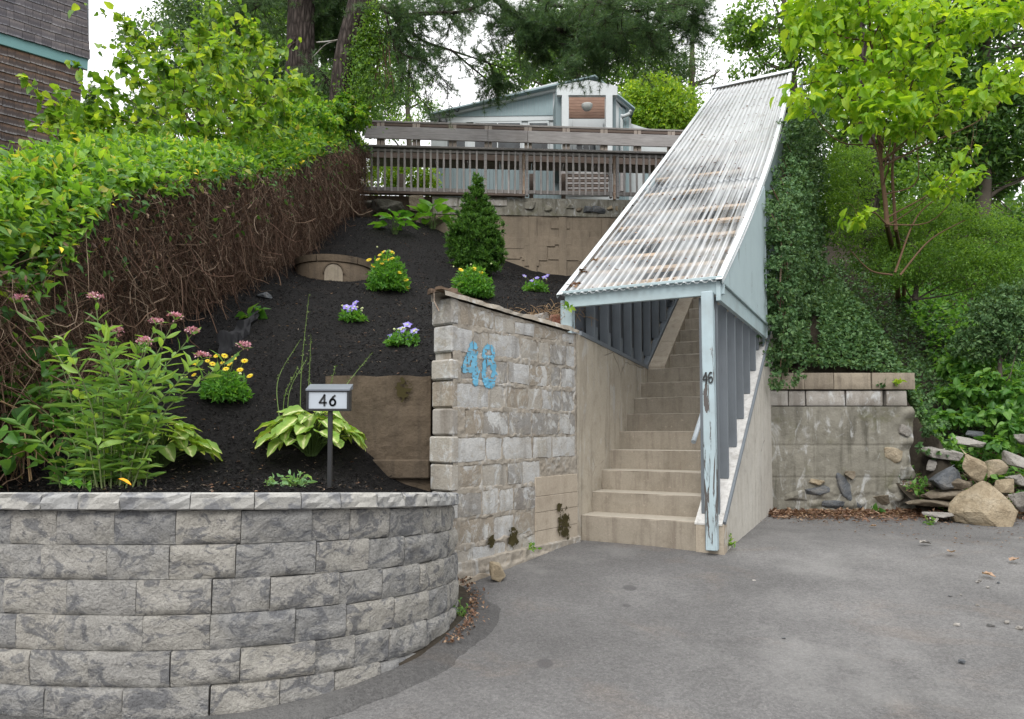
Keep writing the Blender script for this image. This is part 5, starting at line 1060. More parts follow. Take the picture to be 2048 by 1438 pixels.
prism(m, [SH(edge_low(2.2) + .02, -.1, 2.2), SH(.02, -.1, zband0), SH(.02, -.1, zband1 + 2.4), SH(.02, -3, zband1 + 2.4), SH(.02, -3, 2.2)], -hd * .1); m.build('wall', MAT['greyin'], sg)
part_box('teal_band', MAT['teal'], sg, SH(-.045, .035, zband0 + .01), -hd * 4, -hn * .05, A(0, 0, zband1 - zband0 - .015), .006)
SM = {}
def shingle_mesh(w_, mt, k):
    h = .165; t0, t1 = .004, .014; rq = random.Random(k); b = [rq.uniform(-.006, .004) for _ in range(2)]
    V = [(0, 0, b[0]), (w_, 0, b[1]), (w_, t1, b[1]), (0, t1, b[0]), (0, -.012, h), (w_, -.012, h), (w_, -.012 + t0, h), (0, -.012 + t0, h)]
    mb = MB(); mb.add(*hexa(V, 0)); me = mb.mesh('shingle'); me.materials.append(mt); return me
MAT['shl'] = mk_shingle('lower_shingle', (.21, .135, .095), (.085, .068, .062), (.26, .245, .24)); MAT['shu'] = mk_shingle('upper_shingle', (.19, .165, .16), (.11, .10, .105), (.24, .23, .24))
rn = random.Random(3); cnt = 0
rows = [('u', zband1 - .015 + .127 * i, i) for i in range(9)] + [('l', zband0 - .127 * (i + 1) + .0, i) for i in range(13)]
for kind_, z0, i in rows:
    a = (edge_low(z0) if kind_ == 'l' else -.07 + .01 * min(i, 6)) + .004; n0 = (.05 - min(i, 6) * .007) if kind_ == 'u' else .0
    first = True
    while a < 1.5:
        w_ = rn.choice([.09, .12, .15, .18]); key = (w_, kind_, rn.randrange(4))
        if key not in SM: SM[key] = shingle_mesh(w_ - .003, MAT['shu' if kind_ == 'u' else 'shl'], key[2] * 7 + int(w_ * 100))
        put('shingle', SM[key], frame(SH(a, n0 + rn.uniform(0, .005), z0 + rn.uniform(-.004, .004)), -hd, hn, (0, 0, 1)), sg); a += w_; cnt += 1
# the rows out of the picture, down to the ground and along the wall
mbu, mbl = MB(), MB()
for kind_, z0, i in rows + [('l', zband0 - .127 * (i + 1), i) for i in range(13, 30)]:
    a = (1.52 if i < 13 else edge_low(z0) + .004)
    while a < 4:
        w_ = rn.choice([.12, .15, .18]); o_ = SH(a, (.05 - min(i, 6) * .007) if kind_ == 'u' else 0, z0); obox(mbu if kind_ == 'u' else mbl, o_, -hd * (w_ - .006), hn * .012, A(0, 0, .13)); a += w_
for mm_, mt_ in ((mbu, 'shu'), (mbl, 'shl')): tag(mm_.build('shingle_rows', MAT[mt_], sg), kind='stuff')

# ================================================================== CATCH BASIN, SIGN, SMALL THINGS
cb = thing('concrete_basin', 'round concrete well ring half sunk in the mulch', 'well ring', (-3, 10.4, 3.8))
CB = bedhit(668, 563); Rb = .068 * CB[1] * .86; CBx, CBy = CB[0] * (CB[1] + Rb) / CB[1], CB[1] + Rb; ztop = float(P(668, 508, CB[1])[2]); print('basin', CB, Rb, ztop)
m = MB(); lathe(m, [(Rb, -.6), (Rb, -.10), (Rb - .012, -.095), (Rb - .012, -.085)], (CBx, CBy, ztop), 48); m.build('ring', MAT['brown'], cb, False)
for k in range(6):
    m = MB(); a0 = k * math.pi / 3 + .35; V = []; n_ = 9
    for i in range(n_): a_ = a0 + (math.pi / 3 - .02) * i / (n_ - 1); c_, s_ = math.cos(a_), math.sin(a_); V += [(CBx + c_ * (Rb + .012), CBy + s_ * (Rb + .012), ztop - .085), (CBx + c_ * (Rb + .012), CBy + s_ * (Rb + .012), ztop), (CBx + c_ * (Rb - .1), CBy + s_ * (Rb - .1), ztop + .01), (CBx + c_ * (Rb - .1), CBy + s_ * (Rb - .1), ztop - .085)]
    m.add(V, [(4 * i + q, 4 * i + 4 + q, 4 * i + 4 + (q + 1) % 4, 4 * i + (q + 1) % 4) for i in range(n_ - 1) for q in range(4)] + [(0, 1, 2, 3), (4 * n_ - 1, 4 * n_ - 2, 4 * n_ - 3, 4 * n_ - 4)]); m.build('rim_segment', MAT['brown'], cb)
m = MB(); lathe(m, [(0, -.02), (Rb - .1, -.02)], (CBx, CBy, ztop), 32); m.build('cover', MAT['mulch'], cb)
a_ = math.radians(-76); c0 = A(CBx + math.cos(a_) * (Rb + .004), CBy + math.sin(a_) * (Rb + .004), ztop - .24); tx = A(-math.sin(a_), math.cos(a_), 0); nx_ = A(math.cos(a_), math.sin(a_), 0)
m = MB(); n_ = 28; ro = [(.135, .0), (.135, .018), (.118, .018), (.112, .004)]; V = []
for i in range(n_ + 1):
    t_ = math.pi * i / n_
    for r_, o_ in ro: V.append(c0 + tx * math.cos(t_) * r_ + UP * math.sin(t_) * r_ * 1.05 + nx_ * (o_ - .5 * (math.cos(t_) * r_) ** 2 / Rb))
m.add(V, [(4 * i + q, 4 * i + 4 + q, 4 * i + 5 + q, 4 * i + 1 + q) for i in range(n_) for q in range(3)]); m.build('knockout_rim', MAT['brown'], cb)
m = MB(); V = [c0 + nx_ * .008 - UP * .12] + [c0 + tx * math.cos(math.pi * i / 20) * .112 + UP * math.sin(math.pi * i / 20) * .117 + nx_ * (.006 - .5 * (math.cos(math.pi * i / 20) * .112) ** 2 / Rb) for i in range(21)] + [c0 - tx * .112 - UP * .12, c0 + tx * .112 - UP * .12]
m.add(V, [(0, i + 1, i + 2) for i in range(20)] + [(0, 21, 22), (0, 23, 1)]); m.build('knockout', MAT['capblock'], cb)

sy = 3.7; sp = P(658, 970, sy)
sign = thing('house_sign', 'small black solar sign reading 46 on a thin black post above the capstones', 'sign', (sp[0], sy, sp[2]))
a = P(615, 822, sy); b = P(701, 778, sy); w_ = b[0] - a[0]; h_ = b[2] - a[2]
part_box('post', MAT['black'], sign, (sp[0] - .0115, sy, sp[2] - .1), (.023, 0, 0), (0, .023, 0), (0, 0, a[2] - sp[2] + .11), .002)
part_box('case', MAT['black'], sign, (a[0], sy - .02, a[2]), (w_, 0, 0), (0, .055, 0), (0, 0, h_), .004)
part_box('face', MAT['signface'], sign, (a[0] + .010, sy - .0225, a[2] + .010), (w_ - .02, 0, 0), (0, .01, 0), (0, 0, h_ - .026), .0015)
for q_ in (((a[0], sy - .030, a[2]), (w_, 0, 0), (0, 0, .012)), ((a[0], sy - .030, a[2] + h_ - .016), (w_, 0, 0), (0, 0, .012)), ((a[0], sy - .030, a[2] + .0121), (.012, 0, 0), (0, 0, h_ - .0285)), ((b[0] - .012, sy - .030, a[2] + .0121), (.012, 0, 0), (0, 0, h_ - .0285))): part_box('frame_bar', MAT['black'], sign, q_[0], q_[1], (0, .0095, 0), q_[2], .001)
c8 = [(a[0] - .002, sy - .034, b[2] - .012), (b[0] + .004, sy - .034, b[2] - .012), (b[0] + .004, sy + .045, b[2] + .002), (a[0] - .002, sy + .045, b[2] + .002), (a[0] - .002, sy - .034, b[2] - .002), (b[0] + .004, sy - .034, b[2] - .002), (b[0] + .004, sy + .045, b[2] + .03), (a[0] - .002, sy + .045, b[2] + .03)]
m = MB(); m.add(*hexa(c8, .001)); m.build('solar_roof', MAT['signroof'], sign)
def figure(ch, c, w_, h_, t_, y_, mat, parent):
    m = MB()
    if ch == '4': S_ = [[(.22, -.5), (.22, .5)], [(.24, .5), (-.5, -.2)], [(-.5, -.22), (.5, -.22)]]
    else: S_ = [[(.30, .44), (.05, .30), (-.2, .08), (-.34, -.15)]] + [[(.0 + .36 * math.cos(q), -.18 + .29 * math.sin(q)) for q in np.linspace(0, 6.2832, 22)]]
    for st in S_:
        for p0, p1 in zip(st[:-1], st[1:]): 
            pa = A(c[0] + p0[0] * w_, y_, c[2] + p0[1] * h_); pb = A(c[0] + p1[0] * w_, y_, c[2] + p1[1] * h_); e = unit(pb - pa) * t_ * .3; bar(m, pa - e, pb + e, t_, .003, A(0, 1, 0) if False else np.cross(unit(pb - pa), A(0, 1, 0)))
    return m.build('digit', mat, parent)
fc = A((a[0] + b[0]) / 2 - .0, 0, a[2] + (h_ - .006) / 2); figure('4', fc + A(-.026, 0, 0), .036, .058, .0095, sy - .0245, MAT['black'], sign); figure('6', fc + A(.026, 0, 0), .040, .058, .0095, sy - .0245, MAT['black'], sign)

# weed cloth that shows at the edge of the roots
m = MB(); V = []
for i in range(14):
    t_ = i / 13; q = bedhit(515 - 85 * t_, 655 + 60 * t_, .16); w_ = .06 + .28 * t_; 
    for j in range(6): V.append(q + A(.10 * (j / 5) * t_, .05 * math.sin(j * 1.9 + i), -w_ * j / 5 + .02 * math.sin(i * 1.3 + j * 2.2)))
m.add(V, [(6 * i + j, 6 * i + 6 + j, 6 * i + 7 + j, 6 * i + 1 + j) for i in range(13) for j in range(5)]); o = m.build('weed_cloth', MAT['fabric'], None, True); tag(o, 'strip of black weed cloth hanging out below the vine roots', 'cloth', kind='thing')
m = MB(); tube(m, [P(50, 531, 4.75), P(108, 517, 4.95), P(200, 500, 5.3)], .028, 12); tag(m.build('conduit', MAT['pipe']), 'grey plastic conduit sticking out of the vine roots', 'pipe', kind='thing')
for c_, s_, sd, lab, mt_ in ((P(995, 1168, 4.95), (.12, .1, .15), 71, 'small pale stone chunk standing against the foot of the block wall', 'rocktan'), (bedhit(526, 592), (.22, .2, .08), 72, 'flat grey stone in the mulch under the vine roots', 'rockgrey'),
        (P(1075, 636, 6.35) + A(0, .1, 0), (.26, .16, .13), 73, 'pale brick lying on top of the block wall near the shelter', 'rockpale'), (P(1112, 640, 6.25) + A(0, .1, 0), (.14, .14, .14), 74, 'broken red brick on top of the block wall beside the shelter post', 'brick')):
    if sd == 71: c_[2] = float(gz(4.95)) + .06
    tag(rock(None, 'rock', MAT[mt_], c_, s_, sd), lab, 'stone' if sd != 74 else 'brick', kind='thing')

# ================================================================== VINE-COVERED FENCE LINE ON THE LEFT
HT = dict(y=[3.4, 4.0, 4.4, 5.0, 5.66, 7.8, 9.67, 12.2, 13.3], bot=[-.42, -.32, -.2, .42, .88, 1.72, 2.52, 3.95, 4.25], mid=[.80, .95, 1.36, 1.78, 2.12, 3.02, 3.98, 5.25, 5.55], top=[1.30, 1.42, 1.62, 1.96, 2.30, 3.24, 4.22, 5.55, 5.9])
def hi(k, Y): return np.interp(Y, HT['y'], HT[k]) + EZ
hedge = thing('vine_hedge', 'long hedge of green vines over a mat of brown roots and twigs', 'hedge', (-3.1, 7, 1.5))
rg = np.random.default_rng(17)
def roots_x(Y, f): return -3.02 + .16 * np.sin(np.clip(f, 0, 1) * math.pi * .8) + .05 * vnoise(np.stack([Y * 1.7, f * 2, Y * 0], -1), 4) + .1 * smoothstep(.7, 1.0, f)
yb, fb = np.meshgrid(np.linspace(3.4, 13.3, 170), np.linspace(-.05, 1.05, 34))
zb_ = hi('bot', yb) + (hi('mid', yb) - hi('bot', yb)) * fb; xb = roots_x(yb, fb) - .10 + .05 * fbm(np.stack([yb * 6, fb * 7, yb * 0], -1), 5, 3)
grid_mesh('root_mat', xb, yb, zb_, MAT['soil'], None, hedge)
yb, gb = np.meshgrid(np.linspace(3.4, 13.3, 120), np.linspace(0, 1, 20)); ang = gb * math.pi
cxm = -3.55; hm, tm = hi('mid', yb), hi('top', yb)
grid_mesh('branch_mass', cxm + .58 * np.cos(ang) * 1.0 + .05 * fbm(np.stack([yb * 4, gb * 9, yb * 0], -1), 6, 2), yb, hm - .1 + (tm - hm - .0) * np.sin(ang) * .95, MAT['vined'], None, hedge)
n = 13000; Y = 3.5 + 9.8 * rg.random(n) ** 1.15; f = rg.random(n) ** .9; x = roots_x(Y, f) + rg.uniform(-.1, .05, n); z = hi('bot', Y) + (hi('mid', Y) - hi('bot', Y)) * f
Ln = (.12 + .30 * rg.random(n)) * (1 + .0 * Y); T = unit(np.stack([rg.normal(size=n) * .28, rg.normal(size=n) * (.75 + .6 * (Y < 7)), -np.abs(rg.normal(size=n)) * .9 * np.where(Y < 7, .65, 1) - .1], -1)); Bn = unit(np.cross(T, rdir(rg, n)))
t = np.linspace(0, 1, 5)[None, :, None]; p0 = np.stack([x, Y, z], -1)[:, None, :]; amp = (rg.normal(size=n) * .22 * Ln)[:, None, None]; amp2 = (rg.normal(size=n) * .1 * Ln)[:, None, None]
pts = p0 + T[:, None, :] * Ln[:, None, None] * t + Bn[:, None, :] * (amp * np.sin(t * math.pi) + amp2 * np.sin(t * 6.3)); pts[..., 2] -= .12 * Ln[:, None] * t[..., 0] ** 2 * 2
m = MB(); tubes(m, pts, (.0012 + .0022 * rg.random(n) ** 2)[:, None] * np.linspace(1, .6, 5)[None], 3)
n = 260; Y = 3.6 + 9 * rg.random(n); f = rg.random(n) * .75; x = roots_x(Y, f) + .02; z = hi('bot', Y) + (hi('mid', Y) - hi('bot', Y)) * f; T = unit(np.stack([rg.normal(size=n) * .15 + .1, rg.normal(size=n), -np.abs(rg.normal(size=n)) * .35], -1))
t = np.linspace(0, 1, 9)[None, :, None]; pts = np.stack([x, Y, z], -1)[:, None, :] + T[:, None, :] * t * .7 + np.stack([t[..., 0] * 0 + 0 * x[:, None], .09 * np.sin(t[..., 0] * 7 + Y[:, None]), .12 * np.sin(t[..., 0] * 5 + x[:, None] * 50)], -1)
tubes(m, pts, .004, 4); tag(m.build('twigs', MAT['twig'], hedge), kind='stuff')
# canopy leaves
n = 27000; Y = 3.45 + 9.85 * rg.random(n) ** 1.25; a_ = rg.random(n) ** .9 * 2.3 - .2 * smoothstep(4.9, 4.2, Y); cl_ = vnoise(np.stack([Y * 2.2, a_ * 1.6, Y * 0], -1), 12)
hm, tm = hi('mid', Y) + .10 * vnoise(np.stack([Y * 2.6, Y * 0, Y * 0], -1), 15) + .05 * vnoise(np.stack([Y * 8, Y * 0, Y * 0], -1), 16), hi('top', Y) + .07 * vnoise(np.stack([Y * 1.8, Y * 0, Y * 0], -1), 18); rad = 1 + .13 * cl_ + rg.normal(size=n) * .06; ca, sa = np.cos(a_), np.sin(a_)
near = smoothstep(4.9, 4.0, Y); low = -(.35 * near) * np.clip(-a_ / .35, 0, 1)
px_ = cxm + .06 + .60 * ca * rad; pz_ = np.where(sa > 0, hm - .05 + (tm - hm + .06) * sa * rad, hm + (tm - hm) * sa * .55 * (1 + 1.2 * near)) + rg.normal(size=n) * .035
nr = np.stack([ca, 0 * ca - .15, np.maximum(sa, .1) + .35], -1); Pn = np.stack([px_, Y, pz_], -1)
kp = vnoise(np.stack([Y * 5, a_ * 4.5, Y * 0], -1), 19) > -.5; Pn, nr = Pn[kp], nr[kp]; order = 0; Lf = .062 * (1 + .25 * near)
leaf_parts('leaf', hedge, rg, Pn, unit(nr), .074, .52, MAT['vine'], 290, .15, .3, 'foliage')
n = 700; Y = 3.6 + 9.5 * rg.random(n); x = -3.6 + .9 * (rg.random(n) - .5); z = hi('top', Y) - .02    # sprigs that stand above the clipped top
T = unit(np.stack([rg.normal(size=n) * .5, rg.normal(size=n) * .5, 1 + 0 * Y], -1)); t = np.linspace(0, 1, 5)[None, :, None]; Ln = .06 + .16 * rg.random(n) ** 2
pts = np.stack([x, Y, z], -1)[:, None, :] + T[:, None, :] * Ln[:, None, None] * t; m = MB(); tubes(m, pts, .0025, 3); m2 = MB()
for q in range(1, 5): pp = pts[:, q]; 
for q in (1, 2, 3, 4, 4, 4): leaf_mass(m2, rg, pts[:, q], T, .06, .5, T4, .1, .5)
tag(m.build('sprig_stems', MAT['stem'], hedge), kind='stuff'); tag(m2.build('sprig_leaves', MAT['vine'], hedge), kind='stuff')
m = MB(); n = 1500; Y = 3.5 + 9.6 * rg.random(n); f = rg.random(n) ** .6; leaf_mass(m, rg, np.stack([roots_x(Y, f) + rg.uniform(-.03, .05, n), Y, hi('bot', Y) + (hi('mid', Y) - hi('bot', Y)) * f], -1), np.tile(A(.8, -.3, .2), (n, 1)), .04, .45, T8, .6, .1); tag(m.build('dead_leaves', MAT['deadleaf'], hedge), kind='stuff')
m = MB(); n = 420; Y = 3.5 + 9.6 * rg.random(n) ** 1.3; f = 1 - .5 * rg.random(n) ** 2.2; leaf_mass(m, rg, np.stack([roots_x(Y, f) + .07, Y, hi('bot', Y) + (hi('mid', Y) - hi('bot', Y)) * f], -1), np.tile(A(.8, -.3, .2), (n, 1)), .055, .55, T8, .7, .1); tag(m.build('trailing_leaves', MAT['vined'], hedge), kind='stuff')
m = MB(); n = 16; Y = 3.9 + rg.random(n) * 5; f = .86 + .2 * rg.random(n); leaf_mass(m, rg, np.stack([roots_x(Y, f) + .1, Y, hi('mid', Y) - .02 + .1 * rg.random(n)], -1), np.tile(A(.8, -.3, .2), (n, 1)), .055, .6, T8); tag(m.build('yellow_leaves', MAT['yellow'], hedge), kind='stuff')

# ================================================================== TREES
def wood_pts(pts, n=16): return spline(pts, n)
def branches(m, rg, start_pts, n, length, rad, up=.3, seg=7):
    i = rg.integers(0, len(start_pts), n); p = start_pts[i]; d = unit(rg.normal(size=(n, 3)) + A(0, 0, up)); t = np.linspace(0, 1, seg)[None, :, None]; Ln = length * (.5 + rg.random(n))[:, None, None]
    b = rg.normal(size=(n, 1, 3)) * .18; pts = p[:, None] + d[:, None] * Ln * t + b * Ln * np.sin(t * 3.1); tubes(m, pts, rad * np.linspace(1, .25, seg)[None] * np.ones((n, 1)), 5); return pts
def leafy_tree(name, label, base, trunk, rad, blobs, n, L_, W_, mat, seed, cat='tree', group=None, bark='paleb', clump=14, cs=.2, limit=0, up=.6, droop=.35, tpl=T4, nb=30, shell=.5, hole=0):
    rg = np.random.default_rng(seed); t = thing(name, label, cat, base, group)
    m = MB(); tp = wood_pts(trunk, 18); tube(m, tp, np.linspace(rad, rad * .45, 18), 9)
    cs_ = np.array([b[0] for b in blobs], float)
    for c in cs_:                # limbs reach every clump of the crown
        j = int(np.argmin(np.linalg.norm(tp - (c - A(0, 0, .6)), axis=1))); s_ = tp[min(j, 17)]; mid = (s_ + c) / 2 + rg.normal(size=3) * .15 - A(0, 0, .1 * np.linalg.norm(c - s_) * .5); tube(m, wood_pts([s_, mid, c], 10), np.linspace(rad * .38, rad * .1, 10), 5)
    if nb: branches(m, rg, cs_, nb, float(np.mean([b[1][0] for b in blobs])) * .9, rad * .09, .2)
    m.build('trunk', MAT[bark], t, True)
    Pn, Nn = blob_pts(rg, blobs, n, clump, cs, shell)
    if hole: k = vnoise(Pn * hole, seed) < .28; Pn, Nn = Pn[k], Nn[k]
    if limit: leaf_parts('leaf', t, rg, Pn, Nn, L_, W_, MAT[mat], limit, droop, up, 'crown', TG, TG)
    else: m = MB(); leaf_mass(m, rg, Pn, Nn, L_, W_, tpl, droop, up); tag(m.build('crown', MAT[mat], t), kind='stuff')
    return t
def BP(u, v, Y, *r): return (P(u, v, Y), r if len(r) == 3 else (r[0],) * 3)
G = lambda u, v, Y: P(u, v, Y)
# behind on the left
leafy_tree('tree', 'tall blue-green tree with open crown behind the yellow-green shrub', P(400, 300, 21), [P(400, 320, 21), P(410, 150, 21), P(430, -60, 21)], .16,
    [BP(275, 75, 20, .55, .5, .5), BP(330, 110, 20, .9), BP(300, 160, 20, .7), BP(380, 50, 21, 1.0), BP(430, 110, 21, 1.1), BP(400, -10, 21, 1.0), BP(360, 200, 20, .9), BP(300, 230, 19, .6)], 17000, .13, .5, 'treeb', 31, hole=1.1)
leafy_tree('tree', 'green leafy tree filling the gap left of the first pine trunk', P(520, 300, 19), [P(520, 320, 19), P(515, 150, 19), P(500, -60, 19)], .15,
    [BP(480, 40, 19, 1.0), BP(550, 60, 19, 1.0), BP(520, 130, 18.5, 1.1), BP(560, 180, 18, .9), BP(500, -20, 19, 1.0), BP(600, 10, 19, 1.0), BP(450, 190, 18, .8)], 17000, .13, .5, 'tree', 32)
leafy_tree('tree', 'green tree seen between the two pine trunks', P(650, 300, 17), [P(650, 320, 17), P(648, 150, 17), P(650, -60, 17)], .12,
    [BP(650, 30, 17, .8), BP(650, 120, 17, .9), BP(640, 190, 16, .7), BP(700, 200, 16, .8), BP(760, 150, 17, .8), BP(770, 60, 17, .8)], 13000, .11, .5, 'treed', 33)
leafy_tree('spruce', 'small dark evergreen beside the shingled house', P(185, 330, 20), [P(185, 330, 20), P(186, 180, 20)], .07, [BP(186, 185, 20, .12, .12, .3), BP(184, 205, 20, .25, .25, .3), BP(185, 235, 20, .38, .38, .4), BP(190, 275, 20, .55, .5, .5)], 5000, .10, .3, 'treed', 34, nb=0, shell=.1, cs=.08)
leafy_tree('tree', 'pale green tree with sky between its leaves left of the blue house', P(830, 300, 22), [P(820, 320, 22), P(815, 200, 22), P(820, 120, 22)], .1,
    [BP(770, 230, 20, .7), BP(810, 210, 22, .7), BP(850, 235, 22, .6), BP(790, 170, 22, .6), BP(850, 180, 22, .4), BP(745, 190, 20, .6)], 9000, .10, .5, 'tree', 35, hole=1.5)
leafy_tree('tree', 'yellow-green tree behind the right side of the blue house', P(1310, 300, 24), [P(1310, 300, 24), P(1300, 200, 24)], .12, [BP(1270, 215, 24, .8), BP(1310, 200, 24, .9), BP(1350, 225, 24, .9), BP(1330, 255, 24, .9), BP(1280, 250, 24, .8), BP(1385, 260, 24, .7)], 14000, .14, .5, 'treey', 36)
leafy_tree('pine_tree', 'feathery blue-green pine group rising behind the shelter roof', P(1400, 300, 28), [P(1380, 300, 28), P(1385, 80, 28)], .2, [BP(1345, 150, 28, 1.0), BP(1390, 135, 28, 1.0), BP(1425, 165, 28, .9), BP(1370, 200, 28, 1.1), BP(1440, 210, 28, .9), BP(1330, 190, 28, .9), BP(1440, 140, 28, .45)], 20000, .17, .16, 'treeb', 37, hole=.9)
leafy_tree('tree', 'mid-green tree crown above the blue house roof', P(1150, 300, 27), [P(1150, 300, 27), P(1160, 60, 27)], .2, [BP(1080, 120, 27, 1.2), BP(1150, 110, 27, 1.4), BP(1240, 130, 27, 1.4), BP(1020, 140, 26, .9), BP(1290, 110, 28, 1.3), BP(1100, 60, 28, 1.1), BP(1200, 50, 28, 1.2)], 18000, .16, .5, 'tree', 38)
leafy_tree('bush', 'bright green bush seen through the balusters under the deck', P(800, 390, 16.5), [P(800, 400, 16.5), P(800, 350, 16.5)], .03, [BP(765, 360, 16.5, .5, .4, .45), BP(820, 350, 16.8, .55, .4, .5), BP(850, 375, 17, .4, .3, .3), BP(790, 320, 17.5, .5, .4, .3)], 5000, .09, .55, 'treey', 39, cat='bush')

# yellow-green arching shrub above the hedge
def arching_shrub(name, label, base, tips, L_, W_, mat, seed, every=.075, limit=290, rad=.009, nleaf=2, arch=.25, stemmat='brownstem', sub=3):
    rg = np.random.default_rng(seed); t = thing(name, label, 'shrub', base); m = MB(); Pp, Nn = [], []
    for tip in tips:
        b = np.asarray(base, float) + rg.normal(size=3) * A(.18, .15, .0); tip = np.asarray(tip, float); L0 = np.linalg.norm(tip - b); mid = b + (tip - b) * .5 + A(0, 0, arch * L0 * .5)
        pts = spline([b, mid, tip, tip + (tip - mid) * .12 - A(0, 0, .05)], 16); tube(m, pts, np.linspace(rad, .002, 16), 5)
        allp = [pts]
        for q in range(sub):
            j = rg.integers(5, 14); dr = unit(rg.normal(size=3) * A(1, 1, .5) + (tip - b) / L0 * .8); ln = .25 + .35 * rg.random(); s2 = pts[j] + dr * ln * np.linspace(0, 1, 8)[:, None] - A(0, 0, 1) * (np.linspace(0, 1, 8) ** 2)[:, None] * .08; tube(m, s2, np.linspace(.004, .0015, 8), 4); allp.append(s2)
        for pl in allp:
            ln = np.linalg.norm(np.diff(pl, axis=0), axis=1).sum(); k = max(3, int(ln / every)); f = np.linspace(.3 if pl is pts else .1, 1, k); idx = f * (len(pl) - 1); i0 = np.minimum(idx.astype(int), len(pl) - 2); pp = pl[i0] + (pl[i0 + 1] - pl[i0]) * (idx - i0)[:, None]
            for s_ in range(nleaf): Pp.append(pp + rg.normal(size=pp.shape) * .03); Nn.append(unit(rg.normal(size=pp.shape) * A(1, 1, .4) + A(0, -.2, .15)))
    m.build('stems', MAT[stemmat], t); Pp = np.concatenate(Pp); Nn = np.concatenate(Nn)
    leaf_parts('leaf', t, rg, Pp, Nn, L_, W_, MAT[mat], limit, .3, .8, 'foliage', TG, TG); return t
rq = np.random.default_rng(5); tips = []
for u_, v_, Y_ in ((262, 60, 8.8), (300, 90, 9), (345, 80, 9.2), (400, 60, 9), (450, 50, 9.2), (500, 60, 9), (505, 90, 8.6), (540, 130, 9), (590, 170, 9), (600, 175, 9.5), (250, 130, 8.6), (230, 180, 8.4), (280, 170, 8.4), (330, 140, 8.2), (380, 130, 8.2), (430, 110, 8.3), (470, 130, 8.1), (520, 190, 8.3),
        (560, 230, 8.6), (300, 220, 8.0), (350, 190, 8.0), (400, 180, 8.0), (450, 190, 8.0), (500, 230, 8.0), (240, 230, 8.0), (390, 90, 9.8), (320, 130, 9.9), (470, 90, 9.9), (550, 190, 10), (280, 110, 9.6), (420, 240, 7.8), (360, 240, 7.8), (480, 260, 7.9), (300, 260, 7.7)): tips.append(P(u_, v_, Y_))
arching_shrub('shrub', 'large arching yellow-green shrub with broad leaves above the hedge', P(420, 330, 8.9) - A(0, 0, .3), tips, .098, .78, 'knot', 41, .08, sub=4, nleaf=2)
tips = [P(u_, v_, Y_) for u_, v_, Y_ in ((115, 235, 8.3), (150, 215, 8.5), (135, 270, 8.0), (190, 250, 8.3), (225, 240, 8.4), (160, 300, 7.6), (250, 270, 8), (210, 290, 7.6), (280, 290, 7.6), (190, 320, 7.2), (240, 320, 7.2), (300, 310, 7.4))]
arching_shrub('shrub', 'lower yellow-green shrub in front of the shingled house corner', P(230, 350, 7.9) - A(0, 0, .3), tips, .10, .75, 'knot', 42, .06, sub=4, nleaf=3)
leafy_tree('climber', 'tangle of climbing leaves round the feet of the pine trunks', P(640, 260, 12.3), [P(640, 290, 12.3), P(650, 200, 12.3)], .03, [BP(590, 190, 12, .35, .3, .3), BP(620, 190, 12.2, .2, .25, .2), BP(645, 225, 11.8, .45, .35, .25), BP(700, 215, 12, .3, .3, .2), BP(560, 230, 11.5, .4, .3, .3), BP(700, 235, 11.8, .35, .3, .2), BP(615, 245, 11, .5, .4, .25), BP(530, 265, 10, .5, .4, .25)], 8000, .085, .6, 'vine', 43, cat='climber', cs=.12)

# pines
def pine_needles(m, rg, nodes, dirs, L_=.11, k=20, wid=.055):
    n = len(nodes); p = np.repeat(nodes, k, 0); d = unit(np.repeat(dirs, k, 0) * .55 + rg.normal(size=(n * k, 3)) * .75 + A(0, 0, .1)); leaves(m, T3, p, d, rdir(rg, n * k), L_ * (.7 + .5 * rg.random(n * k)), wid)
def twig_net(mw, mn, rg, limb, nsub, slen, droop=.25, twigs=6, tl=.35, start=.15, rad=.018, flat=.5, k=20, L_=.11):
    limb = np.asarray(limb, float); N = len(limb)
    for s in range(nsub):
        f = start + (1 - start) * rg.random(); i = min(N - 2, int(f * (N - 1))); b = limb[i]; ax = unit(limb[i + 1] - limb[i]); d = unit(ax * .7 + rg.normal(size=3) * A(1, 1, flat) - A(0, 0, droop)); ln = slen * (.5 + .8 * rg.random()) * (1.1 - .5 * f)
        t = np.linspace(0, 1, 9)[:, None]; pl = b + d * ln * t + rg.normal(size=3) * .1 * ln * np.sin(t * 3.14) - A(0, 0, 1) * t ** 2 * ln * droop * .5; tube(mw, pl, np.linspace(rad * .5, .004, 9), 4)
        nt_ = int(twigs * ln / .5) + 2; ii = rg.integers(2, 9, nt_); bp_ = pl[ii]; td = unit(np.repeat(d[None], nt_, 0) * .8 + rg.normal(size=(nt_, 3)) * A(.8, .8, .45)); t2 = np.linspace(0, 1, 6)[None, :, None]; tp = bp_[:, None] + td[:, None] * (tl * (.4 + .8 * rg.random(nt_)))[:, None, None] * t2 - A(0, 0, 1) * t2 ** 2 * .04
        tubes(mw, tp, np.full((nt_, 6), .0035), 3); nodes = np.concatenate([tp[:, q] for q in (2, 3, 4, 5, 5)]); dirs = np.concatenate([td] * 5); pine_needles(mn, rg, nodes, dirs, L_, k)
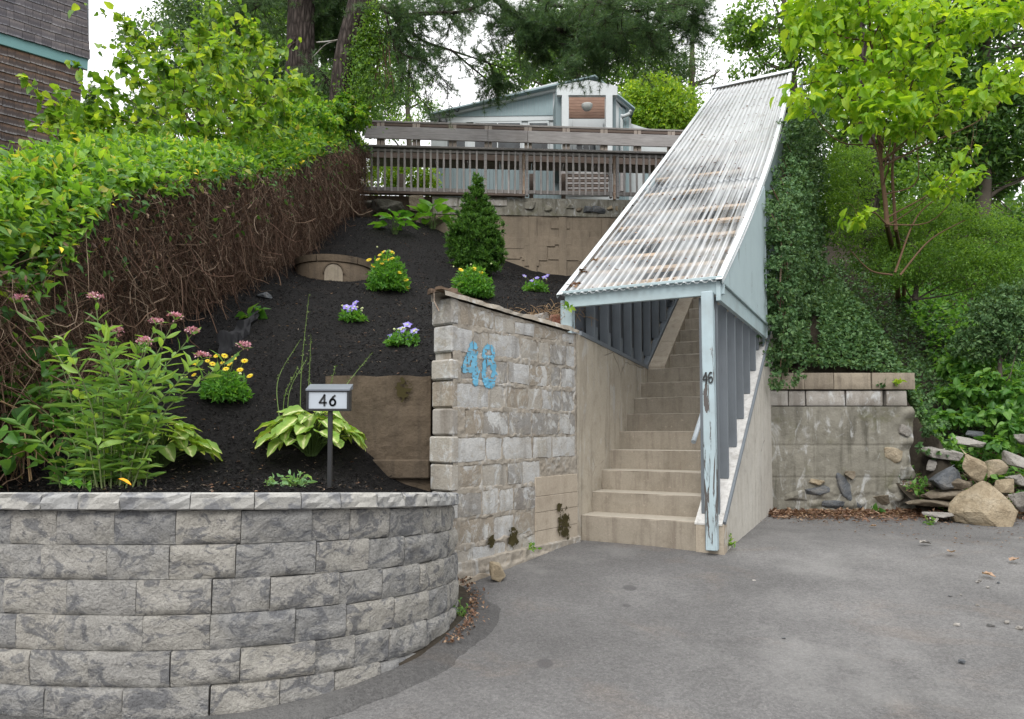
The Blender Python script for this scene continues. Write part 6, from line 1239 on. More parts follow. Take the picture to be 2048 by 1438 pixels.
def pine(label, base, trunk, rads, limbs, seed, spec):
    rg = np.random.default_rng(seed); t = thing('pine_tree', label, 'tree', base); m = MB(); tp = spline(trunk, 40); r_ = np.interp(np.linspace(0, 1, 40), np.linspace(0, 1, len(rads)), rads)
    sd = 22; a = np.arange(sd) * 6.2832 / sd; V = []
    for p, q in zip(tp, r_): 
        rr2 = q * (1 + .05 * np.sin(a * 5 + p[2]) + .04 * vnoise(np.stack([np.cos(a) * 3, np.sin(a) * 3, a * 0 + p[2] * 3], -1), 3)); V += [p + A(math.cos(x_) * k_, math.sin(x_) * k_, 0) for x_, k_ in zip(a, rr2)]
    m.add(V, [(i * sd + j, i * sd + (j + 1) % sd, (i + 1) * sd + (j + 1) % sd, (i + 1) * sd + j) for i in range(39) for j in range(sd)]); m.build('trunk', MAT['bark'], t, True)
    mw, mn = MB(), MB()
    for (lp, r0, ns, sl, kw) in limbs:
        pl = spline([P(*q) for q in lp], 26); tube(mw, pl, np.linspace(r0, r0 * .25, 26), 7); twig_net(mw, mn, rg, pl, ns, sl, **kw)
    if mw.n: mw.build('branches', MAT['bark'], t, True)
    if mn.n: tag(mn.build('needles', MAT['needle'], t), kind='stuff')
    return t
pine('leaning pine trunk with boughs reaching across the top over the house', P(685, 260, 12.2), [P(678, 300, 12.2), P(684, 190, 12.2), P(700, 90, 12.2), P(728, -10, 12.2), P(755, -200, 12.2)], [.24, .215, .23, .24, .22],
    [([(745, 5, 12.2), (800, 30, 12.1), (854, 27, 12.0), (930, 22, 11.8), (993, -8, 11.6)], .06, 26, .9, dict(k=16)),
     ([(975, -20, 11.8), (1005, 8, 11.8), (1052, 40, 11.8), (1125, 66, 11.8), (1213, 88, 11.8), (1310, 78, 11.8)], .075, 44, .85, dict(twigs=7, k=20, droop=.08)),
     ([(1100, 58, 11.8), (1213, 66, 11.6), (1322, 52, 11.4), (1385, 30, 11.3)], .04, 40, .75, dict(twigs=6, k=16)),
     ([(1020, -40, 12.2), (1100, 10, 12.2), (1200, 0, 12), (1330, -30, 12)], .05, 44, .9, dict(twigs=6, k=16)),
     ([(1130, -40, 11.2), (1220, 15, 11.0), (1300, 20, 11.0), (1360, 0, 11)], .04, 34, .8, dict(twigs=6, k=16)),
     ([(1125, 66, 12.0), (1160, 80, 12.0), (1200, 92, 11.9), (1240, 100, 11.8)], .03, 16, .35, dict(twigs=7, k=20, droop=.0)),
     ([(993, 0, 12.0), (1025, 45, 12.1), (1060, 72, 12.1), (1090, 90, 12.1)], .03, 22, .5, dict(twigs=6, k=20, droop=.05)),
     ([(780, 25, 12.2), (840, 78, 12.2), (900, 100, 12.2), (960, 120, 12.2), (1010, 138, 12.2)], .032, 24, .6, dict(twigs=5, k=16, droop=.15)),
     ([(785, 30, 12.4), (820, 90, 12.5), (860, 130, 12.6), (905, 180, 12.6)], .026, 20, .7, dict(twigs=4, k=13)),
     ([(770, 22, 12.0), (790, 100, 12.0), (810, 160, 12.0), (860, 220, 12.0)], .022, 14, .6, dict(twigs=4, k=12)),
     ([(900, 98, 12.4), (950, 140, 12.4), (975, 160, 12.5), (995, 172, 12.5)], .022, 20, .35, dict(twigs=5, k=18, droop=.1)),
     ([(740, -60, 12.6), (820, -30, 12.8), (900, -30, 12.9), (980, -60, 13)], .05, 40, .9, dict(k=18)),
     ([(735, 60, 12.4), (790, 72, 12.4), (815, 78, 12.4)], .03, 10, .5, dict(k=12)),
     ([(725, -40, 12.6), (690, -30, 13), (650, 0, 13.3), (610, 40, 13.6)], .04, 36, .8, dict(k=20))], 51, None)
pine('upright pine trunk with a broken stub further left than the leaning one', P(600, 260, 12.9), [P(598, 300, 12.9), P(600, 160, 12.9), P(603, 60, 12.9), P(606, -60, 12.9), P(606, -200, 12.9)], [.30, .27, .25, .25, .24],
    [([(606, -40, 12.9), (640, -10, 13.4), (660, 40, 13.8), (670, 90, 14)], .04, 40, .7, dict(k=20)), ([(600, 40, 12.9), (585, 85, 12.6), (568, 108, 12.5)], .05, 0, .1, {}),
     ([(606, -10, 12.9), (560, -10, 13.2), (520, 10, 13.4), (480, 40, 13.5)], .035, 34, .7, dict(k=18)), ([(600, 100, 13.2), (570, 120, 13.4), (545, 160, 13.4)], .02, 16, .5, dict(k=16)), ([(610, 120, 12.5), (640, 140, 12.3), (655, 165, 12.3)], .015, 14, .4, dict(k=16))], 52, None)
m = MB(); tube(m, spline([P(633, 85, 12.4), P(665, 82, 12.2), P(690, 76, 12.1), P(715, 68, 12.1), P(735, 72, 12.1)], 14), .014, 5); tube(m, spline([P(625, 115, 12.4), P(650, 90, 12.4), P(672, 82, 12.2)], 8), .009, 5); tube(m, spline([P(690, 76, 12.1), P(712, 82, 12), P(728, 96, 12)], 8), .007, 5)
tag(m.build('dead_branch', MAT['rockpale'] if False else MAT['paleblock']), 'bare pale dead branch arching between the two pine trunks', 'branch', kind='thing')
rg = np.random.default_rng(77); Pp = []; Nn = []
for (u0, v0, u1, v1, n_, sp_) in ((748, 10, 722, 110, 900, .12), (735, 60, 715, 190, 1100, .16), (722, 110, 750, 200, 700, .2), (760, 40, 745, 150, 350, .15)):
    t = rg.random(n_); c = P(u0, v0, 11.9)[None] * (1 - t[:, None]) + P(u1, v1, 11.9)[None] * t[:, None]; Pp.append(c + rg.normal(size=(n_, 3)) * sp_ * A(1, .6, 1) * (.5 + t[:, None] * .7)); Nn.append(np.tile(A(.2, -.8, .2), (n_, 1)))
t_ = thing('hanging_vine', 'green vine hanging down the leaning pine trunk with dry strands', 'vine', P(735, 100, 11.9)); m = MB(); leaf_mass(m, rg, np.concatenate(Pp), np.concatenate(Nn), .06, .6, T4, .6, .3); tag(m.build('foliage', MAT['tree'], t_), kind='stuff')
m = MB()
for k in range(26): u0 = rg.uniform(735, 782); v0 = rg.uniform(40, 110); tube(m, spline([P(u0, v0, 12), P(u0 + rg.uniform(-8, 8), v0 + 45, 12), P(u0 + rg.uniform(-14, 14), v0 + rg.uniform(70, 120), 12)], 9), .006, 4)
m.build('strands', MAT['twig'], t_)

# ================================================================== RIGHT SIDE GREENERY
leafy_tree('tree', 'tall dark-leaved tree filling the upper right corner', P(1960, 500, 15), [P(1960, 600, 15), P(1970, 200, 15), P(1960, -100, 15)], .18,
    [BP(1900, 20, 15, 1.0), BP(2000, 40, 15, 1.1), BP(1960, 130, 15, 1.1), BP(2040, 170, 15, 1.1), BP(1900, 220, 15, 1.0), BP(2000, 270, 15, 1.1), BP(2060, 350, 15, 1.1), BP(1950, 340, 15.5, 1.0), BP(2030, 430, 15, .9), BP(1870, 130, 16, .9), BP(2090, 60, 15, 1.1), BP(2080, 480, 14, .9), BP(1940, -60, 15, 1.1)], 30000, .14, .5, 'treed', 61, hole=.9)
leafy_tree('tree', 'dark-trunked tree behind the bright sapling', P(1725, 400, 14), [P(1745, 480, 14), P(1735, 300, 14), P(1722, 120, 14), P(1712, -80, 14)], .19,
    [BP(1740, 40, 14.5, .9), BP(1800, 90, 15, 1.0), BP(1680, 150, 14.8, .7), BP(1780, 200, 15, 1.0), BP(1840, 300, 15, .9), BP(1750, 330, 15, .8), BP(1850, 20, 15.5, .9), BP(1830, 400, 14, .8), BP(1690, 260, 15, .6), BP(1700, 350, 14, .6)], 22000, .12, .5, 'tree', 62, bark='bark')
leafy_tree('tree', 'light green tree with gaps of sky beside the shelter ridge', P(1560, 300, 16), [P(1600, 300, 16), P(1580, 100, 16), P(1560, -60, 16)], .1,
    [BP(1480, 60, 16, .45), BP(1510, 30, 16, .6), BP(1560, 60, 16, .7), BP(1620, 30, 16, .7), BP(1500, 120, 16, .45), BP(1560, 125, 16, .5), BP(1620, 110, 16, .7), BP(1460, 35, 16, .3), BP(1540, -20, 16, .7), BP(1640, 180, 16, .7), BP(1490, 90, 16, .35)], 9500, .11, .55, 'tree', 63, hole=1.6)
# sapling with large bright leaves
t_ = leafy_tree('sapling', 'young tree with large bright yellow-green leaves on twin slender trunks', P(1790, 560, 9.3), [P(1774, 450, 9.3), P(1770, 400, 9.3), P(1762, 330, 9.3), P(1755, 200, 9.2), P(1740, 60, 9.1), P(1735, -60, 9)], .033,
    [BP(1600, 190, 8.9, .30, .3, .18), BP(1650, 150, 9, .4, .4, .2), BP(1590, 60, 9, .4, .4, .25), BP(1680, 60, 9, .5, .4, .3), BP(1640, 15, 9, .5, .4, .25), BP(1760, 60, 9, .6, .5, .3), BP(1840, 40, 9, .5, .5, .3), BP(1930, 50, 9, .5, .4, .25), BP(1740, 130, 8.9, .6, .5, .25), BP(1840, 140, 9, .5, .5, .25),
     BP(1700, 200, 8.8, .5, .4, .2), BP(1790, 215, 8.7, .55, .4, .2), BP(1870, 200, 8.8, .4, .4, .16), BP(1960, 190, 8.7, .4, .4, .14), BP(2020, 150, 8.7, .35, .35, .16), BP(1910, 225, 8.8, .4, .3, .12), BP(1830, 260, 8.8, .4, .3, .14), BP(1730, 245, 8.6, .35, .3, .12), BP(1940, 300, 8.6, .22, .2, .07), BP(1715, 432, 8.8, .28, .2, .09), BP(1890, 370, 8.8, .35, .3, .12), BP(1940, 350, 8.8, .25, .2, .1), BP(1980, 10, 9, .4, .4, .3), BP(1700, -20, 9, .6, .5, .3)],
    3300, .128, .60, 'bright', 64, cat='tree', bark='redstem', clump=7, cs=.2, limit=300, up=1.1, droop=.5, nb=90, shell=.15)
m = MB(); tube(m, spline([P(1792, 460, 9.5), P(1789, 420, 9.5), P(1785, 330, 9.5), P(1800, 240, 9.3), P(1830, 150, 9.2)], 20), np.linspace(.026, .01, 20), 7)
for a_ in (((1770, 330), (1850, 290), (1960, 240), (2030, 170)), ((1762, 330), (1740, 270), (1660, 170), (1600, 170)), ((1790, 545), (1830, 440), (1880, 390)), ((1800, 550), (1860, 480), (1930, 440)), ((1785, 550), (1740, 540), (1700, 500))): tube(m, spline([P(q[0], q[1], 9.2) for q in a_], 14), np.linspace(.016, .006, 14), 5)
m.build('trunk', MAT['redstem'], t_, True)
YB = next((Y for Y in np.arange(8.6, 13, .05) if P(1796, 590, Y)[2] <= float(land(np.array([P(1796, 590, Y)[0]]), np.array([Y]))[0]) + .05), 10.0)
m = MB(); tube(m, [P(1796, 600, YB), P(1794, 540, (YB + 9.3) / 2), P(1774, 450, 9.3)], [.045, .036, .03], 8); tube(m, [P(1808, 602, YB), P(1808, 545, (YB + 9.4) / 2), P(1792, 460, 9.5)], [.035, .028, .024], 8); m.build('trunk', MAT['redstem'], t_, True)
leafy_tree('bush', 'wide feathery yellow-green bush under the bright sapling', P(1850, 560, 10), [P(1830, 600, 10), P(1840, 500, 10)], .04,
    [BP(1680, 420, 10.5, .4, .4, .3), BP(1740, 480, 10.2, .5, .4, .4), BP(1820, 450, 10.3, .6, .4, .4), BP(1900, 450, 10.2, .6, .4, .35), BP(1980, 480, 10, .6, .4, .4), BP(1880, 520, 9.8, .6, .4, .35), BP(1960, 550, 9.7, .6, .4, .35), BP(2040, 540, 9.7, .5, .4, .4), BP(1800, 540, 9.9, .5, .4, .25), BP(1700, 380, 10.8, .4, .4, .3), BP(1690, 330, 11, .4, .4, .3)], 34000, .045, .42, 'scrub', 65, cat='bush', clump=18, cs=.13, nb=60)
leafy_tree('bush', 'dark glossy bush at the right edge below the feathery one', P(2000, 720, 8.9), [P(2000, 760, 8.9), P(2000, 680, 8.9)], .03, [BP(1990, 640, 9, .4, .4, .3), BP(2040, 670, 8.8, .4, .3, .35), BP(1960, 690, 9, .35, .3, .25), BP(2020, 610, 9.2, .45, .4, .3)], 9000, .05, .6, 'ivy', 66, cat='bush', cs=.1)
# ivy: over the shelter side, down the stair wall and across the bank
def cover(mb, rg, n, box, L_, W_, lift=.04, tpl=T4, clump=.0, fn=None):
    x = rg.uniform(box[0], box[1], n); y = rg.uniform(box[2], box[3], n); h = land(x, y); e = .05; gx_ = (land(x + e, y) - h) / e; gy_ = (land(x, y + e) - h) / e; N_ = unit(np.stack([-np.clip(gx_, -3, 3), -np.clip(gy_, -3, 3), 1 + 0 * x], -1))
    k = np.abs(gx_) < 40; nz_ = vnoise(np.stack([x * 1.5, y * 1.5, x * 0], -1), 7); p = np.stack([x, y, h], -1) + N_ * (lift + .14 * np.clip(nz_ + .3, 0, 1) + .05 * rg.random(n))[:, None]
    if fn is not None: k &= fn(x, y)
    leaf_mass(mb, rg, p[k], N_[k], L_, W_, tpl, .3, .6)
rg = np.random.default_rng(88)
ivy = thing('ivy', 'dark ivy blanket hanging from the shelter side onto the stair wall', 'ivy', P(1580, 500, 9)); blobs = []
for t in np.arange(2.62, 6.6, .34):
    zt_r = rzr(t) - .12; zl = TOPR(t) - .25
    for z in np.arange(zl, zt_r, .34): blobs.append((Q(t, .10 + .06 * math.sin(t * 5 + z * 3) + .05 * max(0, t - 4), z), (.26, .26, .27)))
for u_, v_, Y_, r_ in ((1550, 640, 8.15, .12), (1556, 700, 8.1, .10), (1560, 745, 8.1, .08), (1552, 600, 8.2, .14), (1575, 690, 8.5, .2), (1590, 250, 11.2, .35), (1600, 540, 9.6, .35), (1590, 610, 9.1, .3)): blobs.append((P(u_, v_, Y_), (r_, r_, r_ * 1.1)))
blobs += [(P(u_, v_, Y_), (r_, r_ * .7, r_)) for u_, v_, Y_, r_ in ((1842, 800, 7.98, .13), (1850, 840, 7.97, .13), (1848, 890, 7.92, .10), (1868, 850, 8.0, .16), (1880, 900, 7.95, .10), (1835, 745, 8.6, .16), (1880, 860, 8.6, .16), (1762, 755, 8.1, .05), (1760, 772, 8.06, .04))]
Pn, Nn = blob_pts(rg, blobs, 50000, 14, .09, .6); m = MB(); leaf_mass(m, rg, Pn, Nn * A(1, 1, 1) + A(.3, -.5, 0), .042, .8, T4, .6, .25); tag(m.build('foliage', MAT['ivy'], ivy), kind='stuff')
m = MB()
for k in range(50): t = rg.uniform(2.6, 5); z = rg.uniform(TOPR(t), rzr(t)); tube(m, spline([Q(t, .06, z), Q(t + .1, .16, z - .3), Q(t + rg.uniform(-.2, .2), .14, z - .9)], 8), .006, 4)
tag(m.build('stems', MAT['twig'], ivy), kind='stuff')
gc = MB(); cover(gc, rg, 42000, (2.9, 9.5, 8.45, 13.5), .055, .75, .03, fn=lambda x, y: (x < 6.3 + .3 * (y - 8)) )
cover(gc, rg, 16000, (2.9, 5.2, 8.4, 9.6), .05, .75, .03); tag(gc.build('ivy_ground_cover', MAT['ivy']), kind='stuff')
gc = MB(); cover(gc, rg, 34000, (4.9, 13.5, 7.9, 14.0), .085, .7, .10, fn=lambda x, y: (x > 5.9 + .25 * (y - 8)) | (y < 8.9)); tag(gc.build('undergrowth', MAT['under']), kind='stuff')
gc = MB(); cover(gc, rg, 36000, (-22, 22, 13.9, 25), .12, .6, .06, fn=lambda x, y: ~((x > -2.2) & (x < 6.5) & (y > 14.5))); cover(gc, rg, 12000, (-11, -3.8, 4.5, 14), .09, .6, .05); tag(gc.build('weeds', MAT['tree']), kind='stuff')
leafy_tree('sapling', 'leafy green seedlings with rounded leaves behind the rock pile', P(1980, 830, 8.9), [P(1985, 880, 8.8), P(1990, 800, 8.8)], .008, [BP(1960, 760, 9, .3, .3, .14), BP(1920, 790, 9, .3, .3, .12), BP(2020, 790, 8.8, .3, .3, .16), BP(1980, 830, 8.7, .35, .25, .12), BP(1930, 730, 9.2, .35, .3, .1), BP(2030, 860, 8.4, .25, .2, .1), BP(1900, 840, 8.8, .3, .2, .1), BP(2000, 885, 8.3, .2, .15, .07)], 2600, .085, .75, 'under', 67, cat='undergrowth', bark='stem', clump=8, cs=.13, limit=200, up=1.2, nb=20, shell=.1)
gc = MB(); n = 1500; x = rg.uniform(4.6, 6.9, n); y = rg.uniform(7.55, 8.9, n); h = np.interp(y, [7.2, 7.6, 8.2, 9.2], [.0, .06, .42, .95]) + gz(7.2) + .02; leaf_mass(gc, rg, np.stack([x, y, h + .05 * rg.random(n)], -1), np.tile(A(0, -.3, 1), (n, 1)), .05, .6, T8, .1, .8); tag(gc.build('bank_leaves', MAT['under']), kind='stuff')
gc = MB(); n = 1800; x = rg.uniform(4.6, 6.9, n); y = rg.uniform(7.3, 8.9, n); h = np.interp(y, [7.2, 7.6, 8.2, 9.2], [.0, .06, .42, .95]) + gz(7.2) + .01; leaves(gc, T4, np.stack([x, y, h + .02 * rg.random(n)], -1), rdir(rg, n), rdir(rg, n, 1.5, .7), .05, .5); tag(gc.build('bank_litter', MAT['deadleaf']), kind='stuff')
# dark wood beyond, so that the place does not end at the last tree
rg = np.random.default_rng(99)
far = MB(); blobs = []
for k in range(70):
    a_ = rg.uniform(-1.25, 1.25); d_ = rg.uniform(30, 44); x_, y_ = math.sin(a_) * d_, math.cos(a_) * d_
    if -.66 < x_ / y_ < .33: continue
    blobs.append(((x_, y_, rg.uniform(8, 13)), (3.2, 3.2, rg.uniform(3, 5))))
Pn, Nn = blob_pts(rg, blobs, 42000, 16, .5, .6); leaf_mass(far, rg, Pn, Nn, .38, .6); tag(far.build('distant_woods', MAT['treed']), kind='stuff')

# ================================================================== PLANTS IN THE BED
GM = {}
def grid_leaf(key, mat, **kw):
    if (key, mat.name) not in GM: V, F = leaf_grid(**kw); m = MB(); m.add(V, F); me = m.mesh('leaf', True); me.materials.append(mat); GM[(key, mat.name)] = me
    return GM[(key, mat.name)]
def hosta(label, base, n, spread, hgt_, L_, mat, seed, w_=.62, upright=.35, stalks=()):
    rg = np.random.default_rng(seed); t = thing('hosta', label, 'plant', base); base = np.asarray(base, float); m = MB(); metas = [grid_leaf('hosta%.2f_%d' % (w_, q), mat, w_=w_, curl=.20 + .14 * q, cup=.22, wave=.05, nx=7, ny=10) for q in range(3)]
    for k in range(n):
        a_ = k * 2.399 + rg.normal() * .2; f = ((k + .5) / n) ** .55; r_ = spread * f * (.8 + .3 * rg.random()); h = hgt_ * (1.05 - .62 * f ** 2) * (.85 + .3 * rg.random()); p = base + A(math.cos(a_) * r_, math.sin(a_) * r_ * .85, h); out = A(math.cos(a_), math.sin(a_), 0)
        tube(m, spline([base + out * .03, base + out * r_ * .45 + A(0, 0, h * .75), p], 8), np.linspace(.005, .0035, 8), 5)
        d = unit(out * (.9) + A(0, 0, upright - .38 * f) + rg.normal(size=3) * .15); nr = unit(UP + out * .5 + rg.normal(size=3) * .18); s = unit(np.cross(d, nr)); nn_ = np.cross(s, d); l = L_ * (.75 + .45 * rg.random())
        put('leaf', metas[k % 3], frame(p, s * l, d * l, nn_ * l), t)
    for st in stalks: tube(m2 := MB(), spline(st, 14), np.linspace(.0035, .0015, 14), 5); pl = spline(st, 26)[12:]; leaf_mass(m2, rg, np.repeat(pl, 2, 0) + rg.normal(size=(len(pl) * 2, 3)) * .003, rdir(rg, len(pl) * 2), .016, .5, T4); m2.build('flower_stalk', MAT['stem'], t)
    m.build('stalks', MAT['darkstem'], t); return t
hy = float(bedhit(622, 915)[1]); print('hosta', hy, bedhit(776,582), ab if False else '')
hosta('variegated cream and green hosta behind the house sign', bedhit(622, 915), 84, .31, .27, .135, MAT['varieg'], 1, w_=.8, upright=.12, stalks=[[P(560, 850, hy), P(556, 760, hy + .1), P(600, 680, hy + .2)], [P(600, 850, hy), P(603, 740, hy), P(618, 588, hy)], [P(612, 850, hy), P(618, 760, hy), P(622, 670, hy)], [P(575, 850, hy), P(580, 780, hy), P(615, 715, hy + .1)], [P(640, 830, hy), P(655, 790, hy), P(672, 730, hy)], [P(566, 850, hy), P(570, 790, hy), P(596, 735, hy)], [P(650, 830, hy), P(700, 760, hy + .3), P(745, 705, hy + .5)]])
hosta('variegated hosta half hidden behind the milkweed', bedhit(318, 935), 60, .28, .24, .13, MAT['varieg'], 2, w_=.8, upright=.12)
hosta('small green hosta in front of the dark stones, left one', bedhit(790, 470), 15, .22, .32, .26, MAT['hostag'], 3, .6, .5)
hosta('larger green hosta against the back wall beside the evergreen', bedhit(866, 459), 18, .28, .40, .30, MAT['hostag'], 4, .6, .5)
# milkweed
mk = thing('milkweed', 'tall milkweed with narrow leaves and pink flower heads behind the capstones', 'plant', P(220, 975, 3.6)); rg = np.random.default_rng(6); m = MB(); LM = [grid_leaf('lance%d' % q, MAT['milk'], w_=.24 + .04 * q, curl=.05 + .16 * q, cup=.3, wave=.02, nx=3, ny=6, shape=1) for q in range(3)]
def umbel(parent, c, r_, seed):
    rg = np.random.default_rng(seed); mf = MB(); n = 46; d = unit(rg.normal(size=(n, 3)) * A(1, 1, .5) + A(0, 0, .55)); p = c + d * r_ * A(1, 1, .55); leaves(mf, T4, p, unit(d + rg.normal(size=(n, 3)) * .6), d, r_ * .42, .75); leaves(mf, T4, c + d * r_ * .3, d, rdir(rg, n), r_ * .6, .15); return mf.build('flower_head', MAT['pink'], parent)
for k, (bu, bv, tu, tv, Yb, Yt, fl) in enumerate(((196, 972, 42, 604, 3.55, 3.75, 1), (205, 972, 128, 680, 3.55, 3.5, 0), (210, 972, 192, 600, 3.6, 3.7, 1), (222, 972, 232, 668, 3.6, 3.8, 1), (238, 970, 312, 650, 3.62, 3.9, 1), (240, 972, 290, 690, 3.6, 3.6, 1), (243, 970, 350, 640, 3.65, 3.8, 1), (250, 972, 405, 718, 3.6, 3.7, 1), (262, 972, 487, 698, 3.6, 3.75, 1), (228, 974, 385, 668, 3.7, 4.0, 1))):
    b = P(bu, bv, Yb) - A(0, 0, .03); tp = P(tu, tv, Yt); mid = (b + tp) / 2 + A((bu - tu) / 1800, 0, .04); pl = spline([b, mid, tp], 22); tube(m, pl, np.linspace(.0048, .0025, 22), 6); n = 15
    for j in range(n):
        f = .13 + .87 * j / (n - 1); i = f * 21; i0 = min(20, int(i)); p = pl[i0] + (pl[i0 + 1] - pl[i0]) * (i - i0); ax = unit(pl[i0 + 1] - pl[i0]); a0 = (j % 2) * 1.57 + .5 + rg.normal() * .15
        for s_ in (0, math.pi):
            o_ = A(math.cos(a0 + s_), math.sin(a0 + s_), 0); d = unit(o_ + ax * (.35 + .7 * f ** 3) + rg.normal(size=3) * .22); nr = unit(ax + rg.normal(size=3) * .4); sd_ = unit(np.cross(d, nr)); nn_ = np.cross(sd_, d); l = (.14 - .05 * f) * (.8 + .35 * rg.random()) * (1.0 if j < n - 2 else .7)
            put('leaf', LM[rg.integers(0, 3)], frame(p, sd_ * l, d * l, nn_ * l), mk)
    if fl: umbel(mk, tp + A(0, 0, .018), .034, 100 + k)
mx2 = MB(); rest = []
for k in range(30):
    bu = rg.uniform(120, 290); tu = bu + rg.uniform(-190, 230) * .7; tv = rg.uniform(650, 860); b = P(bu, 972, 3.65) - A(0, 0, .03); tp = P(tu, tv, rg.uniform(3.5, 4.2)); pl = spline([b, (b + tp) / 2 + A((bu - tu) / 1500, 0, .03), tp], 22); tube(m, pl, np.linspace(.004, .002, 22), 5)
    for j in range(11):
        i0 = min(20, int((.1 + .9 * j / 10) * 21)); p = pl[i0]; ax = unit(pl[i0 + 1] - pl[i0]); a0 = (j % 2) * 1.57 + rg.normal() * .2
        for s_ in (0, math.pi): o_ = A(math.cos(a0 + s_), math.sin(a0 + s_), 0); rest.append((p, unit(o_ + ax * (.35 + .06 * j) + rg.normal(size=3) * .25), unit(ax + rg.normal(size=3) * .4), .105 * (.7 + .5 * rg.random())))
leaves(mx2, (TG[0], TG[1]), np.array([r_[0] for r_ in rest]), np.array([r_[1] for r_ in rest]), np.array([r_[2] for r_ in rest]), np.array([r_[3] for r_ in rest]), .21); tag(mx2.build('foliage', MAT['milk'], mk), kind='stuff')
m.build('stems', MAT['milkstem'], mk)
# flowering mounds
def petal_flower(parent, name, c, d, r_, n, mat, cmat, w_=.8, seed=0):
    rg = np.random.default_rng(seed); d = unit(d); s = unit(np.cross(d, A(.3, .2, .9))); u_ = np.cross(d, s); a = np.arange(n) * 6.2832 / n; dr = np.cos(a)[:, None] * s + np.sin(a)[:, None] * u_ + d * .12; mb = MB(); leaves(mb, T4, np.repeat(c[None], n, 0) + dr * r_ * .1, dr, np.repeat(d[None], n, 0), r_, w_); o = mb.build(name, mat, parent)
    mb = MB(); q = [(r_ * .26, 0), (r_ * .22, r_ * .16), (0, r_ * .22)]; V = []; 
    for rr3, h in q: V += [c + d * (h + .002) + (s * math.cos(t) + u_ * math.sin(t)) * rr3 for t in np.arange(8) * .7854]
    mb.add(V, [(8 * i + j, 8 * i + (j + 1) % 8, 8 * i + 8 + (j + 1) % 8, 8 * i + 8 + j) for i in range(2) for j in range(8)]); mb.build('centre', cmat, o); return o
def mound(label, base, r_, h, nleaf, flowers, kind_, seed, L_=.035, cat='flower', lw=.4):
    rg = np.random.default_rng(seed); t = thing('flower_plant', label, cat, base); base = np.asarray(base, float); d = unit(rg.normal(size=(nleaf, 3)) * A(1, 1, .8)); d[:, 2] = np.abs(d[:, 2]); f = rg.random(nleaf) ** .35; p = base + d * f[:, None] * A(r_, r_, h); m = MB(); leaf_mass(m, rg, p, d, L_, lw, T4, -.1, .3); tag(m.build('foliage', MAT['flowerleaf'], t), kind='stuff')
    m = MB(); n = 30; tubes(m, base + unit(d[:n])[:, None] * np.linspace(0, 1, 5)[None, :, None] * A(r_, r_, h) * .9, .0025, 3)
    for k, (fu, fv) in enumerate(flowers):
        c = P(fu, fv, base[1] + rg.uniform(-.6, .2) * r_); tube(m, spline([base + A(0, 0, h * .4), (base + c) / 2 + A(0, 0, .03), c], 7), .0022, 4); dn_ = unit(A(rg.normal() * .35, -.75, .75))
        if kind_ == 'y': petal_flower(t, 'flower', c, dn_, (.034 if base[1] > 6 else .024) * rg.uniform(.75, 1.1), 12, MAT['yellow'], MAT['yellowc'], .5, k)
        else: petal_flower(t, 'flower', c, dn_, .042 * rg.uniform(.8, 1.15), 5, MAT['purple'], MAT['bud'], .95, k)
    for q in range(6 if kind_ == 'p' else 3):
        c = base + A(rg.uniform(-1, 1) * r_, rg.uniform(-1, 0) * r_, h * rg.uniform(.8, 1.15)); mb = MB(); lathe(mb, [(0, -.012), (.012, 0), (.008, .01), (0, .014)], c, 7); mb.build('bud', MAT['bud'], t)
    m.build('stems', MAT['stem'], t); return t
mound('yellow daisy-like plant beside the round concrete ring', bedhit(776, 582), .24, .46, 2200, [(767, 504), (760, 510), (784, 505), (785, 517), (756, 519), (770, 520), (777, 520), (738, 520), (746, 532), (800, 545), (812, 560), (764, 527), (815, 575)], 'y', 1, .055)
mound('yellow daisy-like plant between the evergreen and the block wall', P(945, 592, 8.4), .25, .36, 2000, [(922, 540), (948, 537), (951, 543), (920, 568), (968, 566), (980, 560), (935, 552), (962, 545)], 'y', 2, .055)
mound('yellow flower clump behind the pink milkweed', bedhit(450, 800), .17, .22, 1100, [(433, 712), (449, 712), (390, 726), (425, 728), (445, 726), (468, 716), (489, 722), (452, 738), (480, 740), (415, 722), (460, 728), (500, 752), (388, 750)], 'y', 3, .045)
mound('violet balloon flower nearest the concrete ring', bedhit(706, 643), .13, .12, 420, [(711, 606), (693, 615), (708, 615), (700, 621)], 'p', 4, .04, lw=.55)
mound('pale violet balloon flower in the mulch close to the block wall', bedhit(806, 691), .145, .13, 480, [(815, 650), (803, 660), (802, 670), (822, 668), (783, 674), (818, 676), (829, 662)], 'p', 5, .04, lw=.55)
mound('violet balloon flower highest in the bed near the shelter roof', bedhit(1071, 582), .18, .14, 460, [(1049, 552), (1089, 555), (1063, 562), (1074, 556), (1071, 568), (1094, 552)], 'p', 6, .05, lw=.55)
# arborvitae
rg = np.random.default_rng(21); ab = bedhit(952, 545); t_ = thing('arborvitae', 'small conical evergreen standing in the mulch by the back wall', 'evergreen', ab)
def AB(u, v, rx, rz_, w=1.0): p = P(u, v, ab[1]); return ((p[0], p[1], p[2]), (rx, rx * .9, rz_), w)
bl = [AB(955, 370, .09, .2), AB(952, 405, .16, .25), AB(938, 425, .16, .22), AB(970, 430, .15, .25), AB(925, 470, .24, .3), AB(975, 465, .24, .35), AB(950, 470, .3, .35), AB(925, 515, .22, .27), AB(980, 515, .24, .3), AB(952, 525, .3, .25), AB(990, 490, .14, .2), AB(912, 495, .14, .2)]
Pn, Nn = blob_pts(rg, bl, 34000, 26, .05, .25); m = MB(); leaf_mass(m, rg, Pn, Nn + A(0, 0, .6), .058, .30, T4, -.7, -.2); tag(m.build('foliage', MAT['cedar'], t_), kind='stuff')
m = MB(); lathe(m, [(.01, 1.3), (.02, .6), (.03, -.1)], ab, 8); m.build('trunk', MAT['brownstem'], t_)
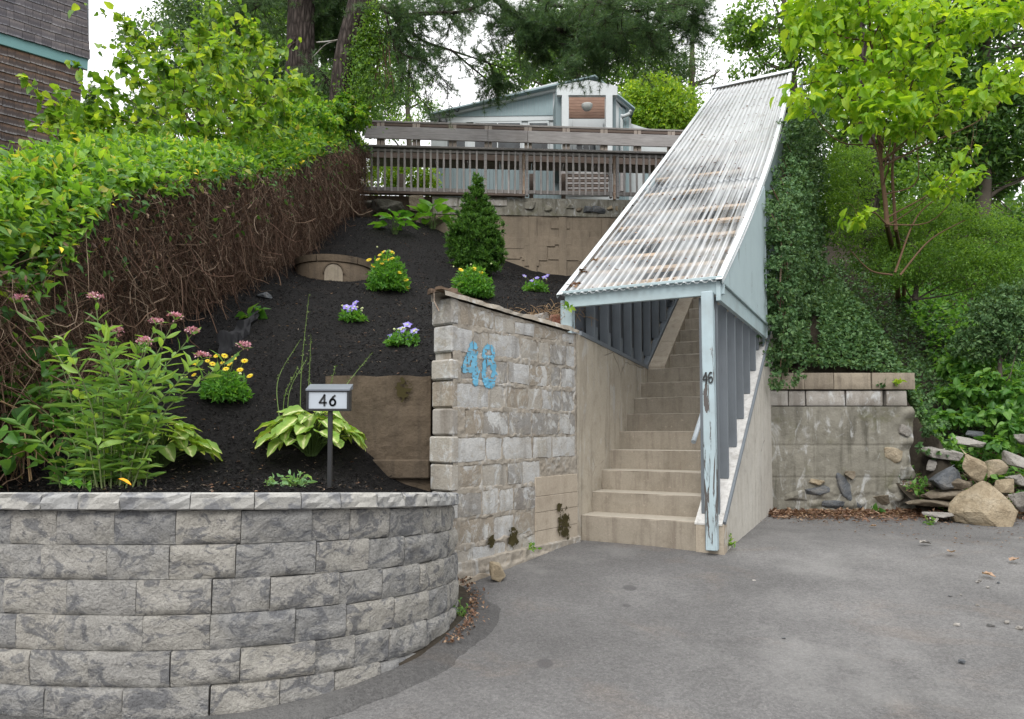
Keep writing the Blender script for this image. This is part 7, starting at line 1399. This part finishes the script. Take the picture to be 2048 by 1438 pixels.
# small plants and weeds
def tuft(name, label, base, r_, h, n, L_, W_, mat, seed, cat='weed'):
    rg = np.random.default_rng(seed); t = thing(name, label, cat, base); base = np.asarray(base, float); k = max(3, n // 7); d = unit(rg.normal(size=(k, 3)) * A(1, 1, .3) + A(0, 0, .8)); t_ = np.linspace(0, 1, 7)[None, :, None]; pts = base + d[:, None] * t_ * A(r_, r_, h) * (.6 + .5 * rg.random((k, 1, 1))); m = MB(); tubes(m, pts, .002, 3); m.build('stems', MAT['stem'], t)
    P_ = pts[:, 1:].reshape(-1, 3); m = MB(); leaf_mass(m, rg, P_, unit(P_ - base + 1e-4), L_, W_, T8, -.1, .5); tag(m.build('foliage', MAT[mat], t), kind='stuff')
tuft('sage_plant', 'low grey-green sage clump just behind the capstones', P(592, 972, 3.75), .10, .08, 90, .04, .45, 'sage', 1, 'plant'); tuft('sage_plant', 'small sprig with violet spike beside the sage clump', P(545, 975, 3.7), .06, .08, 35, .035, .45, 'sage', 2, 'plant')
tuft('seedling', 'tiny green seedling behind the capstones left of the milkweed', P(155, 970, 3.4), .06, .04, 30, .035, .7, 'flowerleaf', 3); tuft('weed', 'bright weed growing at the foot of the blue post', P(1459, 1092, 5.75) + A(0, 0, .0), .07, .10, 42, .035, .4, 'vine', 4)
tuft('weed', 'small weed where the block wall meets the drive below the moss', P(1065, 1100, 5.45), .05, .06, 30, .03, .6, 'vine', 5); tuft('weed', 'trailing weed at the foot of the curved wall', A(-.31, 4.15, .45), .07, .12, 60, .025, .5, 'under', 6)
tuft('weed', 'small weed beside the first step against the block wall', P(1100, 1080, 5.9), .06, .05, 30, .03, .5, 'under', 12)
tuft('burdock', 'broad dark leaf cluster at the edge of the roots by the weed cloth', bedhit(512, 640), .14, .14, 26, .12, .9, 'vined', 7, 'plant'); tuft('weed', 'leafy weed in front of the foot of the old wall', P(1755, 1022, 7.9), .10, .08, 24, .07, .8, 'under', 8)
tuft('weed', 'leggy weed between the old wall and the rock pile', P(1842, 985, 7.8), .14, .22, 60, .06, .6, 'under', 9); tuft('weed', 'weed in the leaf litter before the boulder', P(1862, 1050, 7.1), .12, .10, 40, .045, .5, 'vine', 10); tuft('weed', 'yellow-green weed on the cap blocks of the old wall', P(1795, 770, 8.0), .08, .06, 26, .06, .7, 'knot', 11)
tuft('weed', 'sprig with pale leaves beside the knockout of the concrete ring', P(716, 552, 9.3), .1, .2, 30, .06, .7, 'under', 13)
tips = [P(u_, v_, Y_) for u_, v_, Y_ in ((20, 740, 3.9), (60, 700, 4.0), (95, 760, 4.0), (40, 820, 3.8), (100, 840, 3.8), (130, 870, 3.9), (20, 880, 3.6), (70, 900, 3.6), (130, 700, 4.3), (10, 690, 4.1), (150, 780, 4.3))]
arching_shrub('weeds_patch', 'rounded green climbing weeds at the near end of the vine hedge', P(40, 960, 3.9), tips, .075, .8, 'vined', 44, .06, limit=150, rad=.004, nleaf=1, stemmat='drygrass', sub=2)
m = MB(); V, F = leaf_grid(.42, .1, .3, .02); p = P(236, 958, 3.45); d = unit(A(.9, -.2, -.25)); s = unit(np.cross(d, UP)); nn_ = np.cross(s, d); m.add(p + (V[:, :1] * s + V[:, 1:2] * d + V[:, 2:3] * nn_) * .085, F); tag(m.build('fallen_leaf', MAT['orangeleaf']), 'single orange leaf at the foot of the milkweed', 'leaf', kind='thing')
# clump of dry grass and roots on the wall by the shelter post
rg = np.random.default_rng(31); m = MB(); n = 260; b = P(1105, 632, 6.5)[None] + rg.normal(size=(n, 3)) * A(.16, .12, .05); d = unit(rg.normal(size=(n, 3)) + A(0, 0, .5)); t = np.linspace(0, 1, 5)[None, :, None]; tubes(m, b[:, None] + d[:, None] * t * (.05 + .12 * rg.random((n, 1, 1))) - A(0, 0, 1) * t ** 2 * .05, .0025, 3)
tag(m.build('dry_root_clump', MAT['drygrass']), 'tangle of dry roots and grass on the wall by the left shelter post', 'dry grass', kind='thing')
tuft('weed', 'yellowing leaves beside the left shelter post', P(1136, 620, 6.1), .05, .10, 18, .045, .8, 'knot', 14)

# ================================================================== THINGS LYING ON THE DRIVE
rg = np.random.default_rng(61); m = MB(); n = 5200; x = 2.9 + rg.random(n) * 4.0; y = 8.05 - np.abs(rg.normal(size=n)) * .28; z = gz(y) + .012 + .02 * rg.random(n) * (y > 7.7)
leaves(m, T4, np.stack([x, y, z], -1), rdir(rg, n, .1, 1) * A(1, 1, .3), rdir(rg, n, 2.0, .6), .025 + .045 * rg.random(n), .5); n = 1500; x = 1.8 + rg.random(n) ** .6 * 5; y = 7.9 - rg.random(n) ** 1.6 * 2.6; k = x > 2.0 + (7.9 - y) * .9; x, y = x[k], y[k]; n = len(x); leaves(m, T4, np.stack([x, y, gz(y) + .01], -1), rdir(rg, n) * A(1, 1, .1), rdir(rg, n, 3, .5), .012 + .025 * rg.random(n), .35)
tag(m.build('leaf_litter', MAT['deadleaf']), kind='stuff')
m = MB(); n = 900; x = 2.9 + rg.random(n) * 4; y = 7.98 - np.abs(rg.normal(size=n)) * .25; th = rg.random(n) * 6.28; t = np.linspace(-.5, .5, 3)[None, :, None]; tubes(m, np.stack([x, y, gz(y) + .015], -1)[:, None] + np.stack([np.cos(th), np.sin(th), th * 0], -1)[:, None] * t * (.06 + .12 * rg.random((n, 1, 1))), .002, 3); tag(m.build('fallen_twigs', MAT['twig']), kind='stuff')
m = MB(); n = 330; a_ = rg.random(n); y = 3.75 + 1.1 * a_; xw = np.where(y < 4.75, AC[0] + np.sqrt(np.clip((AR + .09) ** 2 - (y - AC[1]) ** 2, 0, None)), W0[0] + (y - W0[1]) * WD[0] / WD[1]); x = xw + .02 + np.abs(rg.normal(size=n)) * .05; leaves(m, T4, np.stack([x, y, gz(y) + .046], -1), rdir(rg, n), rdir(rg, n, 2, .6), .012 + .02 * rg.random(n), .6)
tag(m.build('wall_foot_litter', MAT['deadleaf']), kind='stuff')
V = []; N_ = 120                        # raised lip of darker asphalt round the foot of the curved wall
for i in range(N_ + 1):
    l = -.95 + (LTOT + .0 + .95) * i / N_; wv_ = .05 + .14 * float(smoothstep(-.95, .9, l)) * (1 + .3 * float(vnoise(A(l * 4, 0, 0)[None], 6)[0])) + .012 * float(vnoise(A(l * 23, 0, 0)[None], 7)[0])
    for o_, h_ in ((.0, .034), (.3, .036), (.75, .022), (1.0, .0015)): p, n_ = arc_pt(l, .075 + wv_ * o_); V.append((p[0], p[1], float(gz(p[1])) + h_ + .004 * float(vnoise(A(p[0] * 12, p[1] * 12, o_)[None], 3)[0]) * (o_ < 1)))
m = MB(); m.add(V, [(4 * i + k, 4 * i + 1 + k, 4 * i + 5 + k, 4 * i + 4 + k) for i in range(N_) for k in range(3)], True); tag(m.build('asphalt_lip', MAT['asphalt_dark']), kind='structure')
V = []; N_ = 40                         # strip of earth where asphalt and walls meet
for i in range(N_ + 1):
    y = 3.45 + 1.45 * i / N_; xw = AC[0] + math.sqrt(max(0, (AR + .06) ** 2 - (y - AC[1]) ** 2)) if y < 4.75 else W0[0] + (y - W0[1]) * WD[0] / WD[1]; w_ = .015 + .05 * abs(float(vnoise(A(y * 7, 0, 0)[None], 5)[0])) + .04 * float(smoothstep(4.0, 4.6, y))
    V += [(xw - .08, y, gz(y) + .046), (xw + w_ * .5, y, gz(y) + .044), (xw + w_, y, gz(y) + .030)]
m = MB(); m.add(V, [(3 * i + k, 3 * i + 1 + k, 3 * i + 4 + k, 3 * i + 3 + k) for i in range(N_) for k in (0, 1)]); tag(m.build('dirt_strip', MAT['soil']), kind='structure')
PEB = ['dark pebble just left of its pale twin halfway down the right side of the drive', 'pale pebble just right of the dark twin halfway down the drive', 'larger lone pebble straight below the twin pebbles on the drive', 'pale pebble level with the larger lone one, nearer the picture edge', 'grey pebble between two others in the row by the right picture edge', 'largest pebble of the row, touching the right picture edge',
 'lone pebble nearest the bottom right corner of the picture', 'pebble below the reddish leaf cluster, next to the row by the edge', 'pebble close under the reddish dead leaf on the drive', 'lone pebble in the open middle of the drive, lower than the twins', 'tiny pebble beside the one close under the reddish dead leaf', 'tiny pale pebble between the reddish dead leaf and the picture edge', 'tiny pebble nearest the right picture edge level with the dead leaf', 'small lone pebble in the middle of the drive nearest to the stairs']
for k, (u_, v_, s_) in enumerate(((1902, 1193, .022), (1921, 1190, .024), (1913, 1250, .03), (1981, 1252, .03), (2014, 1246, .028), (2040, 1258, .034), (1923, 1325, .028), (1954, 1211, .02), (1960, 1163, .026), (1568, 1278, .018), (1955, 1165, .02), (1976, 1176, .02), (1996, 1166, .018), (1508, 1162, .02))):
    x = (u_ - 1024) / FPX; y_ = (CYPX - v_) / FPX; dy = math.cos(PITCH) - y_ * math.sin(PITCH); dz = math.sin(PITCH) + y_ * math.cos(PITCH); s = EZ / (.1 * dy - dz); c = A(x * s, dy * s, .1 * dy * s + s_ * .2)
    tag(rock(None, 'pebble', MAT['rockpale' if k % 3 else 'rockgrey'], c, (s_ * 1.3, s_, s_ * .7), 200 + k, sub=2), PEB[k], 'pebble', 'pebbles scattered on the drive', 'thing')
for k, (u_, v_, s_, lab) in enumerate(((1840, 1091, .10, 'pale curled leaf lying on the drive before the rock pile'), (1872, 1049, .14, 'pale leaf lying flat near the boulder'), (1753, 1056, .07, 'brown leaf on the asphalt in front of the old wall'), (1905, 1110, .10, 'reddish leaf cluster on the asphalt right of centre'), (1965, 1153, .09, 'reddish dead leaf further down the drive'), (2020, 1127, .09, 'tan leaf at the right edge of the drive'), (1992, 1040, .1, 'tan leaf touching the boulder'))):
    x = (u_ - 1024) / FPX; y_ = (CYPX - v_) / FPX; dy = math.cos(PITCH) - y_ * math.sin(PITCH); dz = math.sin(PITCH) + y_ * math.cos(PITCH); s = EZ / (.1 * dy - dz)
    if dy * s > 5.9: s = (EZ - .52) / (.012 * dy - dz)
    c = A(x * s, dy * s, float(gz(dy * s)) + .012); V, F = leaf_grid(.6, .15 * (-1) ** k, .4, .08); a_ = k * 1.3; d = A(math.cos(a_), math.sin(a_), .05); s2 = A(-d[1], d[0], 0); m = MB(); m.add(c + (V[:, :1] * s2 + V[:, 1:2] * d + (V[:, 2:3] + .1) * UP) * s_, F); tag(m.build('fallen_leaf', MAT['deadleaf' if k > 1 else 'paleblock']), lab, 'leaf', kind='thing')
